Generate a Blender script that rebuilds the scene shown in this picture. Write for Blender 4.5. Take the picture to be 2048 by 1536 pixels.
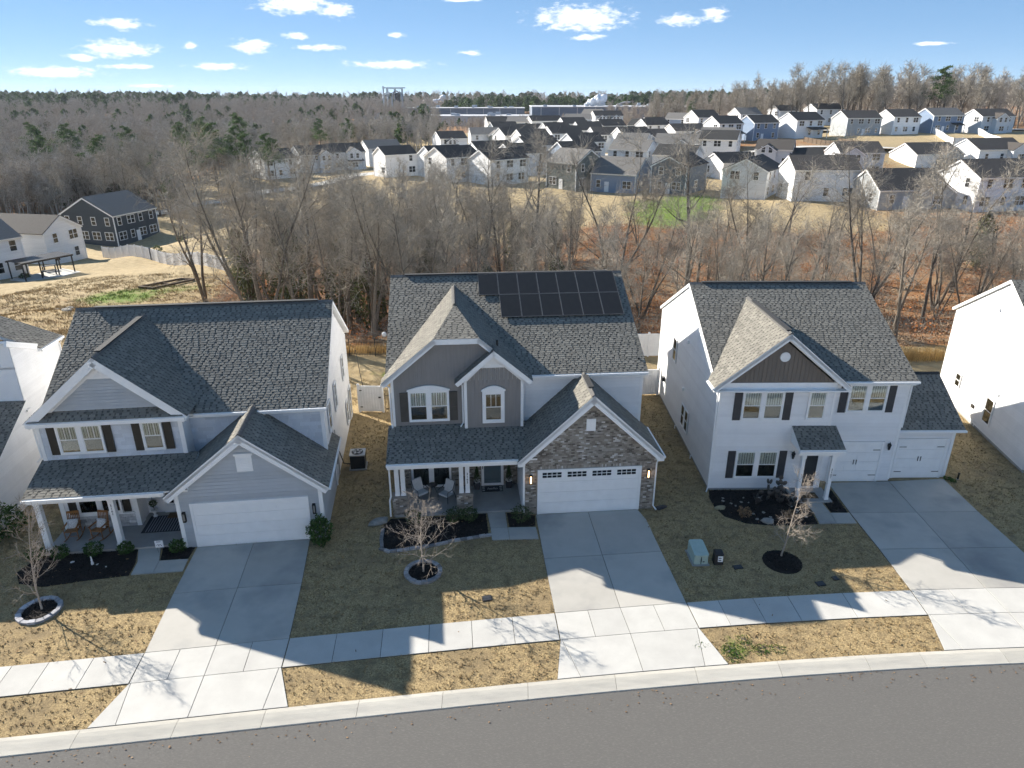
import bpy, math, random
import numpy as np
from mathutils import Vector, Matrix
R = math.radians
rnd = random.Random(7)
for o in list(bpy.data.objects): bpy.data.objects.remove(o)
scene = bpy.context.scene
col = scene.collection
# ------------------------------------------------------------------ camera
CAM_H = 18.6
PITCH = math.atan((768 - 190) / 1400.0)
cd = bpy.data.cameras.new('camera'); cam = bpy.data.objects.new('camera', cd); col.objects.link(cam)
cam.location = (0, 0, CAM_H); cam.rotation_euler = (math.pi / 2 - PITCH, 0, 0)
cd.sensor_width = 36; cd.lens = 1400 / 2048 * 36; cd.clip_end = 6000; cd.clip_start = 0.5
scene.camera = cam
cy = scene.cycles; cy.max_bounces = 5; cy.diffuse_bounces = 3; cy.glossy_bounces = 2; cy.transmission_bounces = 2; cy.transparent_max_bounces = 8; cy.use_adaptive_sampling = True; cy.adaptive_threshold = 0.025
# ------------------------------------------------------------------ sky, sun, exposure
SUN_AZ = math.atan2(-0.826, 0.564)      # direction to the sun measured from +Y towards +X
SUN_EL = R(27)
world = bpy.data.worlds.new('World'); scene.world = world; world.use_nodes = True
wt = world.node_tree; wt.nodes.clear()
world.cycles.sampling_method = 'MANUAL'; world.cycles.sample_map_resolution = 256
def wn(t, **k):
    n = wt.nodes.new(t)
    for a, b in k.items(): setattr(n, a, b)
    return n
wo = wn('ShaderNodeOutputWorld'); bg = wn('ShaderNodeBackground'); sky = wn('ShaderNodeTexSky')
sky.sky_type = 'NISHITA'; sky.sun_disc = False; sky.sun_elevation = SUN_EL; sky.sun_rotation = SUN_AZ
sky.altitude = 400; sky.air_density = 0.3; sky.dust_density = 0.0; sky.ozone_density = 3.2
bg.inputs['Strength'].default_value = 0.14
tc = wn('ShaderNodeTexCoord'); sp = wn('ShaderNodeSeparateXYZ'); wt.links.new(tc.outputs['Generated'], sp.inputs[0])
def wm(op, a, b=None, c=None):
    n = wn('ShaderNodeMath', operation=op)
    for i, v in enumerate((a, b, c)):
        if v is None: continue
        if isinstance(v, (int, float)): n.inputs[i].default_value = v
        else: wt.links.new(v, n.inputs[i])
    return n.outputs[0]
az = wm('ARCTAN2', sp.outputs[0], sp.outputs[1]); el = wm('ARCSINE', sp.outputs[2])
cmb = wn('ShaderNodeCombineXYZ'); wt.links.new(az, cmb.inputs[0]); wt.links.new(el, cmb.inputs[1])
CLOUDS = [(-0.471,0.049,0.043,0.009),(-0.540,0.024,0.050,0.006),(-0.508,0.039,0.017,0.004),(-0.464,0.031,0.031,0.003),(-0.463,0.075,0.031,0.006),(-0.366,0.032,0.035,0.004),(-0.323,0.055,0.027,0.008),(-0.243,0.055,0.031,0.004),(-0.271,0.067,0.018,0.004),(-0.393,0.054,0.009,0.004),(-0.157,0.036,0.061,0.005),(-0.267,0.102,0.051,0.011),(-0.220,0.097,0.022,0.008),(-0.146,0.070,0.013,0.003),(-0.051,0.050,0.016,0.003),(0.086,0.090,0.066,0.015),(0.211,0.086,0.025,0.007),(0.252,0.091,0.018,0.008),(0.097,0.068,0.025,0.004),(0.493,0.054,0.023,0.002),(-0.065,0.110,0.028,0.002),(0.418,0.008,0.018,0.002),(-0.444,0.010,0.027,0.002)]
prev = None
for (a_, e_, rx, ry) in CLOUDS:
    rx *= 1.15; ry *= 1.3
    n = wn('ShaderNodeVectorMath', operation='MULTIPLY_ADD'); wt.links.new(cmb.outputs[0], n.inputs[0])
    n.inputs[1].default_value = (1 / rx, 1 / ry, 0); n.inputs[2].default_value = (-a_ / rx, -e_ / ry, 0)
    l = wn('ShaderNodeVectorMath', operation='LENGTH'); wt.links.new(n.outputs[0], l.inputs[0])
    prev = l.outputs['Value'] if prev is None else wm('MINIMUM', prev, l.outputs['Value'])
big = wn('ShaderNodeTexNoise'); big.inputs['Scale'].default_value = 9; big.inputs['Detail'].default_value = 1; bm = wn('ShaderNodeVectorMath', operation='MULTIPLY'); wt.links.new(cmb.outputs[0], bm.inputs[0]); bm.inputs[1].default_value = (1, 3, 1); wt.links.new(bm.outputs[0], big.inputs['Vector'])
rest = wm('MULTIPLY_ADD', big.outputs['Fac'], -9.0, 6.9)          # under 1 only in the peaks of the noise
up = wn('ShaderNodeMapRange'); wt.links.new(el, up.inputs[0]); up.inputs[1].default_value = .13; up.inputs[2].default_value = .2; up.inputs[3].default_value = 4; up.inputs[4].default_value = 0
prev = wm('MINIMUM', prev, wm('ADD', rest, up.outputs[0]))
mp = wn('ShaderNodeVectorMath', operation='MULTIPLY'); wt.links.new(cmb.outputs[0], mp.inputs[0]); mp.inputs[1].default_value = (1, 2.6, 1)
nz = wn('ShaderNodeTexNoise'); nz.inputs['Scale'].default_value = 62; nz.inputs['Detail'].default_value = 8; nz.inputs['Roughness'].default_value = .62
wt.links.new(mp.outputs[0], nz.inputs['Vector'])
den = wm('MULTIPLY_ADD', nz.outputs['Fac'], 2.1, -0.92)
den = wm('SUBTRACT', den, prev); den = wm('ADD', den, 0.82)
mr = wn('ShaderNodeMapRange', interpolation_type='SMOOTHSTEP'); wt.links.new(den, mr.inputs[0])
mr.inputs[1].default_value = 0.0; mr.inputs[2].default_value = 0.62; mr.inputs[4].default_value = 0.95
core = wn('ShaderNodeMapRange'); wt.links.new(den, core.inputs[0]); core.inputs[1].default_value = .2; core.inputs[2].default_value = 1.1
ccol = wn('ShaderNodeMix', data_type='RGBA'); wt.links.new(core.outputs[0], ccol.inputs[0])
ccol.inputs[6].default_value = (2.1, 2.35, 2.7, 1); ccol.inputs[7].default_value = (3.0, 3.0, 3.05, 1)
skm = wn('ShaderNodeMix', data_type='RGBA'); wt.links.new(mr.outputs[0], skm.inputs[0])
hs = wn('ShaderNodeHueSaturation'); hs.inputs['Saturation'].default_value = 1.65; gm = wn('ShaderNodeGamma'); gm.inputs[1].default_value = 0.38; wt.links.new(sky.outputs[0], gm.inputs[0]); wt.links.new(gm.outputs[0], hs.inputs['Color'])
wt.links.new(hs.outputs[0], skm.inputs[6]); wt.links.new(ccol.outputs[2], skm.inputs[7])
wt.links.new(skm.outputs[2], bg.inputs['Color']); wt.links.new(bg.outputs[0], wo.inputs[0])
sd = bpy.data.lights.new('sun', 'SUN'); sun = bpy.data.objects.new('sun', sd); col.objects.link(sun)
sd.energy = 3.3; sd.angle = R(0.53); sd.color = (1.0, 0.935, 0.835)
sun.rotation_euler = Vector((-0.826 * math.cos(SUN_EL), 0.564 * math.cos(SUN_EL), math.sin(SUN_EL))).to_track_quat('Z', 'Y').to_euler()
vs = scene.view_settings; vs.view_transform = 'Standard'; vs.look = 'None'; vs.gamma = 1; vs.use_curve_mapping = False
vs.exposure = 1.78
# ------------------------------------------------------------------ helpers
def tag(o, label=None, cat=None, group=None, kind=None):
    if label: o['label'] = label
    if cat: o['category'] = cat
    if group: o['group'] = group
    if kind: o['kind'] = kind
    return o
def empty(name, loc=(0, 0, 0), yaw=0, label=None, cat=None, group=None, kind=None):
    o = bpy.data.objects.new(name, None); col.objects.link(o); o.empty_display_size = .3
    o.location = loc; o.rotation_euler = (0, 0, R(yaw)); return tag(o, label, cat, group, kind)
def link(name, me, parent=None, kind=None):
    o = bpy.data.objects.new(name, me); col.objects.link(o)
    if parent: o.parent = parent
    if kind: o['kind'] = kind
    return o
def clip(poly, a, b, c):
    out = []; n = len(poly)
    for i in range(n):
        p, q = poly[i], poly[(i + 1) % n]
        dp = a * p[0] + b * p[1] - c; dq = a * q[0] + b * q[1] - c
        if dp <= 1e-9: out.append(p)
        if (dp < -1e-9 and dq > 1e-9) or (dp > 1e-9 and dq < -1e-9):
            t = dp / (dp - dq); out.append((p[0] + t * (q[0] - p[0]), p[1] + t * (q[1] - p[1])))
    return out
def band(poly, v0, v1): return clip(clip(poly, 0, 1, v1), 0, -1, -v0)
def strip(poly, u0, u1): return clip(clip(poly, 1, 0, u1), -1, 0, -u0)
class Pl:                               # a plane with its own axes: u along, v up, h outwards
    def __init__(s, o, U, V):
        s.o = Vector(o); s.U = Vector(U).normalized(); s.V = Vector(V).normalized(); s.N = s.U.cross(s.V)
    def __call__(s, u, v, h=0): return tuple(s.o + s.U * u + s.V * v + s.N * h)
    def uv(s, p):
        d = Vector(p) - s.o; return (d.dot(s.U), d.dot(s.V))
def front(y): return Pl((0, y, 0), (1, 0, 0), (0, 0, 1))
def leftw(x): return Pl((x, 0, 0), (0, -1, 0), (0, 0, 1))
def rightw(x): return Pl((x, 0, 0), (0, 1, 0), (0, 0, 1))
class MB:
    def __init__(s): s.v = []; s.f = []; s.t = []
    def poly(s, pts, t=0.5):
        n = len(s.v); s.v.extend(pts); s.f.append(tuple(range(n, n + len(pts)))); s.t.append(t)
    def hexa(s, p, t=.5):               # 8 points: bottom ring 0-3, top ring 4-7
        n = len(s.v); s.v.extend(p)
        for f in ((3, 2, 1, 0), (4, 5, 6, 7), (0, 1, 5, 4), (1, 2, 6, 5), (2, 3, 7, 6), (3, 0, 4, 7)):
            s.f.append(tuple(n + i for i in f)); s.t.append(t)
        return s
    def box(s, x0, x1, y0, y1, z0, z1, t=.5):
        return s.hexa([(x0, y0, z0), (x1, y0, z0), (x1, y1, z0), (x0, y1, z0), (x0, y0, z1), (x1, y0, z1), (x1, y1, z1), (x0, y1, z1)], t)
    def obox(s, P, u0, u1, v0, v1, h0, h1, t=.5):
        return s.hexa([P(u0, v0, h0), P(u1, v0, h0), P(u1, v1, h0), P(u0, v1, h0), P(u0, v0, h1), P(u1, v0, h1), P(u1, v1, h1), P(u0, v1, h1)], t)
    def prism(s, P, poly, h0, h1, t=.5):
        n = len(s.v); m = len(poly)
        s.v.extend(P(u, v, h0) for u, v in poly); s.v.extend(P(u, v, h1) for u, v in poly)
        s.f.append(tuple(n + i for i in range(m - 1, -1, -1))); s.f.append(tuple(n + m + i for i in range(m)))
        for i in range(m): j = (i + 1) % m; s.f.append((n + i, n + j, n + m + j, n + m + i))
        s.t.extend([t] * (m + 2)); return s
    def beam(s, a, b, w, h, up=(0, 0, 1), t=.5):
        a = Vector(a); b = Vector(b); d = (b - a).normalized(); sd_ = d.cross(Vector(up)).normalized(); u = sd_.cross(d)
        p = []
        for e in (a, b):
            for i, j in ((-1, -1), (1, -1), (1, 1), (-1, 1)): p.append(tuple(e + sd_ * (i * w / 2) + u * (j * h / 2)))
        return s.hexa(p, t)
    def tube(s, pts, rad, n=6, t=.5, cap=True):
        pts = [Vector(p) for p in pts]; base = len(s.v); m = len(pts)
        if not hasattr(rad, '__len__'): rad = [rad] * m
        ref = Vector((.31, .17, .93))
        for i, p in enumerate(pts):
            d = (pts[min(i + 1, m - 1)] - pts[max(i - 1, 0)]).normalized()
            a = d.cross(ref)
            if a.length < .05: a = d.cross(Vector((1, 0, 0)))
            a.normalize(); b = d.cross(a)
            for k in range(n):
                th = 2 * math.pi * k / n; s.v.append(tuple(p + (a * math.cos(th) + b * math.sin(th)) * rad[i]))
        for i in range(m - 1):
            for k in range(n):
                k2 = (k + 1) % n; q = base + i * n
                s.f.append((q + k, q + k2, q + n + k2, q + n + k)); s.t.append(t)
        if cap:
            s.f.append(tuple(base + k for k in range(n - 1, -1, -1))); s.f.append(tuple(base + (m - 1) * n + k for k in range(n))); s.t.extend([t, t])
        return s
    def lathe(s, c, prof, n=16, t=.5):
        base = len(s.v)
        for r, z in prof:
            for k in range(n):
                th = 2 * math.pi * k / n; s.v.append((c[0] + r * math.cos(th), c[1] + r * math.sin(th), c[2] + z))
        for i in range(len(prof) - 1):
            for k in range(n):
                k2 = (k + 1) % n; q = base + i * n; s.f.append((q + k, q + k2, q + n + k2, q + n + k)); s.t.append(t)
        s.f.append(tuple(base + k for k in range(n - 1, -1, -1))); s.f.append(tuple(base + (len(prof) - 1) * n + k for k in range(n))); s.t.extend([t, t]); return s
    def mesh(s, name, m, smooth=False):
        me = bpy.data.meshes.new(name); me.from_pydata(s.v, [], s.f)
        at = me.attributes.new('tint', 'FLOAT', 'FACE'); at.data.foreach_set('value', s.t)
        if m: me.materials.append(m)
        if smooth: me.polygons.foreach_set('use_smooth', [True] * len(s.f))
        me.update(); return me
    def build(s, name, m, parent=None, smooth=False, kind=None):
        return link(name, s.mesh(name, m, smooth), parent, kind)
def np_mesh(name, verts, faces, m, tint=None, smooth=False):
    """verts (n,3), faces (m,k) as numpy arrays"""
    me = bpy.data.meshes.new(name); k = faces.shape[1]
    me.vertices.add(len(verts)); me.vertices.foreach_set('co', np.asarray(verts, np.float32).ravel())
    me.loops.add(faces.size); me.loops.foreach_set('vertex_index', np.asarray(faces, np.int32).ravel())
    me.polygons.add(len(faces)); me.polygons.foreach_set('loop_start', np.arange(0, faces.size, k, dtype=np.int32))
    me.polygons.foreach_set('loop_total', np.full(len(faces), k, np.int32))
    if tint is not None: me.attributes.new('tint', 'FLOAT', 'FACE').data.foreach_set('value', np.asarray(tint, np.float32))
    if m: me.materials.append(m)
    me.update(calc_edges=True); me.validate(); return me
# ------------------------------------------------------------------ materials
def mat(name, c1, c2=None, scale=3, rough=.7, bump=0, bscale=40, tint=None, metal=0, detail=6, coord='Object', stretch=None, c3=None, spec=.4, lo=.35, hi=.65, tr=(.6, 1.4)):
    m = bpy.data.materials.new(name); m.use_nodes = True; nt = m.node_tree; p = nt.nodes['Principled BSDF']
    p.inputs['Roughness'].default_value = rough; p.inputs['Metallic'].default_value = metal
    p.inputs['Specular IOR Level'].default_value = spec
    if c2 is None: c2 = tuple(x * .86 for x in c1)
    if coord == 'World': vec = nt.nodes.new('ShaderNodeNewGeometry').outputs['Position']
    else: vec = nt.nodes.new('ShaderNodeTexCoord').outputs['Object']
    if stretch:
        mm = nt.nodes.new('ShaderNodeVectorMath'); mm.operation = 'MULTIPLY'; mm.inputs[1].default_value = stretch
        nt.links.new(vec, mm.inputs[0]); vec = mm.outputs[0]
    def noise(sc, det):
        n = nt.nodes.new('ShaderNodeTexNoise'); n.inputs['Scale'].default_value = sc; n.inputs['Detail'].default_value = det
        n.inputs['Roughness'].default_value = .6; nt.links.new(vec, n.inputs['Vector']); return n
    def ramp(src, a, b):
        r = nt.nodes.new('ShaderNodeMapRange'); r.inputs[1].default_value = a; r.inputs[2].default_value = b
        nt.links.new(src, r.inputs[0]); return r.outputs[0]
    def mix(f, a, b, bl='MIX'):
        x = nt.nodes.new('ShaderNodeMix'); x.data_type = 'RGBA'; x.blend_type = bl
        if isinstance(f, float): x.inputs[0].default_value = f
        else: nt.links.new(f, x.inputs[0])
        for i, v in ((6, a), (7, b)):
            if isinstance(v, tuple): x.inputs[i].default_value = (*v, 1)
            else: nt.links.new(v, x.inputs[i])
        return x.outputs[2]
    c = mix(ramp(noise(scale, detail).outputs['Fac'], lo, hi), c1, c2)
    if c3: c = mix(ramp(noise(scale * .23 + .07, 4).outputs['Fac'], .5, .68), c, c3)
    if tint is not None:
        at = nt.nodes.new('ShaderNodeAttribute'); at.attribute_name = 'tint'
        if tint == 'mul':
            g = nt.nodes.new('ShaderNodeMapRange'); g.inputs[3].default_value = tr[0]; g.inputs[4].default_value = tr[1]; nt.links.new(at.outputs['Fac'], g.inputs[0])
            cc = nt.nodes.new('ShaderNodeCombineColor')
            for i in range(3): nt.links.new(g.outputs[0], cc.inputs[i])
            c = mix(1.0, c, cc.outputs[0], 'MULTIPLY')
        else:
            rp = nt.nodes.new('ShaderNodeValToRGB'); rp.color_ramp.interpolation = 'LINEAR'
            els = rp.color_ramp.elements
            while len(els) < len(tint): els.new(.5)
            for i, (pos, cl) in enumerate(tint): els[i].position = pos; els[i].color = (*cl, 1)
            nt.links.new(at.outputs['Fac'], rp.inputs[0]); c = mix(.15, rp.outputs[0], c)
    nt.links.new(c, p.inputs['Base Color'])
    if bump:
        b = nt.nodes.new('ShaderNodeBump'); b.inputs['Strength'].default_value = bump; b.inputs['Distance'].default_value = .02
        nt.links.new(noise(bscale, 5).outputs['Fac'], b.inputs['Height']); nt.links.new(b.outputs[0], p.inputs['Normal'])
    return m
M = {}
M['white'] = mat('white_trim', (.88, .88, .87), (.83, .83, .82), 2, .5)
M['vinyl'] = mat('white_vinyl_siding', (.88, .88, .88), (.83, .83, .83), 1.3, .45, tint='mul', tr=(.96, 1.04))
M['fence_white'] = mat('white_vinyl_fence', (.86, .86, .86), (.78, .78, .78), 2, .4)
M['grey_siding'] = mat('grey_lap_siding', (.47, .50, .53), (.43, .46, .49), 1.5, .55, tint='mul', tr=(.94, 1.06))
M['blue_shake'] = mat('pale_blue_grey_shake', (.62, .66, .71), (.56, .60, .66), 2.2, .55, tint='mul', tr=(.9, 1.1))
M['taupe'] = mat('taupe_board', (.262, .25, .242), (.232, .222, .215), 2, .55, stretch=(6, 6, .4))
M['taupe_dk'] = mat('brown_board', (.17, .145, .123), (.145, .124, .105), 2, .55, stretch=(6, 6, .4))
M['shutter_brown'] = mat('dark_bronze_paint', (.038, .033, .026), (.03, .026, .02), 3, .5)
M['shutter_grey'] = mat('charcoal_paint', (.05, .053, .06), (.04, .043, .05), 3, .5)
M['shutter_taupe'] = mat('dark_taupe_paint', (.075, .07, .064), (.062, .058, .052), 3, .5)
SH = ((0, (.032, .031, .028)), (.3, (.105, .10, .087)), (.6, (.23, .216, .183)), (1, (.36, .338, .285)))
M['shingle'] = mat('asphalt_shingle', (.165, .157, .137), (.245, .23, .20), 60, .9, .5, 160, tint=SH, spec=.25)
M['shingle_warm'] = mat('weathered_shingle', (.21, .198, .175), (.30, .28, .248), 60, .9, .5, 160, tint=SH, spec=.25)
M['ridge'] = mat('ridge_vent', (.05, .05, .05), (.035, .035, .035), 20, .85, .4)
M['ridge_cap'] = mat('ridge_cap_shingle', (.17, .165, .155), (.11, .107, .1), 9, .9, .5)
BR = ((0, (.11, .093, .079)), (.3, (.23, .195, .16)), (.6, (.34, .30, .252)), (.85, (.47, .43, .38)), (1, (.68, .65, .61)))
M['brick'] = mat('mottled_tan_brick', (.15, .12, .095), (.30, .27, .23), 14, .85, .5, 90, tint=BR)
M['mortar'] = mat('mortar', (.30, .28, .25), (.25, .235, .21), 10, .95)
M['stone'] = mat('pale_ledge_stone', (.52, .52, .52), (.36, .365, .37), 6, .85, .6, 60, tint='mul')
M['glass_dark'] = None
M['concrete'] = mat('driveway_concrete', (.50, .475, .425), (.44, .417, .372), .9, .85, .35, 120, tint='mul', tr=(.86, 1.07), c3=(.33, .32, .30), coord='World', lo=.3, hi=.7)
M['walk'] = mat('sidewalk_concrete', (.56, .543, .50), (.50, .483, .445), 1.1, .85, .35, 120, tint='mul', tr=(.92, 1.06), coord='World')
M['kerb'] = mat('kerb_concrete', (.56, .525, .45), (.48, .45, .39), 1.5, .85, .3, 90, tint='mul', tr=(.94, 1.05), coord='World', stretch=(.6, 3, 3))
M['porch'] = mat('porch_concrete', (.36, .355, .34), (.31, .305, .29), 2, .8, .2, 90)
M['joint'] = mat('joint_filler', (.07, .065, .055), (.05, .047, .04), 8, .95)
M['asphalt'] = mat('asphalt_road', (.135, .128, .118), (.116, .11, .101), 120, .92, .35, 400, coord='World', c3=(.165, .157, .143), detail=3, stretch=(.35, 1.6, 1))
M['mulch'] = mat('black_mulch', (.012, .010, .009), (.028, .023, .019), 26, .95, 1, 60, coord='World', tint='mul', tr=(.5, 1.8))
M['edge_stone'] = mat('edging_block', (.34, .325, .315), (.24, .225, .22), 9, .9, .5, 60, tint='mul')
M['edge_pale'] = mat('pale_edging_block', (.42, .42, .44), (.30, .30, .32), 9, .9, .5, 60, tint='mul')
M['black'] = mat('black_metal', (.012, .012, .013), (.018, .018, .018), 6, .4, spec=.5)
M['dark_metal'] = mat('dark_grey_metal', (.05, .052, .055), (.04, .042, .045), 6, .45, metal=.4)
M['silver'] = mat('brushed_metal', (.5, .51, .52), (.42, .43, .44), 8, .35, metal=.8)
M['steel'] = mat('galvanised_steel', (.45, .48, .52), (.36, .39, .43), 2, .5, metal=.3)
M['door_grey'] = mat('slate_blue_door', (.20, .235, .27), (.18, .212, .245), 3, .45)
M['door_dark'] = mat('dark_storm_door', (.035, .04, .045), (.03, .034, .038), 3, .3)
M['wood'] = mat('honey_oak', (.34, .155, .05), (.25, .108, .032), 5, .5, stretch=(1, 1, 8))
M['cushion'] = mat('off_white_cushion', (.66, .665, .66), (.58, .585, .58), 7, .9)
M['pattern'] = mat('spotted_cushion', (.74, .74, .74), (.06, .06, .07), 95, .9, lo=.56, hi=.6, detail=1)
M['coir'] = mat('coir_mat', (.14, .085, .04), (.10, .06, .028), 40, .95, .6, 90)
M['rug'] = mat('dark_rug', (.035, .037, .045), (.05, .052, .06), 30, .95)
M['rug_pale'] = mat('pale_rug_stripe', (.26, .27, .30), (.2, .21, .24), 30, .95)
M['xf_green'] = mat('utility_green', (.40, .50, .45), (.35, .45, .40), 3, .5)
M['plastic_dark'] = mat('dark_plastic', (.03, .028, .03), (.022, .02, .022), 6, .5)
M['room_shade'] = mat('room_shade_panel', (.018, .018, .016), (.03, .03, .026), 2, .9)  # near-black colour stands in for the shade of an unlit room
M['curtain'] = mat('pale_curtain', (.70, .74, .72), (.60, .64, .62), 3, .9)
M['curtain_pale'] = mat('pale_blind', (.82, .85, .86), (.74, .78, .79), 3, .9)
M['panel'] = mat('solar_cell', (.016, .015, .014), (.024, .0225, .021), 3, .32, stretch=(1, 1, 1), spec=.35)
M['panel_frame'] = mat('solar_frame', (.25, .24, .23), (.2, .19, .18), 6, .4, metal=.6)
M['bark_pale'] = mat('pale_bark', (.40, .34, .28), (.28, .235, .19), 22, .9, .5, 60, tint='mul', tr=(.8, 1.15))
M['bark'] = mat('grey_brown_bark', (.17, .147, .118), (.10, .086, .07), 7, .92, .5, 40, tint='mul', tr=(.75, 1.3))
M['twig'] = mat('grey_brown_twig', (.40, .362, .30), (.28, .25, .205), 3, .92, tint='mul', tr=(.7, 1.35))
M['twig_far'] = mat('grey_twig', (.46, .42, .365), (.33, .30, .262), .05, .95, tint='mul', tr=(.65, 1.35))
def leafmat(name, a, b, sc=2):
    m = mat(name, a, b, sc, .75, tint='mul', tr=(.55, 1.5), spec=.3)
    nt = m.node_tree; p = nt.nodes['Principled BSDF']; out = nt.nodes['Material Output']
    tr = nt.nodes.new('ShaderNodeBsdfTranslucent'); mx = nt.nodes.new('ShaderNodeMixShader'); mx.inputs[0].default_value = .25
    src = p.inputs['Base Color'].links[0].from_socket; nt.links.new(src, tr.inputs[0])
    nt.links.new(p.outputs[0], mx.inputs[1]); nt.links.new(tr.outputs[0], mx.inputs[2]); nt.links.new(mx.outputs[0], out.inputs[0]); return m
M['leaf'] = leafmat('evergreen_shrub_leaf', (.07, .13, .03), (.04, .08, .02))
M['leaf_dark'] = leafmat('dark_evergreen', (.055, .09, .035), (.09, .115, .045), .5)
M['leaf_cedar'] = leafmat('cedar_foliage', (.11, .125, .05), (.07, .083, .035), .8)
M['leaf_pine'] = leafmat('pine_foliage', (.10, .16, .05), (.065, .105, .038), .3)
M['leaf_rust'] = leafmat('rust_leaf', (.46, .18, .06), (.30, .125, .05), .35)
M['leaf_brown'] = leafmat('dry_brown_leaf', (.30, .19, .105), (.19, .125, .075), .5)
M['straw'] = leafmat('straw_grass', (.55, .38, .16), (.42, .27, .10), 2)
M['grass'] = None
M['steam'] = mat('steam', (.9, .9, .92), (.82, .83, .86), .2, 1, spec=0)
def glass(name, dark, alpha, rough=.03):
    m = bpy.data.materials.new(name); m.use_nodes = True; nt = m.node_tree; nt.nodes.clear()
    o = nt.nodes.new('ShaderNodeOutputMaterial'); t = nt.nodes.new('ShaderNodeBsdfTransparent'); t.inputs[0].default_value = (.93, .96, .95, 1)
    d = nt.nodes.new('ShaderNodeBsdfDiffuse'); d.inputs[0].default_value = (*dark, 1)
    m1 = nt.nodes.new('ShaderNodeMixShader'); m1.inputs[0].default_value = alpha; nt.links.new(t.outputs[0], m1.inputs[1]); nt.links.new(d.outputs[0], m1.inputs[2])
    g = nt.nodes.new('ShaderNodeBsdfGlossy'); g.inputs['Roughness'].default_value = rough; g.inputs[0].default_value = (.9, .93, .95, 1)
    fr = nt.nodes.new('ShaderNodeFresnel'); fr.inputs[0].default_value = 1.62
    m2 = nt.nodes.new('ShaderNodeMixShader'); nt.links.new(fr.outputs[0], m2.inputs[0]); nt.links.new(m1.outputs[0], m2.inputs[1]); nt.links.new(g.outputs[0], m2.inputs[2])
    nt.links.new(m2.outputs[0], o.inputs[0]); return m
M['glass'] = glass('window_glass', (.02, .022, .02), .04)
M['glass_far'] = glass('far_window_glass', (.018, .02, .022), 1.0, .08)
def emit(name, c, s):
    m = bpy.data.materials.new(name); m.use_nodes = True; p = m.node_tree.nodes['Principled BSDF']
    p.inputs['Base Color'].default_value = (*c, 1); p.inputs['Emission Color'].default_value = (*c, 1); p.inputs['Emission Strength'].default_value = s; return m
M['bulb'] = emit('lit_lamp_glass', (1, .62, .3), 2.2)
def ground_mat(name, bump=True):
    """dormant lawn, leaf litter, green and bare patches, chosen by the 'zone' colour of the sheet"""
    m = bpy.data.materials.new(name); m.use_nodes = True; nt = m.node_tree; p = nt.nodes['Principled BSDF']; L = nt.links.new
    p.inputs['Roughness'].default_value = .95; p.inputs['Specular IOR Level'].default_value = .15
    pos = nt.nodes.new('ShaderNodeNewGeometry').outputs['Position']
    at = nt.nodes.new('ShaderNodeAttribute'); at.attribute_name = 'zone'; sx = nt.nodes.new('ShaderNodeSeparateColor'); L(at.outputs['Color'], sx.inputs[0])
    def noise(sc, det=6):
        n = nt.nodes.new('ShaderNodeTexNoise'); n.inputs['Scale'].default_value = sc; n.inputs['Detail'].default_value = det; n.inputs['Roughness'].default_value = .65; L(pos, n.inputs['Vector']); return n.outputs['Fac']
    def ramp(s, a, b):
        r = nt.nodes.new('ShaderNodeMapRange'); r.inputs[1].default_value = a; r.inputs[2].default_value = b; L(s, r.inputs[0]); return r.outputs[0]
    def mix(f, a, b):
        x = nt.nodes.new('ShaderNodeMix'); x.data_type = 'RGBA'; L(f, x.inputs[0])
        for i, v in ((6, a), (7, b)):
            if isinstance(v, tuple): x.inputs[i].default_value = (*v, 1)
            else: L(v, x.inputs[i])
        return x.outputs[2]
    def add(a, b, k=1.0):
        n = nt.nodes.new('ShaderNodeMath'); n.operation = 'MULTIPLY_ADD'; L(b, n.inputs[0]); n.inputs[1].default_value = k; L(a, n.inputs[2]); return n.outputs[0]
    fine = noise(17, 9); mid = noise(2.3, 6); big = noise(.35, 5)
    lawn = mix(ramp(fine, .36, .64), (.20, .147, .078), (.54, .40, .205))
    lawn = mix(ramp(mid, .48, .66), lawn, (.235, .175, .097))
    lawn = mix(ramp(big, .50, .74), lawn, (.225, .17, .098))
    grn = mix(ramp(fine, .35, .65), (.09, .14, .022), (.20, .28, .05))
    lit = mix(ramp(noise(6, 8), .36, .64), (.15, .085, .042), (.40, .19, .08))
    lit = mix(ramp(big, .45, .65), lit, (.33, .25, .16))
    straw = mix(ramp(noise(1.2, 8), .35, .65), (.32, .245, .135), (.46, .36, .21))
    c = mix(ramp(add(sx.outputs[2], noise(.6, 5), .5), .7, .95), lawn, straw)
    c = mix(ramp(add(sx.outputs[0], noise(.5, 6), .6), .75, 1.0), c, lit)
    c = mix(ramp(add(sx.outputs[1], noise(1.4, 6), .9), .85, 1.15), c, grn)
    L(c, p.inputs['Base Color'])
    if bump:
        b = nt.nodes.new('ShaderNodeBump'); b.inputs['Strength'].default_value = .8; b.inputs['Distance'].default_value = .05; L(noise(18, 6), b.inputs['Height']); L(b.outputs[0], p.inputs['Normal'])
    return m
M['ground'] = ground_mat('dormant_ground'); M['blade'] = ground_mat('dormant_grass_blade', False)
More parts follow.
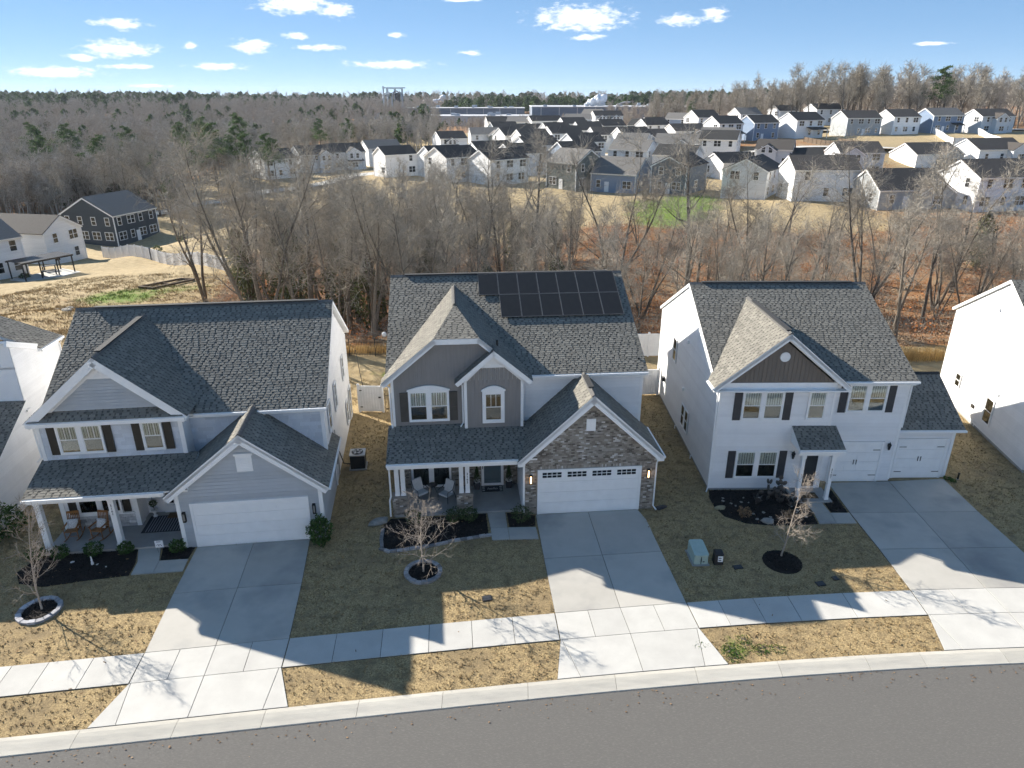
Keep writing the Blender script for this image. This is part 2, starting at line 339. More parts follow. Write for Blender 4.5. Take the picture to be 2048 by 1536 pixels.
# ------------------------------------------------------------------ terrain
CTRL = np.array([(-30,10,0),(0,10,0),(30,10,0),(-30,30,0),(0,30,0),(30,30,0),(-14,48,0),(0,48,0),(14,48,0),(34,46,0),(-26,46,.1),(-38,50,.4),
 (-43,62,-.8),(-45,80,-3.3),(-56,78,-3.4),(-70,85,-4.6),(-72,103,-6.1),(-74,121,-7.5),(-77,138,-9.3),(-58,112,-6.1),(-45,95,-4.5),(-40,98,-4.8),(-90,150,-8.6),(-82,165,-6.8),(-74,175,-5.9),(-64,190,-5.3),
 (-10,70,-3.2),(10,72,-3.4),(40,74,-2.8),(70,80,-1.6),(-20,85,-4.6),(0,90,-3),(-30,105,-5),(-45,125,-6.5),(20,96,-1.2),(50,90,-1),(18,108,0),(35,105,.3),(52,100,.2),(70,105,0),(-2,125,-.1),(-15,135,0),(-25,150,-1),(-40,170,-3.5),
 (-67,215,-4.3),(-61,232,-4.2),(-53,240,-4.2),(-43,252,-3.9),(-29,192,-1.4),(-20,262,-1),(-9,272,-.2),(3,262,0),(-11,168,.1),(0,165,-.1),(11,157,-.2),(21,153,-.4),(33,150,-.5),(46,142,-.4),(58,134,.3),(70,126,0),(82,122,.3),(100,115,.5),
 (86,176,.2),(112,190,1),(129,192,2),(69,190,1),(19,245,1.2),(33,243,1),(29,268,1.3),(19,285,1.1),(35,215,1.1),(48,250,1.5),(48,218,1.7),(64,262,3),(51,300,1.9),(63,322,3.6),(44,335,4.5),(37,350,4.8),(28,322,3.4),(15,320,2.9),(3,322,2.6),(-6,328,2.3),(68,312,4),(7,292,2.2),(73,275,5.6),(71,242,4.4),(84,246,4.9),(99,246,5.4),(118,249,6),(133,252,6.4),(148,254,6.6),(167,256,6.5),(91,285,6.2),(107,290,7.6),(123,290,8),(129,215,5.2),(142,213,5.4),(94,212,5),(105,215,4.9),(180,215,5),
 (170,300,8.5),(230,270,8),(300,320,9),(110,350,6),(240,420,8),(-30,300,-2),(-60,300,-4),(-130,220,-9),(-110,180,-9),(-200,250,-8),(-160,160,-8),(-120,330,-6),(-250,400,-4),(-60,400,-3),(0,400,-1),(60,410,0),(120,430,1),(-100,520,-1),(0,480,-1),(110,520,0.5),(-180,640,1),(0,560,0),(-112,700,-2),(100,600,1),(200,560,5),(0,800,1),(-300,700,1),(300,800,8),(-500,900,4),(0,1200,3),(500,1200,8),(-900,1200,6),(1000,1000,8),(-1000,500,2),(900,400,8),(-500,400,-3),(500,300,8),(-150,80,-5),(-300,150,-8),(-120,110,-7),(150,110,1),(250,120,2),(-100,30,0),(100,30,0),(-300,-50,0),(300,-50,0),(0,-100,0)], float)
XF = np.array([-17.97,-14.96,-13.26,-10.82,-8.24,-6.52,-3.14,0,1.67,4.24,6.88,8.19,9.62,11.05,13.33,16.06,20.84])
YF = np.array([18.91,19.38,19.68,20.02,20.34,20.6,21.06,21.44,21.69,22.04,22.34,22.44,22.61,22.72,22.95,23.09,23.2])
CB = np.polyfit(XF, YF, 3)
XC = np.array([-16.01,-13.68,-10.74,-8.04,-5.11,-2.32,.54,3.56,6.25,9.41,12.62,14.67,18.57]); YC = np.array([15.99,16.34,16.76,17.12,17.53,17.89,18.22,18.57,18.92,19.23,19.55,19.72,19.85])
CC = np.polyfit(XC, YC, 3)
def ext(c, x):                          # cubic inside, straight tangent outside
    x = np.asarray(x, float); xc = np.clip(x, -18, 20); d = np.polyval(np.polyder(c), xc); return np.polyval(c, xc) + d * (x - xc)
def sw_back(x): return ext(CB, x)
def sw_front(x): return ext(CB, x) - 1.45
def kerb_back(x): return ext(CC, x)
def kerb_front(x): return ext(CC, x) - .66
def sstep(a, b, t): t = np.clip((t - a) / (b - a), 0, 1); return t * t * (3 - 2 * t)
def hgt(x, y):
    x = np.atleast_1d(np.asarray(x, float)); y = np.atleast_1d(np.asarray(y, float)); num = np.zeros_like(x); den_ = np.zeros_like(x)
    for cx, cy, cz in CTRL:
        w = 1.0 / ((x - cx) ** 2 + (y - cy) ** 2 + 9) ** 1.7; num += w * cz; den_ += w
    z = num / den_
    near = (1 - sstep(50, 62, y)) * (1 - sstep(34, 46, np.abs(x)))
    z = z * (1 - near) - .012 * near
    z += (1 - near) * .25 * (np.sin(x * .19 + y * .07) * np.sin(y * .16 - x * .05)) * sstep(50, 70, y)
    return np.where((y < kerb_back(x) - .3) & (y > kerb_front(x) - 9.9) & (np.abs(x) < 60), np.minimum(z, -.32), z)
def h1(x, y): return float(hgt(x, y)[0])
def zone(x, y):
    x = np.asarray(x, float); y = np.asarray(y, float)
    edge = 103 + 4 * np.sin(x * .11) - np.clip(-x - 5, 0, 60) * -.25
    lit = sstep(51, 55, y) * (1 - sstep(edge, edge + 5, y)) * sstep(-34, -26, x + (y - 60) * .25)
    lit = np.maximum(lit, sstep(140, 150, y) * sstep(90, 105, -x) ); lit = np.maximum(lit, sstep(268, 280, y) * sstep(105, 150, x)); lit = np.maximum(lit, sstep(350, 370, y))
    lit = np.maximum(lit, .75 * sstep(62, 70, y) * sstep(-1, 0, -np.abs(x - 80) / 50))
    lit = np.maximum(lit, .42 * sstep(50, 58, y) * (1 - sstep(84, 92, y)) * sstep(26, 32, -x))
    straw = sstep(100, 108, y) + sstep(38, 44, -x) * sstep(70, 78, y) * (1 - sstep(150, 160, y)) + sstep(-14, -9, y - 54) * (1 - sstep(50, 53, y)) * .6
    straw = np.clip(straw, 0, 1) * (1 - lit)
    g = np.zeros_like(x)
    for cx, cy, r, s in ((8.2,19.9,.9,.55),(9.3,19.7,.7,.4),(8.6,20.6,.6,.4),(-3.4,18.2,.8,.3),(.3,22.6,.8,.35),(1.2,22.2,.6,.3),(-46,80,5,.9),(-41,86,5,.6),(30,132,9,1.3),(27,121,8,1.2),(23,112,6,.9),(36,143,7,1.1),(-9.2,47,1.6,.6),(-8.2,33,2,.3),(-7.6,37,2,.35),(-7.4,29,1.6,.25),(7.2,31.5,1.2,.3),(7.6,29.2,1.1,.3),(8.2,36,1.4,.2),(22.8,31.4,1,.3),(-36,62,4,.5),(7.0,28.4,.8,.4),(-31,58,3,.6),(-24,52,2,.5)):
        g = np.maximum(g, s * np.exp(-((x - cx) ** 2 + (y - cy) ** 2) / r ** 2))
    return np.stack([lit, g, straw, np.ones_like(x)], -1)
def axis(segs):
    out = []
    for a, b, s in segs: out += list(np.arange(a, b, s))
    return np.array(out + [segs[-1][1]])
gx = axis([(-1500,-400,110),(-400,-120,14),(-120,-34,4),(-34,34,1),(34,120,4),(120,400,14),(400,1501,110)])
gy = axis([(-120,0,12),(0,22,.25),(22,64,1),(64,160,3),(160,420,9),(420,900,40),(900,3001,210)])
GX, GY = np.meshgrid(gx, gy); gz = hgt(GX.ravel(), GY.ravel())
nx, ny = len(gx), len(gy); idx = np.arange(nx * ny).reshape(ny, nx)
gf = np.stack([idx[:-1, :-1], idx[:-1, 1:], idx[1:, 1:], idx[1:, :-1]], -1).reshape(-1, 4)
me = np_mesh('ground', np.stack([GX.ravel(), GY.ravel(), gz], -1), gf, M['ground'])
me.attributes.new('zone', 'FLOAT_COLOR', 'POINT').data.foreach_set('color', zone(GX.ravel(), GY.ravel()).astype(np.float32).ravel())
me.polygons.foreach_set('use_smooth', [True] * len(gf))
link('ground', me, kind='structure')
# ------------------------------------------------------------------ road, kerb, pavement, driveways
xs = np.linspace(-60, 60, 121); mb = MB()
mb.poly([(x, float(kerb_front(x)), -.10) for x in xs] + [(x, float(kerb_front(x)) - 9.6, -.10) for x in xs[::-1]])
mb.f[0] = mb.f[0][::-1]
mb.build('road', M['asphalt'], kind='structure')
kerb = empty('kerb', (0, 0, 0), kind='structure')
kj = [-44,-40.5,-37.3,-34,-31,-27.8,-24.6,-21.5,-18.6,-16.75,-13.68,-10.74,-8.04,-5.07,-2.32,.54,3.56,6.41,9.41,12.62,14.67,17.7,20.8,23.8,26.9,30,33,36]
for a, b in zip(kj[:-1], kj[1:]):
    m_ = MB(); t = rnd.random(); a += .006; b -= .006; N = 5
    prof = [(0, -.2), (0, .004), (-.15, .008), (-.3, -.012), (-.5, -.05), (-.64, -.07), (-.66, -.098), (-.66, -.2)]
    for i in range(N):
        x0 = a + (b - a) * i / N; x1 = a + (b - a) * (i + 1) / N; k0 = float(kerb_back(x0)); k1 = float(kerb_back(x1))
        for (d0, z0), (d1, z1) in zip(prof[:-1], prof[1:]): m_.poly([(x0, k0 + d0, z0), (x0, k0 + d1, z1), (x1, k1 + d1, z1), (x1, k1 + d0, z0)], t)
    for x, flip in ((a, 1), (b, -1)):
        k = float(kerb_back(x)); m_.poly([(x, k + d, z) for d, z in prof][::flip], t)
    m_.build('kerb_segment', M['kerb'], kerb)
def slab(parent, pts, z, m, th=.1, inset=.009, name='slab'):
    n = len(pts); cx = sum(p[0] for p in pts) / n; cy = sum(p[1] for p in pts) / n; P = Pl((0, 0, z), (1, 0, 0), (0, 1, 0))
    ar = sum(pts[i][0] * pts[(i + 1) % n][1] - pts[(i + 1) % n][0] * pts[i][1] for i in range(n))
    if ar < 0: pts = pts[::-1]
    q = []
    for i in range(n):                  # inset each corner along its bisector
        p0, p, p1 = Vector(pts[i - 1]), Vector(pts[i]), Vector(pts[(i + 1) % n]); a = (p - p0).normalized(); b = (p1 - p).normalized()
        nn = Vector((-a.y - b.y, a.x + b.x)).normalized(); cs = max(.3, nn.dot(Vector((-a.y, a.x)))); q.append(tuple(p + nn * (inset / cs)))
    m_ = MB(); t = rnd.random(); m_.prism(P, q, -th, -.006, t)
    q2 = [(p[0] + (cx - p[0]) * .004, p[1] + (cy - p[1]) * .004) for p in q]
    m_.prism(P, q2, -.006, 0, t); return m_.build(name, m, parent)
def base_sheet(name, pts, z):
    P = Pl((0, 0, z), (1, 0, 0), (0, 1, 0))
    if sum(pts[i][0] * pts[(i + 1) % len(pts)][1] - pts[(i + 1) % len(pts)][0] * pts[i][1] for i in range(len(pts))) < 0: pts = pts[::-1]
    return MB().prism(P, pts, -.15, 0).build(name, M['joint'], kind='structure')
def V2(a, b, t): return (a[0] + (b[0] - a[0]) * t, a[1] + (b[1] - a[1]) * t)
DR = []
def driveway(rows, swb, swf, bot, extra=None):
    """rows: (left, mid, right) points from the garage down to the pavement"""
    poly = [r[0] for r in rows] + [swb[0], swf[0], bot[0], bot[-1], swf[2], swb[2]] + [r[2] for r in rows][::-1]
    root = base_sheet('driveway', poly, .004); DR.append(poly); R_ = rows + [swb]
    for a, b in zip(R_[:-1], R_[1:]):
        for i in (0, 1):
            pts = [a[i], b[i], b[i + 1], a[i + 1]]
            if extra and a is rows[0] and i == 1: pts = [a[1], b[1], b[2], extra, a[2]]
            slab(root, pts, .022, M['concrete'])
    for i in (0, 1):
        for t0, t1 in ((0, .5), (.5, 1)):
            slab(root, [V2(swb[i], swb[i + 1], t0), V2(swf[i], swf[i + 1], t0), V2(swf[i], swf[i + 1], t1), V2(swb[i], swb[i + 1], t1)], .022, M['walk'])
    l0 = V2(swf[0], swf[1], .02); r0 = V2(swf[1], swf[2], .97)
    slab(root, [swf[0], bot[0], bot[1], l0], .022, M['walk']); slab(root, [l0, bot[1], bot[2], swf[1]], .022, M['walk'])
    slab(root, [swf[1], bot[2], bot[3], r0], .022, M['walk']); slab(root, [r0, bot[3], bot[4], swf[2]], .022, M['walk'])
def K(x): return (x, float(kerb_back(x)) + .012)
def SB(x): return (x, float(sw_back(x)))
def SF(x): return (x, float(sw_front(x)))
driveway([((-14.0, 26.0), (-11.6, 26.33), (-9.14, 26.62)), ((-13.66, 22.86), (-11.2, 23.22), (-8.66, 23.52))], [SB(-13.24), SB(-10.82), SB(-8.24)], [SF(-13.08), SF(-10.66), SF(-8.1)], [K(-13.5), K(-12.66), K(-10.48), K(-8.16), K(-7.36)])
driveway([((1.13, 28.62), (3.67, 28.86), (6.1, 29.06)), ((1.39, 25.17), (3.95, 25.42), (6.58, 25.7))], [SB(1.67), SB(4.24), SB(6.9)], [SF(1.79), SF(4.42), SF(7.05)], [K(1.56), K(2.38), K(4.58), K(6.8), K(7.65)], (6.36, 28.2))
driveway([((16.38, 31.6), (19.62, 31.75), (22.6, 32.0)), ((16.27, 28.75), (19.5, 28.82), (22.5, 28.88)), ((16.26, 25.85), (19.4, 25.92), (22.5, 26.0))], [SB(16.19), SB(19.3), SB(22.45)], [SF(16.1), SF(19.3), SF(22.45)], [K(15.66), K(16.35), K(19.2), K(22.4), K(23.1)])
def pavement(joints, e0, e1):
    a0, a1 = joints[0], joints[-1]; F = lambda x: e0 + (e1 - e0) * (x - a0) / (a1 - a0)
    pts = [SB(x) for x in joints] + [SF(F(x)) for x in joints][::-1]; root = base_sheet('pavement', pts, .004)
    for a, b in zip(joints[:-1], joints[1:]): slab(root, [SB(a), SF(F(a)), SF(F(b)), SB(b)], .022, M['walk'])
pavement([-38,-36.4,-34.8,-33.2,-31.6,-30,-28.4,-26.8,-25.2,-23.6,-22,-20.5,-19.0,-17.6,-16.4,-14.93,-13.25], -37.8, -13.1); pavement([-8.22,-6.53,-4.85,-3.14,-1.55,0,1.65], -8.08, 1.77); pavement([6.92,8.19,9.62,11.05,13.33,16.17], 7.07, 16.08); pavement([22.5,24.1,25.7,27.3,28.9,30.5,32.1,33.7,35.3], 22.5, 35.4)
ok_ = empty('kerb', (0, 0, 0), kind='structure')         # unseen far side of the street, added for bounced light
for a in range(-36, 36, 3):
    m_ = MB(); t = rnd.random(); k0 = float(kerb_front(a + .01)) - 9.6; k1 = float(kerb_front(a + 2.99)) - 9.6
    m_.hexa([(a + .01, k0 - .66, -.3), (a + 2.99, k1 - .66, -.3), (a + 2.99, k1, -.3), (a + .01, k0, -.3), (a + .01, k0 - .66, .01), (a + 2.99, k1 - .66, .01), (a + 2.99, k1, -.09), (a + .01, k0, -.09)], t).build('kerb_segment', M['kerb'], ok_)
opw = base_sheet('pavement', [(x_, float(kerb_front(x_)) - 12.6) for x_ in range(-40, 41, 4)] + [(x_, float(kerb_front(x_)) - 14.1) for x_ in range(40, -41, -4)] or [(-40, float(kerb_front(-40)) - 12.6), (40, float(kerb_front(40)) - 12.6), (40, float(kerb_front(40)) - 14.1), (-40, float(kerb_front(-40)) - 14.1)][::1], .004)  # unseen pavement over the road, added with its kerb to bounce light
for a in np.arange(-39, 39, 1.6): slab(opw, [(a, float(kerb_front(a)) - 12.6), (a, float(kerb_front(a)) - 14.05), (a + 1.6, float(kerb_front(a + 1.6)) - 14.05), (a + 1.6, float(kerb_front(a + 1.6)) - 12.6)], .022, M['walk'])
# front paths
PATHS = []
def path(slabs):
    allp = []
    for s in slabs:
        b = base_sheet('front_path', s, .006) if not allp else None
        if b: root = b
        allp.append(s); slab(root, s, .03, M['concrete']); PATHS.append(s)
path([[(-16.55, 25.85), (-16.12, 24.92), (-15.22, 25.02), (-15.6, 25.98)], [(-16.12, 24.92), (-15.98, 24.06), (-15.1, 24.16), (-15.22, 25.02)], [(-15.22, 25.02), (-15.1, 24.16), (-13.9, 24.3), (-14.02, 25.15)]])
path([[(-1.2, 28.8), (-1.0, 27.48), (-.2, 27.54), (-.32, 28.88)], [(-1.0, 27.48), (-.9, 26.53), (-.1, 26.58), (-.2, 27.54)], [(-.2, 27.54), (-.1, 26.58), (1.22, 26.62), (1.12, 27.58)]])
path([[(14.44, 29.72), (14.52, 28.75), (15.32, 28.77), (15.28, 29.72)], [(14.52, 28.75), (14.42, 27.84), (15.24, 27.86), (15.32, 28.77)], [(15.32, 28.77), (15.24, 27.86), (16.2, 27.88), (16.24, 28.77)]])
# mulch beds
BEDS = []
def inpoly(px, py, poly):
    r = np.zeros(len(px), bool); n = len(poly)
    for i in range(n):
        x0, y0 = poly[i]; x1, y1 = poly[(i + 1) % n]
        c = ((y0 > py) != (y1 > py)) & (px < (x1 - x0) * (py - y0) / (y1 - y0 + 1e-12) + x0); r ^= c
    return r
nrs = np.random.RandomState(11)
def chips(poly, n, size, z0, zr):
    xs_ = [p[0] for p in poly]; ys_ = [p[1] for p in poly]; x = nrs.uniform(min(xs_), max(xs_), n); y = nrs.uniform(min(ys_), max(ys_), n)
    k = inpoly(x, y, poly); x = x[k]; y = y[k]; n = len(x); c = np.stack([x, y, z0 + nrs.uniform(0, zr, n)], -1)
    a = nrs.normal(size=(n, 3)); a[:, 2] *= .4; a /= np.linalg.norm(a, axis=1)[:, None]; b = np.cross(a, nrs.normal(size=(n, 3))); b /= np.linalg.norm(b, axis=1)[:, None] + 1e-9
    s = size * nrs.uniform(.5, 1.4, n)[:, None]; v = np.stack([c - a * s - b * s * .35, c + a * s - b * s * .35, c + a * s + b * s * .35, c - a * s + b * s * .35], 1).reshape(-1, 3)
    return v, np.arange(4 * n).reshape(n, 4), nrs.rand(n)
def bed(poly, dens=330, name='mulch_bed', add=True):
    if sum(poly[i][0] * poly[(i + 1) % len(poly)][1] - poly[(i + 1) % len(poly)][0] * poly[i][1] for i in range(len(poly))) < 0: poly = poly[::-1]
    P = Pl((0, 0, .012), (1, 0, 0), (0, 1, 0)); root = MB().prism(P, poly, -.1, 0).build(name, M['mulch'], kind='structure')
    ar = abs(sum(poly[i][0] * poly[(i + 1) % len(poly)][1] - poly[(i + 1) % len(poly)][0] * poly[i][1] for i in range(len(poly)))) / 2
    w = (max(p[0] for p in poly) - min(p[0] for p in poly)) * (max(p[1] for p in poly) - min(p[1] for p in poly))
    v, f, t = chips(poly, int(dens * w), .035, .012, .035); link('mulch_chips', np_mesh('mulch_chips', v, f, M['mulch'], t), root, 'stuff')
    if add: BEDS.append(poly)
bed([(-20.6, 25.2), (-20.85, 24.2), (-20.3, 23.5), (-19.2, 23.3), (-17.6, 23.72), (-16.05, 24.04), (-16.2, 24.9), (-16.6, 25.95), (-17, 26.2), (-20.3, 25.6)])
bed([(-15.2, 25.05), (-14.06, 25.18), (-14.1, 26.0), (-15.5, 26.0)])
BEDC = [(-1.06, 26.86), (-2.6, 26.44), (-3.36, 26.12), (-4.79, 25.74), (-5.45, 25.62), (-5.78, 25.8), (-5.95, 26.6), (-6.02, 27.5), (-5.75, 28.25), (-3, 28.5), (-1.26, 28.72)]
bed(BEDC); bed([(-.12, 27.6), (1.08, 27.64), (1.1, 28.55), (-.25, 28.78)])
bed([(10.02, 30.85), (9.85, 30.2), (9.9, 29.3), (10.15, 28.5), (11.0, 27.9), (12.24, 27.72), (13.35, 27.76), (14.36, 27.84), (14.46, 29.0), (14.2, 29.9), (13.9, 30.9)], 300)
bed([(15.38, 28.83), (16.18, 28.83), (16.25, 30.9), (15.75, 30.9), (15.4, 29.7)])
RINGS = []
def ring(c, r, n, m, label):
    poly = [(c[0] + r * math.cos(2 * math.pi * i / 28), c[1] + r * math.sin(2 * math.pi * i / 28)) for i in range(28)]; bed(poly, 420, 'mulch_circle', False); RINGS.append((c[0], c[1], r + .2))
    if n:
        root = empty('tree_ring', (c[0], c[1], 0), 0, label, 'edging')
        for i in range(n):
            a = 2 * math.pi * i / n; b = 2 * math.pi * (i + .93) / n; ro = r + .17 + rnd.uniform(-.01, .02); P = Pl((0, 0, 0), (1, 0, 0), (0, 1, 0)); h = rnd.uniform(.075, .1); ri = r + rnd.uniform(-.02, .01)
            MB().prism(P, [(ri * math.cos(a), ri * math.sin(a)), (ro * math.cos(a), ro * math.sin(a)), (ro * math.cos(b), ro * math.sin(b)), (ri * math.cos(b), ri * math.sin(b))], -.03, h, rnd.random()).build('edging_block', m, root)
ring((-18.42, 21.86), .62, 16, M['edge_pale'], 'pale oval ring of blocks round the young tree of the grey house')
ring((-3.74, 24.25), .63, 20, M['edge_stone'], 'ring of tan blocks round the young tree before the brick garage house')
ring((11.65, 24.97), .82, 0, None, '')
edg = empty('stone_edging', (-3.7, 26, 0), 0, 'curved row of tan edging blocks along the black mulch bed', 'edging')
def along(pts, step):
    out = []; d = 0
    for a, b in zip(pts[:-1], pts[1:]):
        a = Vector(a); b = Vector(b); L = (b - a).length; t = d
        while t < L: out.append((a + (b - a) * (t / L), (b - a).normalized())); t += step
        d = t - L
    return out
for p, d in along([q for q in BEDC[:8]], .29):
    nn = Vector((-d.y, d.x)); a = .135; w = .075; h = rnd.uniform(.07, .1); q = p - nn * .04 - Vector((-3.7, 26)); P = Pl((0, 0, 0), (1, 0, 0), (0, 1, 0))
    MB().prism(P, [tuple(q - d * a - nn * w), tuple(q + d * a - nn * w), tuple(q + d * a + nn * w), tuple(q - d * a + nn * w)], -.03, h, rnd.random()).build('edging_block', M['edge_stone'], edg)
# ------------------------------------------------------------------ lawn grass (real blades)
HOUSES = [[(-20.2, 25.6), (-8.3, 26.9), (-10, 41.5), (-22, 40)], [(-5.8, 28.0), (6.9, 29.1), (5.6, 44.6), (-6.8, 43.5)], [(10, 30.95), (22.8, 32), (22.7, 38), (19.7, 45), (10, 45)], [(-24, 24), (-23.6, 28), (-24.6, 36), (-34, 36), (-34, 24)], [(27, 30), (29.5, 45), (40, 45), (40, 30)]]
def grass(n, box, hmin, hmax):
    x = nrs.uniform(box[0], box[1], n); y = nrs.uniform(box[2], box[3], n)
    ok = (y > kerb_back(x) + .03) & ~((y < sw_back(x) + .02) & (y > sw_front(x) - .02))
    for p in DR + PATHS + BEDS + HOUSES: ok &= ~inpoly(x, y, p)
    for cx, cy, r in RINGS: ok &= (x - cx) ** 2 + (y - cy) ** 2 > r * r
    # clumps: keep more blades where the turf is thick
    ok &= nrs.rand(n) < .55 + .45 * np.sin(x * 3.1 + np.sin(y * 2.3) * 2) * np.sin(y * 3.7 + np.sin(x * 1.9) * 2)
    x = x[ok]; y = y[ok]; n = len(x); k = 4; x = np.repeat(x, k) + nrs.normal(0, .025, n * k); y = np.repeat(y, k) + nrs.normal(0, .025, n * k); n *= k
    th = nrs.uniform(0, 2 * math.pi, n); w = nrs.uniform(.008, .018, n); h = nrs.uniform(hmin, hmax, n); ln = nrs.uniform(.2, 1.1, n) * h; t2 = nrs.uniform(0, 2 * math.pi, n); z = np.full(n, -.014)
    v = np.stack([np.stack([x - w * np.cos(th), y - w * np.sin(th), z], -1), np.stack([x + w * np.cos(th), y + w * np.sin(th), z], -1), np.stack([x + ln * np.cos(t2), y + ln * np.sin(t2), z + h], -1)], 1).reshape(-1, 3)
    me = np_mesh('lawn_grass', v, np.arange(3 * n).reshape(n, 3), M['blade']); me.attributes.new('zone', 'FLOAT_COLOR', 'POINT').data.foreach_set('color', zone(v[:, 0], v[:, 1]).astype(np.float32).ravel())
    return me
tag(link('lawn_grass', grass(105000, (-26, 30, 15, 46), .035, .095)), 'short dormant tan grass of the front and side lawns', 'grass', kind='stuff')

def field_tufts(n, box):
    x = nrs.uniform(box[0], box[1], n); y = nrs.uniform(box[2], box[3], n); k = nrs.rand(n) < .5 + .5 * np.sin(x * .9 + np.sin(y * .7) * 2) * np.sin(y * 1.1 + np.sin(x * .5)); x = x[k]; y = y[k]; n = len(x)
    x = np.repeat(x, 5) + nrs.normal(0, .12, n * 5); y = np.repeat(y, 5) + nrs.normal(0, .12, n * 5); n *= 5; z = hgt(x, y) - .03; th = nrs.uniform(0, 6.28, n); w = nrs.uniform(.015, .04, n); h = nrs.uniform(.08, .32, n); ln = h * nrs.uniform(.2, 1, n); t2 = nrs.uniform(0, 6.28, n)
    v = np.stack([np.stack([x - w * np.cos(th), y - w * np.sin(th), z], -1), np.stack([x + w * np.cos(th), y + w * np.sin(th), z], -1), np.stack([x + ln * np.cos(t2), y + ln * np.sin(t2), z + h], -1)], 1).reshape(-1, 3)
    me = np_mesh('field_grass', v, np.arange(3 * n).reshape(n, 3), M['blade']); me.attributes.new('zone', 'FLOAT_COLOR', 'POINT').data.foreach_set('color', zone(v[:, 0], v[:, 1]).astype(np.float32).ravel()); return me
tag(link('field_grass', field_tufts(26000, (-62, -24, 50, 96))), 'rough tufted grass of the field on the left', 'grass', kind='stuff')
# ------------------------------------------------------------------ house pieces
def shingles(P, poly, m, parent, ex=.145):
    r = random.Random(int(abs(poly[0][0] * 100 + poly[0][1] * 37 + len(poly))) + 5); mb = MB()
    v0 = min(p[1] for p in poly); v1 = max(p[1] for p in poly); v = v0
    while v < v1 - .01:
        pc = band(poly, v, min(v + ex * 1.25, v1))
        if len(pc) >= 3:
            u = min(p[0] for p in pc) - r.uniform(0, .3); ue = max(p[0] for p in pc); lay = r.uniform(-.05, .05); bt = .42 + lay
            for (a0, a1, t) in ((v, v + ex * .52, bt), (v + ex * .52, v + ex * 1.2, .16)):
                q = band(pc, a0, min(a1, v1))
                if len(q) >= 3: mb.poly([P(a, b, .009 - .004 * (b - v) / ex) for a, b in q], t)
            while u < ue:
                w = r.choice((.14, .17, .2, .25, .3)); q = strip(pc, u, u + w)
                if len(q) >= 3:
                    thick = .019; tn = min(1, max(0, r.gauss(.58, .07) + lay))
                    mb.poly([P(a, b, thick + (.008 - thick) * min(1, (b - v) / (ex * 1.25))) for a, b in q], tn); lo = [(a, b) for a, b in q if b < v + 1e-6]
                    if len(lo) >= 2:
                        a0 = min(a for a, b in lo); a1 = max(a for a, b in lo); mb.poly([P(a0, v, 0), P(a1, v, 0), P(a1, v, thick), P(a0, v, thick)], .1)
                u += w + r.choice((.05, .07, .09, .12))
        v += ex
    return mb.build('shingles', m, parent, kind='stuff')
def roof(parent, pts, U, m, th=.16, name='roof', edge='white', sh=True):
    """one roof slope: corner points in order; U is the direction of its eave"""
    pts = [Vector(p) for p in pts]; n = Vector((0, 0, 0))
    for i in range(len(pts)): n += (pts[i] - pts[0]).cross(pts[(i + 1) % len(pts)] - pts[0])
    n.normalize()
    if n.z < 0: n = -n
    U = Vector(U).normalized(); V = n.cross(U); P = Pl(pts[0], U, V); poly = [P.uv(p) for p in pts]
    if sum(poly[i][0] * poly[(i + 1) % len(poly)][1] - poly[(i + 1) % len(poly)][0] * poly[i][1] for i in range(len(poly))) < 0: poly = poly[::-1]
    o = MB().prism(P, poly, -th, 0).build(name, M[edge] if edge in M else edge, parent)
    if sh: shingles(P, poly, m, o)
    return o
def lap(parent, P, poly, m, ex=.16, name='siding', shake=False):
    mb = MB(); v = min(p[1] for p in poly); v1 = max(p[1] for p in poly); r = random.Random(4)
    while v < v1 - .005:
        q = band(poly, v, min(v + (ex if shake else ex - .028), v1))
        if len(q) >= 3:
            if shake:
                u = min(p[0] for p in q) - r.uniform(0, .3); ue = max(p[0] for p in q)
                while u < ue:
                    w = r.uniform(.28, .7); s = strip(q, u + .003, u + w - .003); t = r.random(); hh = r.uniform(.018, .028)
                    if len(s) >= 3:
                        mb.poly([P(a, b, hh - (hh - .005) * (b - v) / ex) for a, b in s], t); lo = [(a, b) for a, b in s if b < v + 1e-6]
                        if len(lo) >= 2: a0 = min(a for a, b in lo); a1 = max(a for a, b in lo); mb.poly([P(a0, v, 0), P(a1, v, 0), P(a1, v, hh), P(a0, v, hh)], t)
                    u += w
            else:
                t = r.random(); mb.poly([P(a, b, .031 - .008 * (b - v) / ex) for a, b in q], t); lo = [(a, b) for a, b in q if b < v + 1e-6]
                if len(lo) >= 2: a0 = min(a for a, b in lo); a1 = max(a for a, b in lo); mb.poly([P(a0, v, 0), P(a1, v, 0), P(a1, v, .031), P(a0, v, .031)], t)
        v += ex
    return mb.build(name, m, parent, kind='stuff')
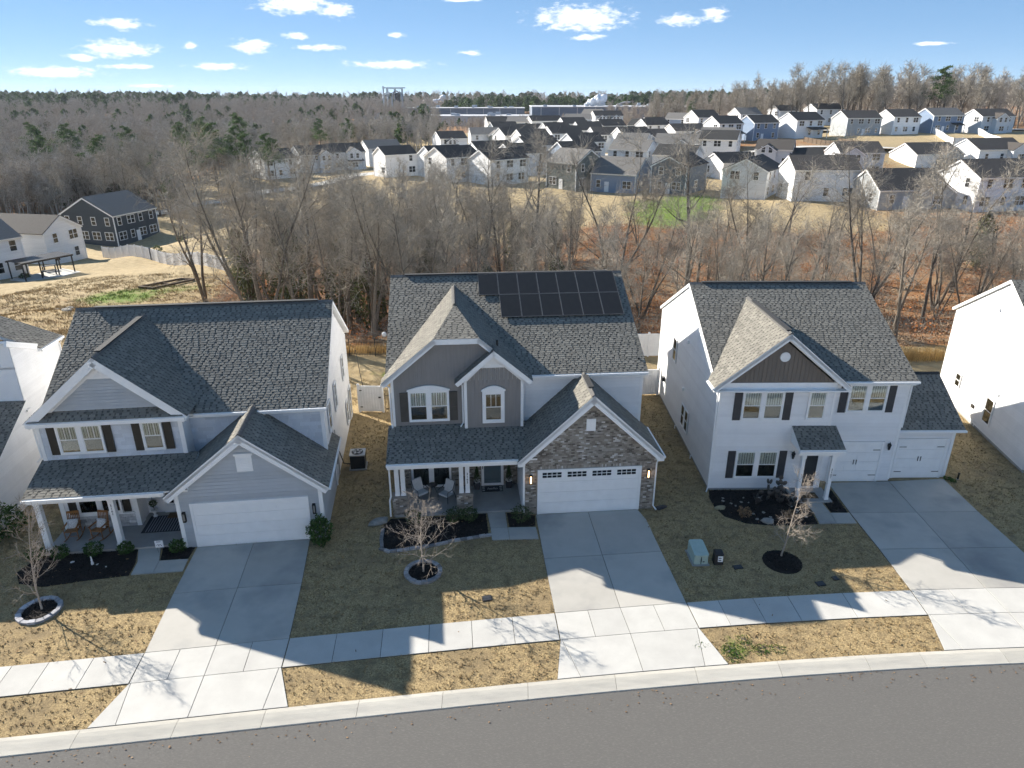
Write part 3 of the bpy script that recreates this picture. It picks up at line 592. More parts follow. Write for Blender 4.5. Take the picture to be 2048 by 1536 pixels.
def bricks(parent, P, poly, m, soldier=None, row=.0765, ln=.17):
    mb = MB(); r = random.Random(9); v = min(p[1] for p in poly); v1 = max(p[1] for p in poly); k = 0
    while v < v1 - .01:
        q = band(poly, v + .004, min(v + row - .006, v1))
        if len(q) >= 3:
            u = math.floor(min(p[0] for p in q) / ln) * ln - (ln / 2 if k % 2 else 0); ue = max(p[0] for p in q)
            while u < ue:
                s = strip(q, u + .005, u + ln - .005)
                if len(s) >= 3 and max(a for a, b in s) - min(a for a, b in s) > .015:
                    t = r.choice((.0, .1, .3, .35, .4, .45, .5, .55, .6, .65, .7, .75, .85, 1)); h = .012 + r.uniform(-.004, .006); mb.prism(P, s, 0, h, min(1, max(0, t + r.uniform(-.05, .05))))
                u += ln
        v += row; k += 1
    if soldier:
        u0, u1, va, vb = soldier; u = u0
        while u < u1 - .03:
            mb.obox(P, u + .004, min(u + .073, u1), va, vb, 0, .018 + r.uniform(-.003, .004), min(1, max(0, r.gauss(.6, .25)))); u += .0765
    return mb.build('bricks', m, parent, kind='stuff')
def planks(parent, P, poly, m, w=.2):
    u = min(p[0] for p in poly); ue = max(p[0] for p in poly)
    while u < ue - .02:
        q = strip(poly, u + .006, min(u + w - .006, ue))
        if len(q) >= 3: MB().prism(P, q, 0, .022).build('plank', m, parent)
        u += w
def window(parent, P, u0, u1, v0, v1, units=2, munt=0, trim=.075, curtain='curtain', arch=0, rail=.5, cv=.52, mullw=.19, sill=False, name='window', label=None, D=.055):
    P = Pl(P.o + P.N * .031, P.U, P.V); f = MB(); fr = trim
    f.obox(P, u0, u0 + fr, v0, v1, 0, D); f.obox(P, u1 - fr, u1, v0, v1, 0, D); f.obox(P, u0 + fr, u1 - fr, v0, v0 + fr, 0, D); f.obox(P, u0 + fr, u1 - fr, v1 - fr, v1, 0, D)
    if arch:
        N = 10; a0, a1 = u0 - .05, u1 + .05; lo = [(a0, v1 + .002), (a1, v1 + .002)]; up = [(a1 - (a1 - a0) * i / N, v1 + .06 + arch * math.sin(math.pi * i / N)) for i in range(N + 1)]
        f.prism(P, lo + up, 0, D + .02)
    if sill: f.obox(P, u0 - .04, u1 + .04, v0 - .05, v0 - .002, 0, D + .03)
    W = (u1 - u0 - 2 * fr - (units - 1) * mullw) / units; pan = []
    for i in range(units):
        a = u0 + fr + i * (W + mullw); b = a + W
        if i: f.obox(P, a - mullw, a, v0 + fr, v1 - fr, 0, D - .002)
        vm = v0 + fr + (v1 - v0 - 2 * fr) * rail; s = .035
        for (c0, c1, h) in ((v0 + fr, vm + .02, .03), (vm - .02, v1 - fr, .036)):
            f.obox(P, a, a + s, c0, c1, .005, h); f.obox(P, b - s, b, c0, c1, .005, h); f.obox(P, a + s, b - s, c0, c0 + s, .005, h); f.obox(P, a + s, b - s, c1 - s, c1, .005, h)
            pan.append((a + s, b - s, c0 + s, c1 - s, h))
        if munt:
            for k in range(1, munt): x = a + s + (W - 2 * s) * k / munt; f.obox(P, x - .011, x + .011, vm + .015, v1 - fr - s, .026, .035)
    o = f.build(name, M['white'], parent)
    if label: o['label'] = label
    for (a, b, c, d, h) in pan:
        MB().obox(P, a, b, c, d, h - .012, h - .008).build('pane', M['glass'], o)
    bk = MB(); bk.obox(P, u0 + fr, u1 - fr, v0 + fr, v1 - fr, .001, .0035); bk.build('room_shade_panel', M['room_shade'], o)  # flat dark panel behind the glass, room shade put in as colour
    if curtain:
        for i in range(units):
            a = u0 + fr + i * (W + mullw) + .03; b = a + W - .06; vb = v0 + fr + (v1 - v0 - 2 * fr) * (1 - cv); vt = v1 - fr; c = MB(); N = 22
            for k in range(N):
                x0 = a + (b - a) * k / N; x1 = a + (b - a) * (k + 1) / N; h0 = .007 + .006 * math.sin(k * 1.9); h1_ = .007 + .006 * math.sin((k + 1) * 1.9); c.poly([P(x0, vb, h0), P(x1, vb, h1_), P(x1, vt, h1_), P(x0, vt, h0)])
            c.build('curtain', M[curtain], o)
    return o
def shutter(parent, P, u0, u1, v0, v1, m):
    P = Pl(P.o + P.N * .02, P.U, P.V); f = MB(); f.obox(P, u0, u1, v0, v1, .0, .032); w = .045; vm = (v0 + v1) / 2
    f.obox(P, u0, u0 + w, v0, v1, .032, .045); f.obox(P, u1 - w, u1, v0, v1, .032, .045)
    for a in (v0, vm - w / 2, v1 - w): f.obox(P, u0 + w, u1 - w, a, a + w, .032, .045)
    for a, b in ((v0 + w, vm - w / 2), (vm + w / 2, v1 - w)): f.obox(P, u0 + w + .05, u1 - w - .05, a + .05, b - .05, .032, .04)
    return f.build('shutter', m, parent)
def garage_door(parent, P, u0, u1, v0, v1, lites=0, carriage=False):
    P = Pl(P.o + P.N * .031, P.U, P.V); d = MB(); t = .11; D = .05
    d.obox(P, u0 - t, u0, v0 - .1, v1 + t, 0, D); d.obox(P, u1, u1 + t, v0 - .1, v1 + t, 0, D); d.obox(P, u0, u1, v1, v1 + t, 0, D); d.obox(P, u0, u1, v0 - .1, v0, 0, .012)
    o = d.build('garage_door', M['white'], parent); n = 4; hh = (v1 - v0) / n
    for i in range(n):
        p = MB(); a = v0 + i * hh + .004; b = v0 + (i + 1) * hh - .004; p.obox(P, u0, u1, a, b, 0, .02)
        k = 8 if u1 - u0 > 3.5 else 4; w = (u1 - u0) / k
        if not (lites and i == n - 1):
            for j in range(k):
                x0 = u0 + j * w + .1; x1 = u0 + (j + 1) * w - .1
                p.obox(P, x0, x1, a + .1, b - .1, .02, .026)
        p.build('door_section', M['white'], o)
    if lites:
        W = (u1 - u0) / lites
        for j in range(lites):
            a = u0 + j * W + .11; b = u0 + (j + 1) * W - .15; c = v1 - hh * .60; e = v1 - .035; f = MB()
            for s in range(5): x = a + (b - a) * s / 4; f.obox(P, x - .012, x + .012, c, e, .022, .034)
            for y in (c, (c + e) / 2, e): f.obox(P, a - .012, b + .012, y - .012, y + .012, .0225, .033)
            f.build('window_grille', M['white'], o); MB().obox(P, a, b, c, e, .0205, .0215).build('pane', M['glass_far'], o)
    if carriage:
        uc = (u0 + u1) / 2
        for s in (-1, 1): MB().obox(P, uc + s * .07 - .015, uc + s * .07 + .015, v0 + hh * 1.75, v0 + hh * 2.25, .03, .055).build('handle', M['black'], o)
        for vy in (v0 + hh * .55, v0 + hh * 3.3):
            for x0, x1 in ((u0 + .03, u0 + .4), (u1 - .4, u1 - .03)): MB().obox(P, x0, x1, vy - .018, vy + .018, .03, .04).build('strap_hinge', M['black'], o)
    return o
def gutter(parent, a, b):
    return MB().beam(a, b, .11, .1).build('gutter', M['white'], parent)
def spout(parent, pts):
    return MB().tube(pts, .042, 6).build('downspout', M['white'], parent)
def trimbox(parent, name, boxes, m='white'):
    b = MB()
    for x in boxes: b.box(*x)
    return b.build(name, M[m], parent)
def boardline(parent, P, pts, w, h0, h1, name='rake_board', side=1, closed=False):
    """flat board of width w following a polyline (inside of it)"""
    b = MB()
    for (a, c) in zip(pts[:-1], pts[1:]):
        a = Vector(a); c = Vector(c); d = (c - a).normalized(); n = Vector((d.y, -d.x)) * side * w; e = d * (w * .25)
        b.prism(P, [tuple(a), tuple(c), tuple(c + n + e * 0), tuple(a + n)][::(1 if side < 0 else -1)], h0, h1)
    return b.build(name, M['white'], parent)
def ridge(parent, a, b, m='ridge_cap', w=.3, vent=None):
    a = Vector(a); b = Vector(b); mb = MB(); L = (b - a).length; n = max(1, int(L / .145)); d = (b - a) / n; sd_ = d.normalized().cross(Vector((0, 0, 1))).normalized() * w / 2; r = random.Random(1)
    for i in range(n):
        p = a + d * i; q = p + d * 1.08; up = Vector((0, 0, .03)); t = r.random()
        mb.poly([tuple(p + up * 1.6), tuple(q + up), tuple(q + sd_ - up * 2.2), tuple(p + sd_ - up * 1.9)], t); mb.poly([tuple(q + up), tuple(p + up * 1.6), tuple(p - sd_ - up * 1.9), tuple(q - sd_ - up * 2.2)], t)
    o = mb.build('ridge_cap', M[m], parent)
    if vent:
        s, e = vent; p = a + (b - a) * s; q = a + (b - a) * e; MB().beam(tuple(p + Vector((0, 0, .05))), tuple(q + Vector((0, 0, .05))), .26, .05).build('ridge_vent', M['ridge'], parent)
    return o
def lantern(parent, P, u, v, lit, w=.13, h=.42):
    f = MB(); f.obox(P, u - w / 2, u + w / 2, v - h / 2, v + h / 2, .02, .045)
    f.obox(P, u - w / 2, u + w / 2, v + h / 2, v + h / 2 + .03, .02, .17); f.obox(P, u - w / 2, u + w / 2, v - h / 2 - .02, v - h / 2, .02, .17)
    for s in (-1, 1):
        for hh in (.05, .155): f.obox(P, u + s * (w / 2 - .01) - .009, u + s * (w / 2 - .01) + .009, v - h / 2, v + h / 2, hh, hh + .015)
    o = f.build('wall_lantern', M['black'], parent)
    MB().obox(P, u - w / 2 + .035, u + w / 2 - .035, v - h / 2 + .03, v + h / 2 - .06, .07, .13).build('lamp_glass', M['bulb'] if lit else M['silver'], o); return o
def carriage_lamp(parent, P, u, v):
    c = P(u, v, .13); o = MB().lathe(c, [(.02, -.2), (.05, -.17), (.085, .08), (.1, .1), (.03, .2), (.01, .26)], 8).build('wall_lantern', M['black'], parent)
    MB().obox(P, u - .05, u + .05, v - .02, v + .14, 0, .06).build('bracket', M['black'], o); return o
def digits(parent, txt, P, u, v, size, m, vertical=True, step=None):
    for i, ch in enumerate(txt):
        c = bpy.data.curves.new('digit', 'FONT'); c.body = ch; c.size = size; c.extrude = .004; c.align_x = 'CENTER'
        tmp = bpy.data.objects.new('tmp', c); col.objects.link(tmp); dg = bpy.context.evaluated_depsgraph_get(); me = bpy.data.meshes.new_from_object(tmp.evaluated_get(dg)); bpy.data.objects.remove(tmp)
        me.materials.clear(); me.materials.append(m); o = link('house_number', me, parent)
        q = P(u, v - i * (step or size * .95)) if vertical else P(u + i * (step or size * .7), v)
        o.matrix_local = Matrix(((P.U.x, P.V.x, P.N.x, q[0] + P.N.x * .006), (P.U.y, P.V.y, P.N.y, q[1] + P.N.y * .006), (P.U.z, P.V.z, P.N.z, q[2] + P.N.z * .006), (0, 0, 0, 1)))
def block(parent, name, m, x0, x1, y0, y1, z0, z1, gx=None, gy=None):
    """wall body: box, with a gable on top: gx = ridge height with ridge along x, gy = along y"""
    b = MB()
    if gx: b.prism(Pl((x0, 0, 0), (0, 1, 0), (0, 0, 1)), [(y0, z0), (y1, z0), (y1, z1), ((y0 + y1) / 2, gx), (y0, z1)], 0, x1 - x0)
    elif gy: b.prism(Pl((0, y1, 0), (1, 0, 0), (0, 0, 1)), [(x0, z0), (x1, z0), (x1, z1), ((x0 + x1) / 2, gy), (x0, z1)], 0, y1 - y0)
    else: b.box(x0, x1, y0, y1, z0, z1)
    return b.build(name, M[m] if isinstance(m, str) else m, parent)
def vent_pipe(parent, p): return MB().tube([p, (p[0], p[1], p[2] + .35)], .05, 8).build('vent_pipe', M['black'], parent)
# ================================================================== centre house
C = empty('house', (.55, 28.65, 0), 5.0, 'two-storey house with taupe board gable, brick garage and solar panels on its roof', 'house')
sg = M['shingle']
block(C, 'wall', 'vinyl', -6.05, 6.12, 2.78, 15.7, -.3, 6.02, gx=9.2)
block(C, 'wall', 'taupe', -6.05, .12, 2.32, 2.78, 2.9, 6.35)
MB().prism(front(2.78), [(-6.05, 6.3), (-.1, 6.3), (-1.85, 8.2), (-4.0, 8.2)], 0, .46).build('wall', M['taupe'], C)
block(C, 'wall', 'taupe', -2.6, .12, 2.02, 2.32, 3.4, 6.2)
MB().prism(front(2.32), [(-2.6, 6.19), (.12, 6.19), (-1.24, 7.45)], 0, .3).build('wall', M['white'], C)
gw = block(C, 'wall', 'mortar', .002, 6.26, .02, 2.78, -.3, 2.95); gw['label'] = 'brick garage front'
MB().prism(front(2.78), [(.0, 2.95), (6.26, 2.95), (3.13, 5.85)], 0, 2.76).build('wall', M['mortar'], C)
pw = block(C, 'wall', 'mortar', -6.05, .0, 2.742, 2.8, 0, 2.9); trimbox(C, 'porch_ceiling', [(-6.1, .0, .25, 2.86, 2.78, 2.86)])
F0 = front(.02)
# brick veneer
bricks(gw, F0, [(.0, 0), (.60, 0), (.60, 2.56), (.0, 2.56)], M['brick']); bricks(gw, F0, [(5.66, 0), (6.26, 0), (6.26, 2.56), (5.66, 2.56)], M['brick'])
bricks(gw, F0, [(0, 2.56), (6.26, 2.56), (6.26, 2.95), (3.13, 5.85), (0, 2.95)], M['brick'], soldier=(.55, 5.72, 2.42, 2.56))
bricks(gw, rightw(6.262), [(0.02, 0), (2.7, 0), (2.7, 2.9), (.02, 2.9)], M['brick'])
bricks(pw, front(2.742), [(-6.0, 0), (-5.45, 0), (-5.45, 2.8), (-6.0, 2.8)], M['brick']); bricks(pw, front(2.742), [(-3.35, 0), (-1.9, 0), (-1.9, 2.8), (-3.35, 2.8)], M['brick']); bricks(pw, front(2.742), [(-.75, 0), (0, 0), (0, 2.8), (-.75, 2.8)], M['brick']); bricks(pw, front(2.742), [(-5.45, 0), (-3.35, 0), (-3.35, .17), (-5.45, .17)], M['brick'])
garage_door(C, F0, .76, 5.5, .06, 2.3, lites=4)
MB().obox(F0, 2.87, 3.3, 4.34, 4.94, 0, .05).build('gable_vent', M['white'], C)
lantern(C, F0, .33, 1.93, True); lantern(C, F0, 5.95, 1.98, True)
# siding and boards
lap(C, front(2.78), [(.12, 2.9), (6.1, 2.9), (6.1, 6.0), (.12, 6.0)], M['vinyl']); lap(C, rightw(6.122), [(2.8, 0), (15.6, 0), (15.6, 6), (9.2, 9.15), (2.8, 6)], M['vinyl']); lap(C, leftw(-6.052), [(-15.6, 0), (-2.35, 0), (-2.35, 6), (-9.2, 9.15), (-15.6, 6)], M['vinyl'])
gwl = MB(); gwl.obox(leftw(-.003), -2.84, -.02, 0.02, 2.78, 0, .006); gwl.build('garage_side_wall', M['vinyl'], C); lap(C, leftw(-.01), [(-2.84, .1), (-.12, .1), (-.12, 2.78), (-2.84, 2.78)], M['vinyl'])
gab = MB().obox(front(2.318), -6.04, .1, 3.5, 3.7, 0, .004).build('gable_wall', M['taupe'], C); gab['label'] = 'taupe vertical board gable wall'
planks(gab, front(2.318), [(-6.0, 3.6), (-2.6, 3.6), (-2.6, 7.5), (-1.9, 8.14), (-4.0, 8.14), (-6.0, 6.45)], M['taupe'], .2)
bmp = MB().obox(front(2.018), -2.58, .1, 3.5, 3.7, 0, .004).build('bay_wall', M['taupe'], C)
planks(bmp, front(2.018), [(-2.56, 3.6), (.08, 3.6), (.08, 6.2), (-.74, 6.9), (-1.85, 6.9), (-2.56, 6.2)], M['taupe'], .2)
trimbox(C, 'corner_board', [(-6.09, -5.96, 2.27, 2.4, 3.5, 6.3)]); trimbox(C, 'corner_board', [(-2.66, -2.52, 1.97, 2.3, 3.5, 6.15)]); trimbox(C, 'corner_board', [(.04, .17, 1.97, 2.76, 3.0, 6.3)]); trimbox(C, 'corner_board', [(6.03, 6.16, 2.74, 2.88, 2.9, 6.1)]); trimbox(C, 'corner_board', [(-.04, .055, -.03, .1, 0, 2.9)])
FB = front(2.0)
boardline(C, front(1.98), [(-6.52, 6.17), (-4.02, 8.27), (-1.86, 8.27), (.6, 6.2)], .24, -.02, .03); boardline(C, front(1.72), [(-3.07, 6.17), (-1.25, 7.72), (.57, 6.17)], .2, -.02, .03)
MB().prism(front(2.0), [(-1.9, 6.9), (-.68, 6.9), (-.9, 7.3), (-1.25, 7.6), (-1.6, 7.3)], 0, .05).build('gable_panel', M['white'], C)
boardline(C, front(1.99), [(-2.62, 6.2), (-1.88, 6.93), (-.7, 6.93), (.12, 6.2)], .09, .0, .05, 'gable_trim')
boardline(C, front(2.3), [(-6.1, 6.4), (-4.02, 8.16), (-1.9, 8.16), (-1.3, 7.6)], .1, .0, .06, 'gable_trim')
boardline(C, front(-.24), [(-.3, 2.92), (3.13, 6.09), (6.56, 2.92)], .26, -.02, .03); boardline(C, front(-.0), [(-.02, 2.98), (3.13, 5.9), (6.28, 2.98)], .16, .0, .05, 'frieze_board')
trimbox(C, 'eave_return', [(6.26, 6.6, -.24, .1, 2.72, 2.9), (-.3, .0, -.24, .1, 2.72, 2.9)]); trimbox(C, 'soffit', [(.12, 6.28, 2.45, 2.78, 5.96, 6.03)])
# windows
P2 = front(2.296); window(C, P2, -5.3, -3.37, 4.06, 5.66, 2, 3, arch=.22, curtain='curtain_pale', cv=.5); shutter(C, P2, -5.7, -5.33, 4.08, 5.58, M['shutter_taupe']); shutter(C, P2, -3.34, -2.97, 4.08, 5.58, M['shutter_taupe'])
window(C, front(1.996), -1.8, -.74, 4.0, 5.66, 1, 3, arch=.22, curtain=None, trim=.14)
window(C, front(2.74), -5.4, -3.4, .16, 2.5, 2, 3, curtain=None, rail=.56)
# front door
P3 = front(2.74); d = MB(); d.obox(P3, -1.88, -1.75, .06, 2.5, 0, .07); d.obox(P3, -.88, -.75, .06, 2.5, 0, .07); d.obox(P3, -1.75, -.88, 2.4, 2.5, 0, .07); d.obox(P3, -1.75, -.88, .06, .22, 0, .05); dr = d.build('front_door', M['white'], C)
MB().obox(P3, -1.75, -.88, .22, 2.4, .0, .03).build('door_leaf', M['door_grey'], dr); MB().obox(P3, -1.72, -.91, .25, 2.38, .036, .04).build('pane', M['glass'], dr); MB().obox(P3, -1.83, -1.80, 1.1, 1.3, .07, .12).build('handle', M['black'], dr)
wr = empty('wreath', (0, 0, 0), 0, 'dark green wreath hanging on the slate grey front door', 'wreath'); wr.location = C.matrix_basis @ Vector((-1.31, 2.64, 2.0)); wr.rotation_euler = C.rotation_euler
# roofs
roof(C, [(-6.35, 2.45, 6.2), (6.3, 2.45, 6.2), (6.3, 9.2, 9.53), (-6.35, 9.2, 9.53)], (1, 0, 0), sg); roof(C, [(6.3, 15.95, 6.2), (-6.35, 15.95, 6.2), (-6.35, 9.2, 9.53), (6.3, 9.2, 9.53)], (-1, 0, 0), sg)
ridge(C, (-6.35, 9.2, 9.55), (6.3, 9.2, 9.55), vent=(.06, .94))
e6 = 6.2; k = .837
roof(C, [(-6.5, 1.95, e6), (-4.0, 1.95, e6 + 2.5 * k), (-2.95, 4.7, e6 + 3.55 * k), (-2.95, 8.75, e6 + 3.55 * k), (-6.5, 2.6, e6)], (0, -1, 0), sg); roof(C, [(.6, 1.95, e6), (.6, 2.6, e6), (-2.95, 8.75, e6 + 3.55 * k), (-2.95, 4.7, e6 + 3.55 * k), (-1.9, 1.95, e6 + 2.5 * k)], (0, 1, 0), sg)
roof(C, [(-4.02, 1.95, e6 + 2.5 * k), (-1.88, 1.95, e6 + 2.5 * k), (-2.95, 4.72, e6 + 3.55 * k)], (1, 0, 0), sg, .1)
ridge(C, (-2.95, 4.6, e6 + 3.55 * k + .02), (-2.95, 8.2, e6 + 3.55 * k + .02))
roof(C, [(-3.07, 1.68, 6.18), (-1.25, 1.68, 7.74), (-1.25, 2.9, 7.74), (-3.07, 2.9, 6.18)], (0, -1, 0), sg, .12); roof(C, [(.58, 1.68, 6.2), (.58, 2.3, 6.2), (-1.25, 2.3, 7.76), (-1.25, 1.68, 7.76)], (0, 1, 0), sg, .12)
ridge(C, (-1.25, 1.68, 7.77), (-1.25, 2.5, 7.77), w=.22)
roof(C, [(-6.32, -.06, 3.05), (.62, -.06, 3.05), (.62, 2.34, 3.85), (-6.32, 2.34, 3.85)], (1, 0, 0), sg, .12)
k2 = (6.2 - 2.98) / 3.43
roof(C, [(-.3, -.27, 2.98), (3.13, -.27, 6.2), (3.13, 2.8, 6.2), (-.3, 2.8, 2.98)], (0, -1, 0), sg); roof(C, [(6.56, -.27, 2.98), (6.56, 2.95, 2.98), (3.13, 2.95, 6.2), (3.13, -.27, 6.2)], (0, 1, 0), sg)
ridge(C, (3.13, -.27, 6.22), (3.13, 2.5, 6.22), vent=(.3, .85))
gutter(C, (.6, 2.41, 6.13), (6.3, 2.41, 6.13)); gutter(C, (-6.32, -.11, 2.98), (-.25, -.11, 2.98)); gutter(C, (6.6, -.27, 2.93), (6.6, 2.9, 2.93)); trimbox(C, 'fascia', [(-6.3, -.28, -.05, .05, 2.76, 2.93)])
spout(C, [(6.6, -.15, 2.9), (6.4, .0, 2.7), (6.33, .02, 2.5), (6.33, .02, .15), (6.42, -.22, .06)]); spout(C, [(-3.0, 1.85, 6.15), (-2.72, 2.1, 5.95), (-2.72, 2.2, 3.95), (-2.85, 1.95, 3.86)]); spout(C, [(-6.4, 1.99, 6.15), (-6.14, 2.2, 5.9), (-6.14, 2.2, 4.0), (-6.1, 2.0, 3.9)]); spout(C, [(-6.2, -.1, 2.95), (-6.24, .3, 2.7), (-6.24, .3, 1.15), (-6.3, .22, .95), (-6.3, .22, .1)])
vent_pipe(C, (-1.0, 3.0, 7.5)); vent_pipe(C, (6.0, 2.6 + .6, 6.3))
# porch
MB().box(-6.1, 0, .28, 2.86, -.1, .1).build('porch_slab', M['porch'], C)
def pier(x0, x1, y0, y1):
    o = block(C, 'brick_pier', 'mortar', x0, x1, y0, y1, 0, 1.02); bricks(o, front(y0), [(x0, 0), (x1, 0), (x1, 1.0), (x0, 1.0)], M['brick']); bricks(o, leftw(x0), [(-y1, 0), (-y0, 0), (-y0, 1.0), (-y1, 1.0)], M['brick']); bricks(o, rightw(x1), [(y0, 0), (y1, 0), (y1, 1.0), (y0, 1.0)], M['brick'])
    MB().box(x0 - .03, x1 + .03, y0 - .03, y1 + .03, 1.02, 1.07).build('cap', M['brick'], o)
pier(-6.17, -5.45, .32, .8); pier(-3.15, -2.4, .32, .8)
def column(par, x, y, z0, z1, w):
    c = MB(); c.box(x - w / 2 - .015, x + w / 2 + .015, y - w / 2 - .015, y + w / 2 + .015, z0, z0 + .09); c.box(x - w / 2, x + w / 2, y - w / 2, y + w / 2, z0 + .09, z1 - .25)
    c.box(x - w / 2 - .02, x + w / 2 + .02, y - w / 2 - .02, y + w / 2 + .02, z1 - .25, z1); return c.build('porch_column', M['white'], par)
for x in (-5.94, -5.66, -2.92, -2.63): column(C, x, .55, 1.07, 2.8, .2)
trimbox(C, 'porch_beam', [(-6.15, -.0, .42, .68, 2.55, 2.8)])
digits(C, '3165', front(.445), -2.63, 2.05, .16, M['black'])
# ================================================================== left house
Lh = empty('house', (-14.5, 26.0, 0), 7.2, 'pale grey two-storey house with dark brown shutters and rocking chairs on its porch', 'house')
block(Lh, 'wall', 'vinyl', -5.85, 6.1, 2.85, 13.75, 2.9, 5.2, gx=8.45); block(Lh, 'wall', 'vinyl', -5.85, -2.5, 2.3, 13.75, -.3, 2.9); block(Lh, 'wall', 'vinyl', -2.5, 0, 3.1, 13.75, -.3, 2.9); block(Lh, 'wall', 'vinyl', 0, 6.1, 2.85, 13.75, -.3, 2.9); block(Lh, 'wall', 'vinyl', -5.85, .12, 1.98, 2.85, 2.9, 5.5)
block(Lh, 'wall', 'grey_siding', 0, 6.1, .02, 4.6, -.3, 2.72); MB().prism(front(2.85), [(0, 2.72), (6.1, 2.72), (3.05, 5.15)], 0, 2.83).build('wall', M['grey_siding'], Lh)
block(Lh, 'wall', 'vinyl', -5.85, -2.5, 1.98, 2.4, 0, 2.9); block(Lh, 'wall', 'vinyl', -2.5, 0, 2.95, 3.1, 0, 2.9)
F0 = front(.02); lap(Lh, F0, [(0, 0), (6.1, 0), (6.1, 2.72), (3.05, 5.15), (0, 2.72)], M['grey_siding'], .17); lap(Lh, rightw(6.1), [(.03, 0), (4.6, 0), (4.6, 2.7), (.03, 2.7)], M['grey_siding'], .17)
lap(Lh, rightw(6.103), [(4.6, 0), (13.7, 0), (13.7, 5.2), (8.3, 8.45), (2.9, 5.2), (2.9, 3.2), (4.6, 2.6)], M['vinyl']); lap(Lh, leftw(-5.852), [(-13.7, 0), (-2.85, 0), (-2.85, 5.2), (-8.3, 8.45), (-13.7, 5.2)], M['vinyl'])
lap(Lh, front(1.978), [(-5.8, 3.5), (.1, 3.5), (.1, 5.45), (-5.8, 5.45)], M['blue_shake'], .19, shake=True); lap(Lh, front(2.848), [(.12, 3.0), (6.05, 3.0), (6.05, 5.2), (.12, 5.2)], M['blue_shake'], .19, shake=True)
gd = MB().prism(front(1.9), [(-5.2, 6.05), (-.35, 6.05), (-2.1, 7.55), (-3.45, 7.55)], -.2, 0).build('gable_wall', M['grey_siding'], Lh); lap(gd, front(1.9), [(-5.2, 6.08), (-.35, 6.08), (-2.1, 7.5), (-3.45, 7.5)], M['grey_siding'], .15)
MB().prism(front(1.88), [(-3.5, 7.5), (-2.05, 7.5), (-2.77, 8.2)], -.2, .05).build('gable_panel', M['white'], Lh)
MB().prism(front(2.2), [(-5.8, 5.5), (.2, 5.5), (-2.77, 8.3)], -1.5, 0).build('wall', M['grey_siding'], Lh)
trimbox(Lh, 'corner_board', [(-5.9, -5.75, 1.93, 2.1, 3.5, 5.5)]); trimbox(Lh, 'corner_board', [(-.02, .17, 1.93, 2.85, 3.1, 5.5)]); trimbox(Lh, 'corner_board', [(5.98, 6.15, 2.8, 2.95, 2.9, 5.2)]); trimbox(Lh, 'corner_board', [(-.05, .12, -.04, .1, 0, 2.75)]); trimbox(Lh, 'corner_board', [(5.98, 6.15, -.04, .14, 0, 2.75)])
garage_door(Lh, F0, .62, 5.42, .06, 2.13); lantern(Lh, F0, .22, 1.6, False); lantern(Lh, F0, 5.74, 1.6, False)
v_ = MB(); v_.obox(F0, 2.73, 3.4, 3.66, 4.42, 0, .05); v_.obox(F0, 2.68, 3.45, 4.42, 4.52, 0, .08)
vo = v_.build('gable_vent', M['white'], Lh)
for i in range(7): MB().obox(F0, 2.85, 3.28, 3.78 + i * .08, 3.81 + i * .08, .05, .065).build('louvre', M['white'], vo)
PW = front(1.95); window(Lh, PW, -5.1, -3.2, 3.98, 5.4, 2, 3, curtain='curtain'); shutter(Lh, PW, -5.46, -5.13, 3.99, 5.38, M['shutter_brown']); shutter(Lh, PW, -3.17, -2.82, 3.99, 5.38, M['shutter_brown'])
window(Lh, PW, -1.6, -.7, 3.98, 5.4, 1, 3, curtain='curtain'); shutter(Lh, PW, -1.96, -1.63, 3.99, 5.38, M['shutter_brown']); shutter(Lh, PW, -.67, -.32, 3.99, 5.38, M['shutter_brown'])
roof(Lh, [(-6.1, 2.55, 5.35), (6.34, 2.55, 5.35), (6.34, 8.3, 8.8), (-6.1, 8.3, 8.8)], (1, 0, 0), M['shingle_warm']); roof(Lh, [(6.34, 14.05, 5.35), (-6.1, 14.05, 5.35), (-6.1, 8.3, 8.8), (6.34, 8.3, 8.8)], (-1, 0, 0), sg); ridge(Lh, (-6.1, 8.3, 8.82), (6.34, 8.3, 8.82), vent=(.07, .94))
zt = 5.68 + 3.33 * .86
roof(Lh, [(-6.1, 1.55, 5.68), (-2.77, 1.55, zt), (-2.77, 7.95, zt), (-6.1, 3.15, 5.68)], (0, -1, 0), sg); roof(Lh, [(.56, 1.55, 5.68), (.56, 3.15, 5.68), (-2.77, 7.95, zt), (-2.77, 1.55, zt)], (0, 1, 0), sg); ridge(Lh, (-2.77, 1.55, zt + .02), (-2.77, 7.8, zt + .02), vent=(.1, .9))
boardline(Lh, front(1.58), [(-6.1, 5.62), (-2.77, zt - .06), (.56, 5.62)], .3, -.03, .02); boardline(Lh, front(1.9), [(-5.7, 5.75), (-2.77, zt - .35), (.16, 5.75)], .22, -.02, .05, 'frieze_board')
roof(Lh, [(-5.95, 1.5, 5.72), (.42, 1.5, 5.72), (-.0, 1.95, 6.1), (-5.5, 1.95, 6.1)], (1, 0, 0), sg, .1, 'pent_roof'); trimbox(Lh, 'eave_fascia', [(-6.0, .46, 1.46, 1.56, 5.52, 5.68)]); trimbox(Lh, 'soffit', [(-6.0, .5, 1.56, 1.98, 5.46, 5.52), (.12, 6.3, 2.55, 2.85, 5.14, 5.2)])
gutter(Lh, (.5, 2.51, 5.29), (6.34, 2.51, 5.29))
roof(Lh, [(-6.0, -.18, 3.02), (.6, -.18, 3.02), (.6, 2.0, 3.72), (-6.0, 2.0, 3.72)], (1, 0, 0), sg, .12); gutter(Lh, (-6.0, -.23, 2.95), (-.35, -.23, 2.95)); trimbox(Lh, 'fascia', [(-5.95, -.36, -.12, -.02, 2.72, 2.9)])
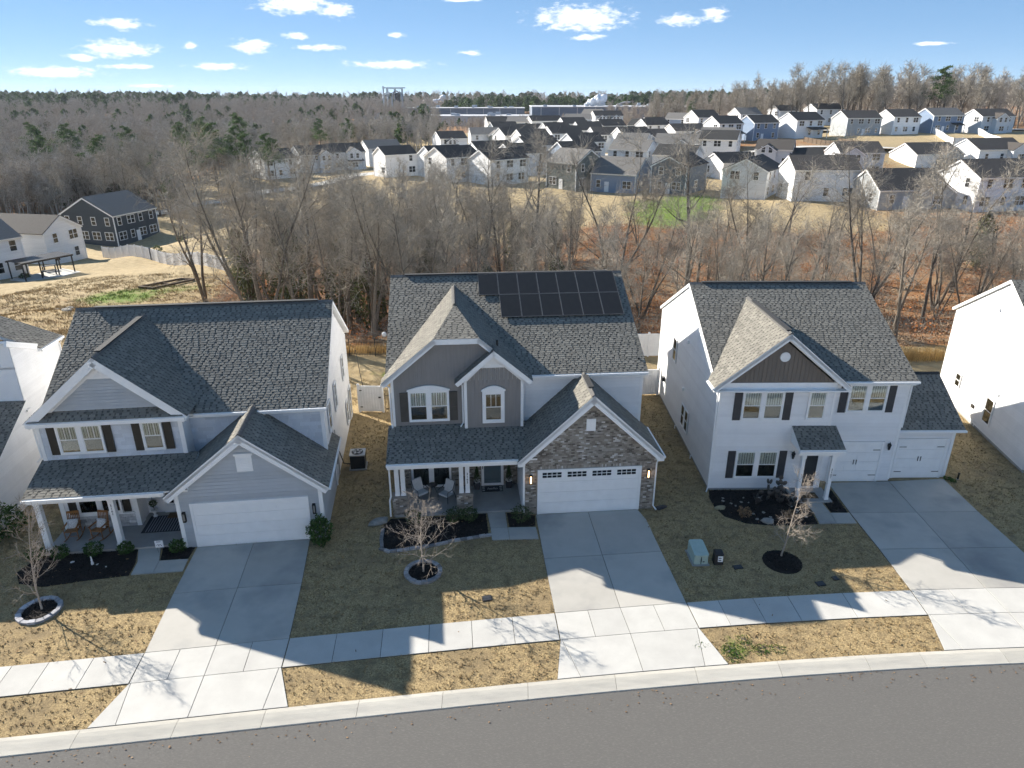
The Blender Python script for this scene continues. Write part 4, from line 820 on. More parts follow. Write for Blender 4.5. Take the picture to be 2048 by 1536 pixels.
roof(Lh, [(-.42, -.25, 2.72), (3.05, -.25, 5.5), (3.05, 2.9, 5.5), (-.42, 2.9, 2.72)], (0, -1, 0), sg); roof(Lh, [(6.5, -.25, 2.72), (6.5, 4.7, 2.72), (3.05, 4.7, 5.5), (3.05, -.25, 5.5)], (0, 1, 0), sg); ridge(Lh, (3.05, -.25, 5.52), (3.05, 2.75, 5.52))
boardline(Lh, front(-.22), [(-.42, 2.66), (3.05, 5.4), (6.5, 2.66)], .28, -.02, .03); gutter(Lh, (6.53, -.25, 2.67), (6.53, 4.7, 2.67))
spout(Lh, [(-6.02, -.2, 2.9), (-5.9, -.05, 2.75), (-5.6, .2, 2.72)]); spout(Lh, [(-5.95, 1.9, 5.5), (-5.92, 1.9, 3.9), (-6.1, 1.75, 3.75)]); spout(Lh, [(6.5, 4.6, 2.6), (6.2, 4.5, 2.4), (6.17, 4.5, .1)])
MB().box(-5.9, -.02, .1, 1.98, -.1, .12).box(-2.5, -.02, 1.98, 2.95, -.1, .12).build('porch_slab', M['porch'], Lh)
def lcol(x, y):
    b = MB(); b.box(x - .15, x + .15, y - .15, y + .15, .12, .3); b.box(x - .12, x + .12, y - .12, y + .12, .3, 2.5); b.box(x - .14, x + .14, y - .14, y + .14, 2.5, 2.74); return b.build('porch_column', M['white'], Lh)
lcol(-5.75, .35); lcol(-2.78, .35); trimbox(Lh, 'porch_beam', [(-5.9, 0, .22, .48, 2.6, 2.8)]); trimbox(Lh, 'corner_board', [(-5.8, -5.62, 1.94, 2.0, .1, 2.7)]); trimbox(Lh, 'corner_board', [(-2.66, -2.46, 1.9, 2.4, .1, 2.7)])
PF = front(1.97); window(Lh, PF, -5.05, -3.15, .86, 2.45, 2, 3, curtain=None, rail=.72); shutter(Lh, PF, -5.42, -5.08, .9, 2.45, M['shutter_brown']); shutter(Lh, PF, -3.1, -2.78, .9, 2.45, M['shutter_brown'])
st = MB().obox(PF, -5.6, -2.66, .12, .8, 0, .05).build('stone_wainscot', M['mortar'], Lh)
for j in range(4):
    u = -5.6 - .2 * (j % 2)
    while u < -2.7:
        w = rnd.uniform(.28, .55); a = max(u, -5.6); b = min(u + w - .012, -2.66)
        if b > a + .03: MB().obox(PF, a, b, .13 + j * .165, .13 + (j + 1) * .165 - .012, .05, .07 + rnd.uniform(0, .02), rnd.random()).build('stone', M['stone'], st)
        u += w
MB().obox(PF, -5.62, -2.64, .8, .86, 0, .11).build('stone_sill', M['white'], Lh)
PD = front(2.95); d = MB(); d.obox(PD, -1.75, -1.62, .12, 2.4, 0, .06); d.obox(PD, -.35, -.22, .12, 2.4, 0, .06); d.obox(PD, -1.62, -1.2, .12, .5, 0, .05); d.obox(PD, -1.2, -1.1, .12, 2.4, 0, .06); d.obox(PD, -1.62, -.35, 2.3, 2.4, 0, .06); dr = d.build('front_door', M['white'], Lh)
MB().obox(PD, -1.1, -.35, .14, 2.3, 0, .03).build('door_leaf', M['door_dark'], dr); MB().obox(PD, -1.5, -1.3, .6, 2.2, .0, .02).build('sidelight', M['glass_far'], dr)
digits(Lh, '3161', front(.22), -2.78, 2.2, .15, M['black'])
PR = rightw(6.13)
for (u0, u1, v0, v1) in ((3.9, 4.8, 3.3, 4.85), (6.45, 7.3, 3.3, 4.8), (10.4, 11.2, 3.45, 4.85), (10.7, 11.5, .5, 1.95), (12.4, 13.3, .1, 2.1)): window(Lh, PR, u0, u1, v0, v1, 1, 0, curtain=None, trim=.06)
mt = MB(); mt.obox(PR, 5.05, 5.35, 1.0, 1.6, 0, .12).tube([PR(5.2, 1.6, .06), PR(5.2, 2.9, .06)], .025, 6).tube([PR(5.6, 1.3, .05), PR(5.6, .1, .05)], .03, 6); mt.build('electric_meter', M['silver'], Lh)
# ================================================================== right house
Rh = empty('house', (10.02, 30.95, 0), .5, 'white vinyl-sided two-storey house with charcoal shutters and two single garage doors', 'house')
block(Rh, 'wall', 'vinyl', 0, 9.6, .82, 13.5, -.3, 5.55, gx=8.6); block(Rh, 'wall', 'vinyl', 0, 5.58, .02, .82, -.3, 5.6); MB().prism(front(1.5), [(0, 5.6), (5.58, 5.6), (2.85, 7.95)], 0, 1.48).build('wall', M['taupe_dk'], Rh)
block(Rh, 'wall', 'vinyl', 9.6, 12.72, 1.17, 7.2, -.3, 2.75); MB().prism(Pl((9.6, 0, 0), (0, 1, 0), (0, 0, 1)), [(1.17, 2.75), (7.2, 2.75), (4.1, 4.7)], 0, 3.12).build('wall', M['vinyl'], Rh)
P0 = front(.02); lap(Rh, P0, [(.05, .1), (5.5, .1), (5.5, 5.6), (.05, 5.6)], M['vinyl']); PG = front(.82); lap(Rh, PG, [(5.58, .1), (6.5, .1), (6.5, 2.4), (5.58, 2.4)], M['vinyl']); lap(Rh, PG, [(5.58, 2.4), (9.55, 2.4), (9.55, 5.55), (5.58, 5.55)], M['vinyl']); lap(Rh, PG, [(8.95, .1), (9.55, .1), (9.55, 2.4), (8.95, 2.4)], M['vinyl'])
lap(Rh, leftw(-.002), [(-13.4, .1), (-.1, .1), (-.1, 5.6), (-7.1, 8.75), (-13.4, 5.6)], M['vinyl']); lap(Rh, rightw(5.582), [(.05, .1), (.8, .1), (.8, 5.5), (.05, 5.5)], M['vinyl']); lap(Rh, rightw(9.602), [(.85, 2.6), (13.4, 2.6), (13.4, 5.5), (7.1, 8.6), (.85, 5.5)], M['vinyl'])
trimbox(Rh, 'foundation', [(-.03, 5.6, -.005, .3, -.3, .1), (-.03, .3, .3, 13.5, -.3, .1)], 'porch')
gr = MB().obox(front(.018), .3, 5.4, 5.86, 5.9, 0, .004).build('gable_wall', M['taupe_dk'], Rh); planks(gr, front(.018), [(.3, 5.88), (5.42, 5.88), (2.85, 7.95)], M['taupe_dk'], .2)
MB().obox(front(.02), .0, 5.6, 5.6, 5.88, 0, .04).build('frieze_board', M['white'], Rh)
vb = MB().lathe((0, 0, 0), [(.24, 0), (.24, .05)], 20); vo = vb.build('round_vent', M['white'], Rh); vo.location = (2.85, -.005, 7.2); vo.rotation_euler = (R(90), 0, 0)
for i in range(5): MB().box(-.15, .15, -.16 + i * .075, -.13 + i * .075, .05, .065).build('louvre', M['white'], vo)
[trimbox(Rh, 'corner_board', [q]) for q in [(-.03, .08, -.02, .1, .1, 5.6), (5.5, 5.61, -.02, .1, .1, 5.6), (9.5, 9.63, .78, .9, .1, 5.55)]]
window(Rh, P0, 1.16, 3.3, .68, 2.24, 2, 0, curtain='curtain_pale', mullw=.2); shutter(Rh, P0, .76, 1.13, .69, 2.22, M['shutter_grey']); shutter(Rh, P0, 3.33, 3.7, .69, 2.22, M['shutter_grey'])
window(Rh, P0, 1.12, 3.13, 3.92, 5.46, 2, 0, curtain='curtain_pale', mullw=.2); shutter(Rh, P0, .72, 1.09, 3.92, 5.44, M['shutter_grey']); shutter(Rh, P0, 3.16, 3.53, 3.92, 5.44, M['shutter_grey']); window(Rh, P0, 4.3, 5.22, 3.92, 5.46, 1, 0, curtain='curtain_pale')
window(Rh, PG, 6.62, 8.58, 3.94, 5.48, 2, 0, curtain='curtain_pale', mullw=.2); shutter(Rh, PG, 6.22, 6.59, 3.94, 5.46, M['shutter_grey']); shutter(Rh, PG, 8.61, 8.97, 3.94, 5.46, M['shutter_grey'])
garage_door(Rh, PG, 6.4, 8.85, .08, 2.2, carriage=True); garage_door(Rh, front(1.17), 9.95, 12.35, .08, 2.18, carriage=True); lap(Rh, front(1.17), [(9.65, 2.3), (12.7, 2.3), (12.7, 2.72), (9.65, 2.72)], M['vinyl'])
carriage_lamp(Rh, P0, 4.0, 2.0); carriage_lamp(Rh, PG, 9.2, 2.05)
trimbox(Rh, 'corner_board', [(12.6, 12.75, 1.13, 1.25, .05, 2.7)])
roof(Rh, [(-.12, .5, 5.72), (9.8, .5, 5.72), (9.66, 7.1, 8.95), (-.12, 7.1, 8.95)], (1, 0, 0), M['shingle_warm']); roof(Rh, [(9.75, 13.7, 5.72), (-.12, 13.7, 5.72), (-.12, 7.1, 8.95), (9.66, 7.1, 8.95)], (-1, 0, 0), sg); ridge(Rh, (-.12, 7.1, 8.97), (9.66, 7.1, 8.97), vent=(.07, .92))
kz = 5.74 + 3.28 * .825
roof(Rh, [(-.42, -.33, 5.74), (2.86, -.33, kz), (2.86, 6.2, kz), (-.42, .75, 5.74)], (0, -1, 0), sg); roof(Rh, [(6.14, -.33, 5.74), (6.14, .75, 5.74), (2.86, 6.2, kz), (2.86, -.33, kz)], (0, 1, 0), sg); ridge(Rh, (2.86, -.33, kz + .02), (2.86, 6.0, kz + .02), vent=(.05, .85))
boardline(Rh, front(-.3), [(-.42, 5.68), (2.86, kz - .07), (6.14, 5.68)], .2, -.02, .03); boardline(Rh, front(.0), [(.0, 5.88), (2.86, kz - .25), (5.72, 5.88)], .12, 0, .05, 'frieze_board')
gutter(Rh, (6.1, .46, 5.66), (9.85, .46, 5.66)); gutter(Rh, (-.46, -.33, 5.68), (-.46, .7, 5.68)); spout(Rh, [(-.44, -.25, 5.62), (-.12, -.05, 5.4), (-.07, -.05, .15), (-.2, -.3, .05)]); spout(Rh, [(9.8, .5, 5.6), (9.68, .76, 5.4), (9.66, .78, 3.1)]); trimbox(Rh, 'soffit', [(-.4, 6.1, -.3, .02, 5.5, 5.56), (5.58, 9.7, .5, .82, 5.5, 5.56)])
roof(Rh, [(9.62, .92, 2.86), (13.05, .92, 2.86), (13.05, 4.1, 4.75), (9.62, 4.1, 4.75)], (1, 0, 0), sg, .12); roof(Rh, [(13.05, 7.3, 2.86), (9.62, 7.3, 2.86), (9.62, 4.1, 4.75), (13.05, 4.1, 4.75)], (-1, 0, 0), sg, .12); ridge(Rh, (9.7, 4.1, 4.77), (13.05, 4.1, 4.77), 'ridge'); gutter(Rh, (9.62, .88, 2.79), (13.1, .88, 2.79))
# entry canopy
roof(Rh, [(3.72, -1.35, 2.95), (5.9, -1.35, 2.95), (5.9, .0, 3.58), (3.72, .0, 3.58)], (1, 0, 0), sg, .1, 'canopy'); gutter(Rh, (3.7, -1.38, 2.86), (5.9, -1.38, 2.86))
MB().prism(leftw(3.78), [(0, 2.75), (1.2, 2.75), (1.2, 2.88), (0, 3.45)], -.06, 0).build('canopy_side', M['white'], Rh); MB().prism(leftw(5.8), [(0, 2.75), (1.2, 2.75), (1.2, 2.88), (0, 3.45)], -.06, 0).build('canopy_side', M['white'], Rh); trimbox(Rh, 'canopy_beam', [(3.75, 5.85, -1.25, -1.1, 2.6, 2.84)])
for x in (4.05, 5.5): column(Rh, x, -1.1, .1, 2.65, .17)
MB().box(3.9, 5.75, -1.35, .0, -.1, .1).build('entry_slab', M['porch'], Rh)
d = MB(); d.obox(P0, 4.42, 4.54, .1, 2.3, .02, .08); d.obox(P0, 5.3, 5.42, .1, 2.3, .02, .08); d.obox(P0, 4.54, 5.3, 2.2, 2.3, .02, .08); d.obox(P0, 4.54, 5.3, .1, .2, .02, .06); dr = d.build('front_door', M['white'], Rh); MB().obox(P0, 4.54, 5.3, .2, 2.2, .02, .045).build('door_leaf', M['door_dark'], dr)
digits(Rh, '3167', front(-1.19), 5.5, 1.75, .15, M['black'])
PL = leftw(-.03); window(Rh, PL, -6.3, -4.7, .75, 2.1, 2, 0, curtain=None, trim=.06); window(Rh, PL, -9.5, -8.6, 3.6, 5.1, 1, 0, curtain=None, trim=.06)
MB().obox(PL, -11.2, -10.9, 1.5, 1.75, .0, .2).build('flood_lamp', M['dark_metal'], Rh)
for (u, v) in ((-6.25, 5.8), (-6.3, 2.9)): MB().obox(PL, u - .09, u + .09, v - .09, v + .09, 0, .12).build('wall_vent', M['white'], Rh)
for y in (3.2, 7.0): MB().tube([PL(-y, .25, .0), PL(-y, .25, .14), PL(-y, .05, .14)], .03, 6).build('drain_pipe', M['white'], Rh)
# ================================================================== neighbours cut by the frame
N0 = empty('house', (-23.6, 28.0, 0), 5, 'white-sided house at the left frame edge with a dark grey roof', 'house')
block(N0, 'wall', 'vinyl', -9, -.02, -3.5, 3.4, -.3, 2.9); MB().prism(Pl((-9, 0, 0), (0, 1, 0), (0, 0, 1)), [(-3.5, 2.9), (3.4, 2.9), (3.4, 4.6), (-.2, 2.9)], 0, 8.98).build('wall', M['vinyl'], N0); block(N0, 'wall', 'vinyl', -9, -.02, 3.4, 7.5, -.3, 6.5)
MB().prism(Pl((-9, 0, 0), (0, 1, 0), (0, 0, 1)), [(3.4, 6.4), (5.5, 6.4), (5.4, 6.9), (3.4, 7.7)], 0, 8.98).build('wall', M['vinyl'], N0)
lap(N0, rightw(-.02), [(-3.5, 0), (3.4, 0), (3.4, 4.7), (-3.5, 1.3)], M['vinyl'], .15); lap(N0, rightw(-.02), [(3.4, 0), (7.5, 0), (7.5, 6.5), (5.45, 6.8), (3.4, 7.7)], M['vinyl'], .15)
roof(N0, [(-9, -2.5, 1.62), (.12, -2.5, 1.62), (.12, 3.33, 4.78), (-9, 3.33, 4.78)], (1, 0, 0), sg, .14); trimbox(N0, 'flashing', [(-9, .1, 3.3, 3.6, 4.2, 4.3)])
roof(N0, [(.15, 5.5, 6.7), (.15, 7.7, 6.7), (-5, 7.7, 8.8), (-5, 5.5, 8.8)], (0, 1, 0), sg); boardline(N0, rightw(.0), [(3.2, 7.85), (5.45, 6.92)], .22, -.05, .08); gutter(N0, (.2, 5.5, 6.62), (.2, 7.7, 6.62)); spout(N0, [(.18, 7.55, 6.55), (.05, 7.45, 6.3), (.05, 7.45, .1)]); roof(N0, [(-9, 3.2, 7.9), (.1, 3.2, 7.9), (.1, 5.5, 6.98), (-9, 5.5, 6.98)], (-1, 0, 0), sg, .12)
N4 = empty('house', (27.14, 32.47, 0), -8.5, 'bright white gable-end house at the right frame edge', 'house')
block(N4, 'wall', 'vinyl', .02, 11, .2, 11.4, -.3, 5.7, gx=8.85); lap(N4, leftw(.0), [(-11.4, .15), (-.2, .15), (-.2, 5.7), (-5.8, 8.85), (-11.4, 5.7)], M['vinyl'], .14); trimbox(N4, 'foundation', [(-.01, .3, .2, 11.4, -.3, .15)], 'porch')
roof(N4, [(-.15, -.1, 5.72), (11, -.1, 5.72), (11, 5.9, 9.07), (-.15, 5.9, 9.07)], (1, 0, 0), M['shingle_warm']); roof(N4, [(11, 11.75, 5.8), (-.15, 11.75, 5.8), (-.15, 5.9, 9.07), (11, 5.9, 9.07)], (-1, 0, 0), sg)
PN = leftw(-.02); window(N4, PN, -5.2, -4.25, .75, 2.35, 1, 0, curtain=None, trim=.06); window(N4, PN, -9.3, -8.55, 1.35, 2.3, 1, 0, curtain='curtain_pale', trim=.06)
for (u, v) in ((-6.4, 7.2), (-4.2, 2.8)): MB().obox(PN, u - .09, u + .09, v - .09, v + .09, 0, .12).build('wall_vent', M['white'], N4)
MB().tube([PN(-5.9, .3, 0), PN(-5.9, .4, .15), PN(-5.9, .15, .15)], .03, 6).tube([PN(-5.6, .3, 0), PN(-5.6, .4, .15), PN(-5.6, .15, .15)], .03, 6).build('drain_pipe', M['white'], N4); MB().obox(PN, -6.6, -6.3, 1.0, 1.2, 0, .1).build('hose_box', M['shutter_brown'], N4)
# ------------------------------------------------------------------ solar panels
k3 = (9.53 - 6.2) / 6.75; U = Vector((1, 0, 0)); Vv = Vector((0, 1, k3)).normalized(); pan_me = {}
def solar(u, row, label):
    y = 7.52 + (1.57 if row == 0 else 0) - 1.57 + (0 if row == 0 else 0)
    y = 7.53 if row == 0 else 5.97
    P = Pl((0, 0, 0), U, Vv); o = empty('solar_panel', C.matrix_basis @ Vector((u, y, 6.2 + k3 * (y - 2.45) + .1)), 5.0, label, 'solar panel', 'solar panels on the roof of the brick garage house')
    w, h = 1.05, 1.71
    if not pan_me:
        f = MB(); t = .018
        f.obox(P, 0, t, 0, h, 0, .045); f.obox(P, w - t, w, 0, h, 0, .045); f.obox(P, t, w - t, 0, t, 0, .045); f.obox(P, t, w - t, h - t, h, 0, .045); pan_me['f'] = f.mesh('frame', M['panel_frame'])
        g = MB(); g.obox(P, t, w - t, t, h - t, .01, .036); pan_me['g'] = g.mesh('cells', M['panel'])
        b = MB()
        for x in (.25, .8): b.obox(P, x, x + .04, 0, h, -.06, 0)
        pan_me['b'] = b.mesh('rail', M['dark_metal'])
    link('frame', pan_me['f'], o); link('cells', pan_me['g'], o); link('rail', pan_me['b'], o)
nth = ('first', 'second', 'third', 'fourth', 'fifth', 'sixth', 'seventh')
for i in range(7): solar(-1.64 + i * 1.07, 0, 'black solar panel, %s from the left in the upper row on the roof' % nth[i])
for i in range(6): solar(-.57 + i * 1.07, 1, 'black solar panel, %s from the left in the lower row on the roof' % nth[i])
# ------------------------------------------------------------------ vegetation generators
def leaves(n, rad, size, seed, cone=False, shell=.55, lump=.35):
    r = np.random.RandomState(seed); d = r.normal(size=(n, 3)); d /= np.linalg.norm(d, axis=1)[:, None]; rr = (shell + (1 - shell) * r.rand(n)) ** .6
    lob = 1 + lump * np.sin(d[:, 0] * 5 + seed) * np.sin(d[:, 1] * 6 + 1.3) * np.cos(d[:, 2] * 5 + seed * .7); p = d * (rr * lob)[:, None]
    if cone:
        t = r.rand(n) ** .7; a = r.uniform(0, 2 * math.pi, n); w = (1 - t * .96) * np.sqrt(.25 + .75 * r.rand(n)) * (1 + lump * np.sin(a * 3 + seed + t * 9)); p = np.stack([np.cos(a) * w, np.sin(a) * w, t * 2 - 1], -1)
    p = p * np.array(rad); a = r.normal(size=(n, 3)); a /= np.linalg.norm(a, axis=1)[:, None]; b = np.cross(a, r.normal(size=(n, 3))); b /= np.linalg.norm(b, axis=1)[:, None] + 1e-9
    s = (size * r.uniform(.6, 1.4, n))[:, None]; v = np.stack([p - a * s, p + b * s * .5, p + a * s, p - b * s * .5], 1).reshape(-1, 3)
    return v, np.arange(4 * n).reshape(n, 4), r.rand(n)
def shrub(name, loc, rad, n, size, m, seed, label, group=None, cone=False, cat='shrub'):
    o = empty(name, loc, 0, label, cat, group); v, f, t = leaves(n, rad, size, seed, cone); v = v + np.array([0, 0, rad[2] * .95]); link('foliage', np_mesh('foliage', v, f, m, t), o)
    b = MB(); rr = random.Random(seed)
    for i in range(5): a = rr.uniform(0, 6.28); b.tube([(0, 0, -.02), (rad[0] * .35 * math.cos(a), rad[1] * .35 * math.sin(a), rad[2] * .8), (rad[0] * .6 * math.cos(a), rad[1] * .6 * math.sin(a), rad[2] * 1.4)], [.016, .011, .004], 4)
    b.build('stems', M['bark'], o); return o
def wander(rr, p, d, L, n, wob, up):
    pts = [p.copy()]; d = d.normalized()
    for i in range(n):
        d = (d + Vector((rr.gauss(0, wob), rr.gauss(0, wob), rr.gauss(0, wob) + up))).normalized(); p = p + d * (L / n); pts.append(p.copy())
    return pts
def gen_tree(seed, H, r0, n1=15, n2=7, n3=5, sliver=4, low=.3, spread=(30, 60), lean=.03, sl_w=.008, forks=1, up1=.10, len1=.36, twig_r=.007, l3=.12):
    """bare tree: returns trunk MB (trunk and limbs) and crown MB (twigs)"""
    rr = random.Random(seed); T = MB(); K_ = MB(); tips = []
    def side(d, ang):
        ax = d.cross(Vector((rr.gauss(0, 1), rr.gauss(0, 1), rr.gauss(0, 1)))).normalized(); return (Matrix.Rotation(R(ang), 3, ax) @ d).normalized()
    stems = []
    for f in range(forks):
        d = Vector((rr.gauss(0, lean), rr.gauss(0, lean), 1)); 
        if forks > 1: a = 6.28 * f / forks + rr.random(); d = Vector((math.cos(a) * .3, math.sin(a) * .3, 1))
        pts = wander(rr, Vector((0, 0, -.4)), d, H * rr.uniform(.88, 1.0) + .4, 9, .06, .05); rad = [max(.012, r0 / forks ** .5 * (1 - .9 * (i / 9) ** 1.0)) for i in range(10)]; rad[0] *= 1.3
        T.tube(pts, rad, 8, rr.random(), False); stems.append((pts, rad))
    def at(pts, t): k = min(int(t * (len(pts) - 1)), len(pts) - 2); u = t * (len(pts) - 1) - k; return pts[k].lerp(pts[k + 1], u), (pts[k + 1] - pts[k]).normalized()
    for pts, rad in stems:
        for i in range(n1):
            t = low + (1 - low) * (i + rr.random()) / n1; p, d = at(pts, t); rb = rad[min(9, int(t * 9))] * rr.uniform(.35, .6); L = H * len1 * rr.uniform(.6, 1.15) * (1.15 - t * .75)
            q = wander(rr, p, side(d, rr.uniform(*spread)), L, 5, .14, up1); T.tube(q, [rb, rb * .8, rb * .6, rb * .45, rb * .3, .008], 5, rr.random(), False)
            for j in range(n2):
                t2 = .2 + .8 * (j + rr.random()) / n2; p2, d2 = at(q, min(.999, t2)); L2 = L * rr.uniform(.3, .55) * (1.2 - t2 * .5); r2 = max(twig_r * 1.5, rb * (1 - t2) * .5)
                q2 = wander(rr, p2, side(d2, rr.uniform(25, 65)), L2, 3, .18, .07); K_.tube(q2, [r2, r2 * .75, r2 * .5, twig_r * .7], 4, rr.random(), False)
                for k in range(n3):
                    p3, d3 = at(q2, min(.999, .15 + .85 * (k + rr.random()) / n3)); q3 = wander(rr, p3, side(d3, rr.uniform(20, 60)), H * l3 * rr.uniform(.4, 1), 2, .2, .05); K_.tube(q3, [twig_r, twig_r * .8, twig_r * .4], 3, rr.random(), False)
                    for s in range(sliver):
                        p4, d4 = at(q3, rr.random() * .98); d5 = side(d4, rr.uniform(20, 65)); e = p4 + d5 * H * l3 * rr.uniform(.25, .7); w = d5.cross(Vector((rr.gauss(0, 1), rr.gauss(0, 1), rr.gauss(0, 1)))).normalized() * sl_w; K_.poly([tuple(p4 - w), tuple(p4 + w), tuple(e)], rr.random())
    return T, K_
def young_tree(loc, seed, H, label, lean, spread=(35, 75), up=.06, n1=24, wid=.34):
    o = empty('young_tree', loc, 0, label, 'tree'); T, K_ = gen_tree(seed, H, .045, n1, 5, 3, 2, .2, spread, lean, .004, 1, up, wid, .0055, .085); T.build('trunk', M['bark_pale'], o, True); K_.build('crown', M['bark_pale'], o)
young_tree((-18.42, 21.88, .02), 21, 4.2, 'small bare tree in the pale oval ring on the grey house lawn', .13, (25, 55), .10, 24, .38)
young_tree((-3.76, 24.28, .02), 5, 4.0, 'small bare tree with reddish twigs in the round block ring', .02, (45, 80), .05, 28, .46)
young_tree((11.75, 25.35, .02), 8, 4.4, 'small bare pale tree in the plain mulch circle by the white house', .03, (50, 85), .03, 24, .30)
def hp(Hh, x, y, z=0): return Hh.matrix_basis @ Vector((x, y, z))
# ------------------------------------------------------------------ shrubs
LS = 'shrubs in the mulch bed of the grey house'
for i, (x, y, s, lb) in enumerate(((-19.62, 25.25, .4, 'leftmost low green shrub before the porch with rocking chairs'), (-18.25, 25.45, .42, 'pale green shrub in the middle of the porch bed of the grey house'), (-16.95, 25.6, .36, 'dark green shrub beside the right porch post of the grey house'), (-14.72, 25.75, .36, 'round green shrub behind the small yard sign'), (-20.6, 25.1, .4, 'green shrub at the corner post half hidden by the bare tree'))):
    shrub('shrub', (x, y, .02), (s, s * .9, s * .75), 420, .055, M['leaf'], 40 + i, lb, LS)
shrub('evergreen_bush', (-8.55, 26.3, 0), (.52, .48, .72), 1500, .06, M['leaf'], 60, 'tall bright green bush at the right corner of the grey garage'); shrub('evergreen_bush', (-23.1, 27.0, 0), (.9, .9, .75), 1500, .07, M['leaf'], 61, 'dark green bush at the left frame edge beside the siding')
for i, (x, y, s, lb) in enumerate(((-2.75, 28.05, .42, 'dark green shrub left of two before the brick pier'), (-2.0, 28.15, .42, 'dark green shrub beside the front path of the brick house'), (.45, 28.15, .48, 'round dark shrub between front path and brick garage'), (-4.6, 27.9, .4, 'dark shrub behind the small bare tree'))):
    shrub('shrub', (x, y, .02), (s, s, s * .8), 520, .05, M['leaf_dark'], 70 + i, lb, 'shrubs in the mulch bed of the brick house')
for i, (x, y, s, lb) in enumerate(((11.1, 28.55, .34, 'brown dry shrub in the rock bed of the white house'), (13.2, 28.35, .3, 'low brown tuft beside the pale boulder'))): shrub('dry_shrub', (x, y, .02), (s, s, s * .6), 300, .05, M['leaf_brown'], 80 + i, lb)
def cactus(loc, seed, n, label):
    rr = random.Random(seed); o = empty('prickly_pear', loc, rr.uniform(0, 360), label, 'cactus', 'prickly pears before the white house'); me = MB(); N = 10
    for h, r in ((-.02, .02), (-.012, .1), (0, .115), (.012, .1), (.02, .02)): pass
    prof = [(.02, -.018), (.1, -.014), (.125, 0), (.1, .014), (.02, .018)]; me.lathe((0, 0, 0), prof, N); mesh = me.mesh('pad', M['cactus'], True); base = [(Vector((0, 0, 0)), Vector((0, 0, 1)))]
    for i in range(n):
        p, d = rr.choice(base); ax = Vector((rr.gauss(0, 1), rr.gauss(0, 1), .2)).normalized(); d2 = (d + ax * .75).normalized(); c = p + d2 * .16; q = link('pad', mesh, o); nn = d2.cross(ax)
        if nn.length < .1: nn = Vector((1, 0, 0))
        nn.normalize(); q.matrix_local = Matrix.Translation(c) @ Matrix((d2.cross(nn), d2, nn)).transposed().to_4x4() @ Matrix.Diagonal((.85, 1.15, 1, 1)); base.append((c + d2 * .13, d2))
M['cactus'] = mat('cactus_pad', (.10, .085, .07), (.06, .055, .05), 6, .7)
for i, (x, y, lb) in enumerate(((12.0, 29.6, 'prickly pear left of the others under the front window'), (12.6, 29.9, 'prickly pear second from the left under the front window'), (13.2, 29.7, 'prickly pear third from the left under the front window'), (13.7, 29.4, 'prickly pear nearest the entry post'))): cactus((x, y, .02), 90 + i, 15, lb)
def rock(name, loc, s, seed, m, label, cat='rock', group=None):
    rr = random.Random(seed); b = MB(); N = 9; ph = [rr.uniform(0, 6) for _ in range(4)]; prof = [(.35, 0), (.95, .1), (1, .35), (.8, .7), (.4, .92), (.05, 1)]; b.lathe((0, 0, 0), prof, N)
    b.v = [(x * s[0] * (1 + .18 * math.sin(3 * math.atan2(y, x) + ph[0] + z * 3)), y * s[1] * (1 + .15 * math.sin(2 * math.atan2(y, x) + ph[1])), z * s[2] * (1 + .15 * math.sin(x * 4 + ph[2]))) for x, y, z in b.v]; o = b.build(name, m, None); o.location = loc; o.rotation_euler = (0, 0, rr.uniform(0, 6)); return tag(o, label, cat, group)
M['rock'] = mat('field_stone', (.32, .31, .28), (.22, .21, .19), 5, .9, .5, 30); M['rock_y'] = mat('mossy_stone', (.34, .31, .20), (.24, .22, .14), 5, .9, .5, 30)
rock('boulder', (12.05, 28.0, 0), (.3, .22, .2), 1, M['rock'], 'flat pale boulder at the front edge of the rock bed'); rock('boulder', (10.1, 29.15, 0), (.16, .28, .18), 2, M['rock_y'], 'yellowish mossy boulder at the left end of the rock bed'); rock('boulder', (-6.25, 27.95, 0), (.5, .28, .22), 3, M['rock'], 'grey flat stone under the left downspout of the brick house'); rock('splash_stone', (7.25, 29.25, 0), (.35, .2, .08), 4, M['plastic_dark'], 'dark splash block under the garage downspout')
rr = random.Random(17)
for i in range(22):
    x = rr.uniform(10.2, 14.0); y = rr.uniform(28.1, 30.2); s = rr.uniform(.04, .1)
    if inpoly(np.array([x]), np.array([y]), BEDS[4])[0]: rock('pebble', (x, y, .015), (s, s * .8, s * .7), 100 + i, M['rock'], 'small grey pebble lying in the rock bed of the white house', 'pebble', 'pebbles in the rock bed')
for i, (x, y, s) in enumerate(((-18.9, 24.9, .09), (-17.75, 24.75, .06), (-17.3, 24.6, .05))): rock('white_stone', (x, y, .02), (s, s * .7, s * .6), 140 + i, M['cushion'], ('largest white stone in the porch bed', 'white pebble below the middle shrub', 'tiny white pebble in the black mulch')[i], 'stone')
st = MB(); st.lathe((0, 0, 0), [(.05, 0), (.06, .08), (.03, .16), (.045, .22), (.02, .3)], 8).box(-.02, 0, -.01, .01, .28, .42).box(.01, .03, -.01, .01, .28, .4); o = st.build('garden_figurine', M['white'], None); o.location = (-17.95, 24.75, .02); tag(o, 'small white rabbit-like figurine standing in the porch bed', 'figurine')
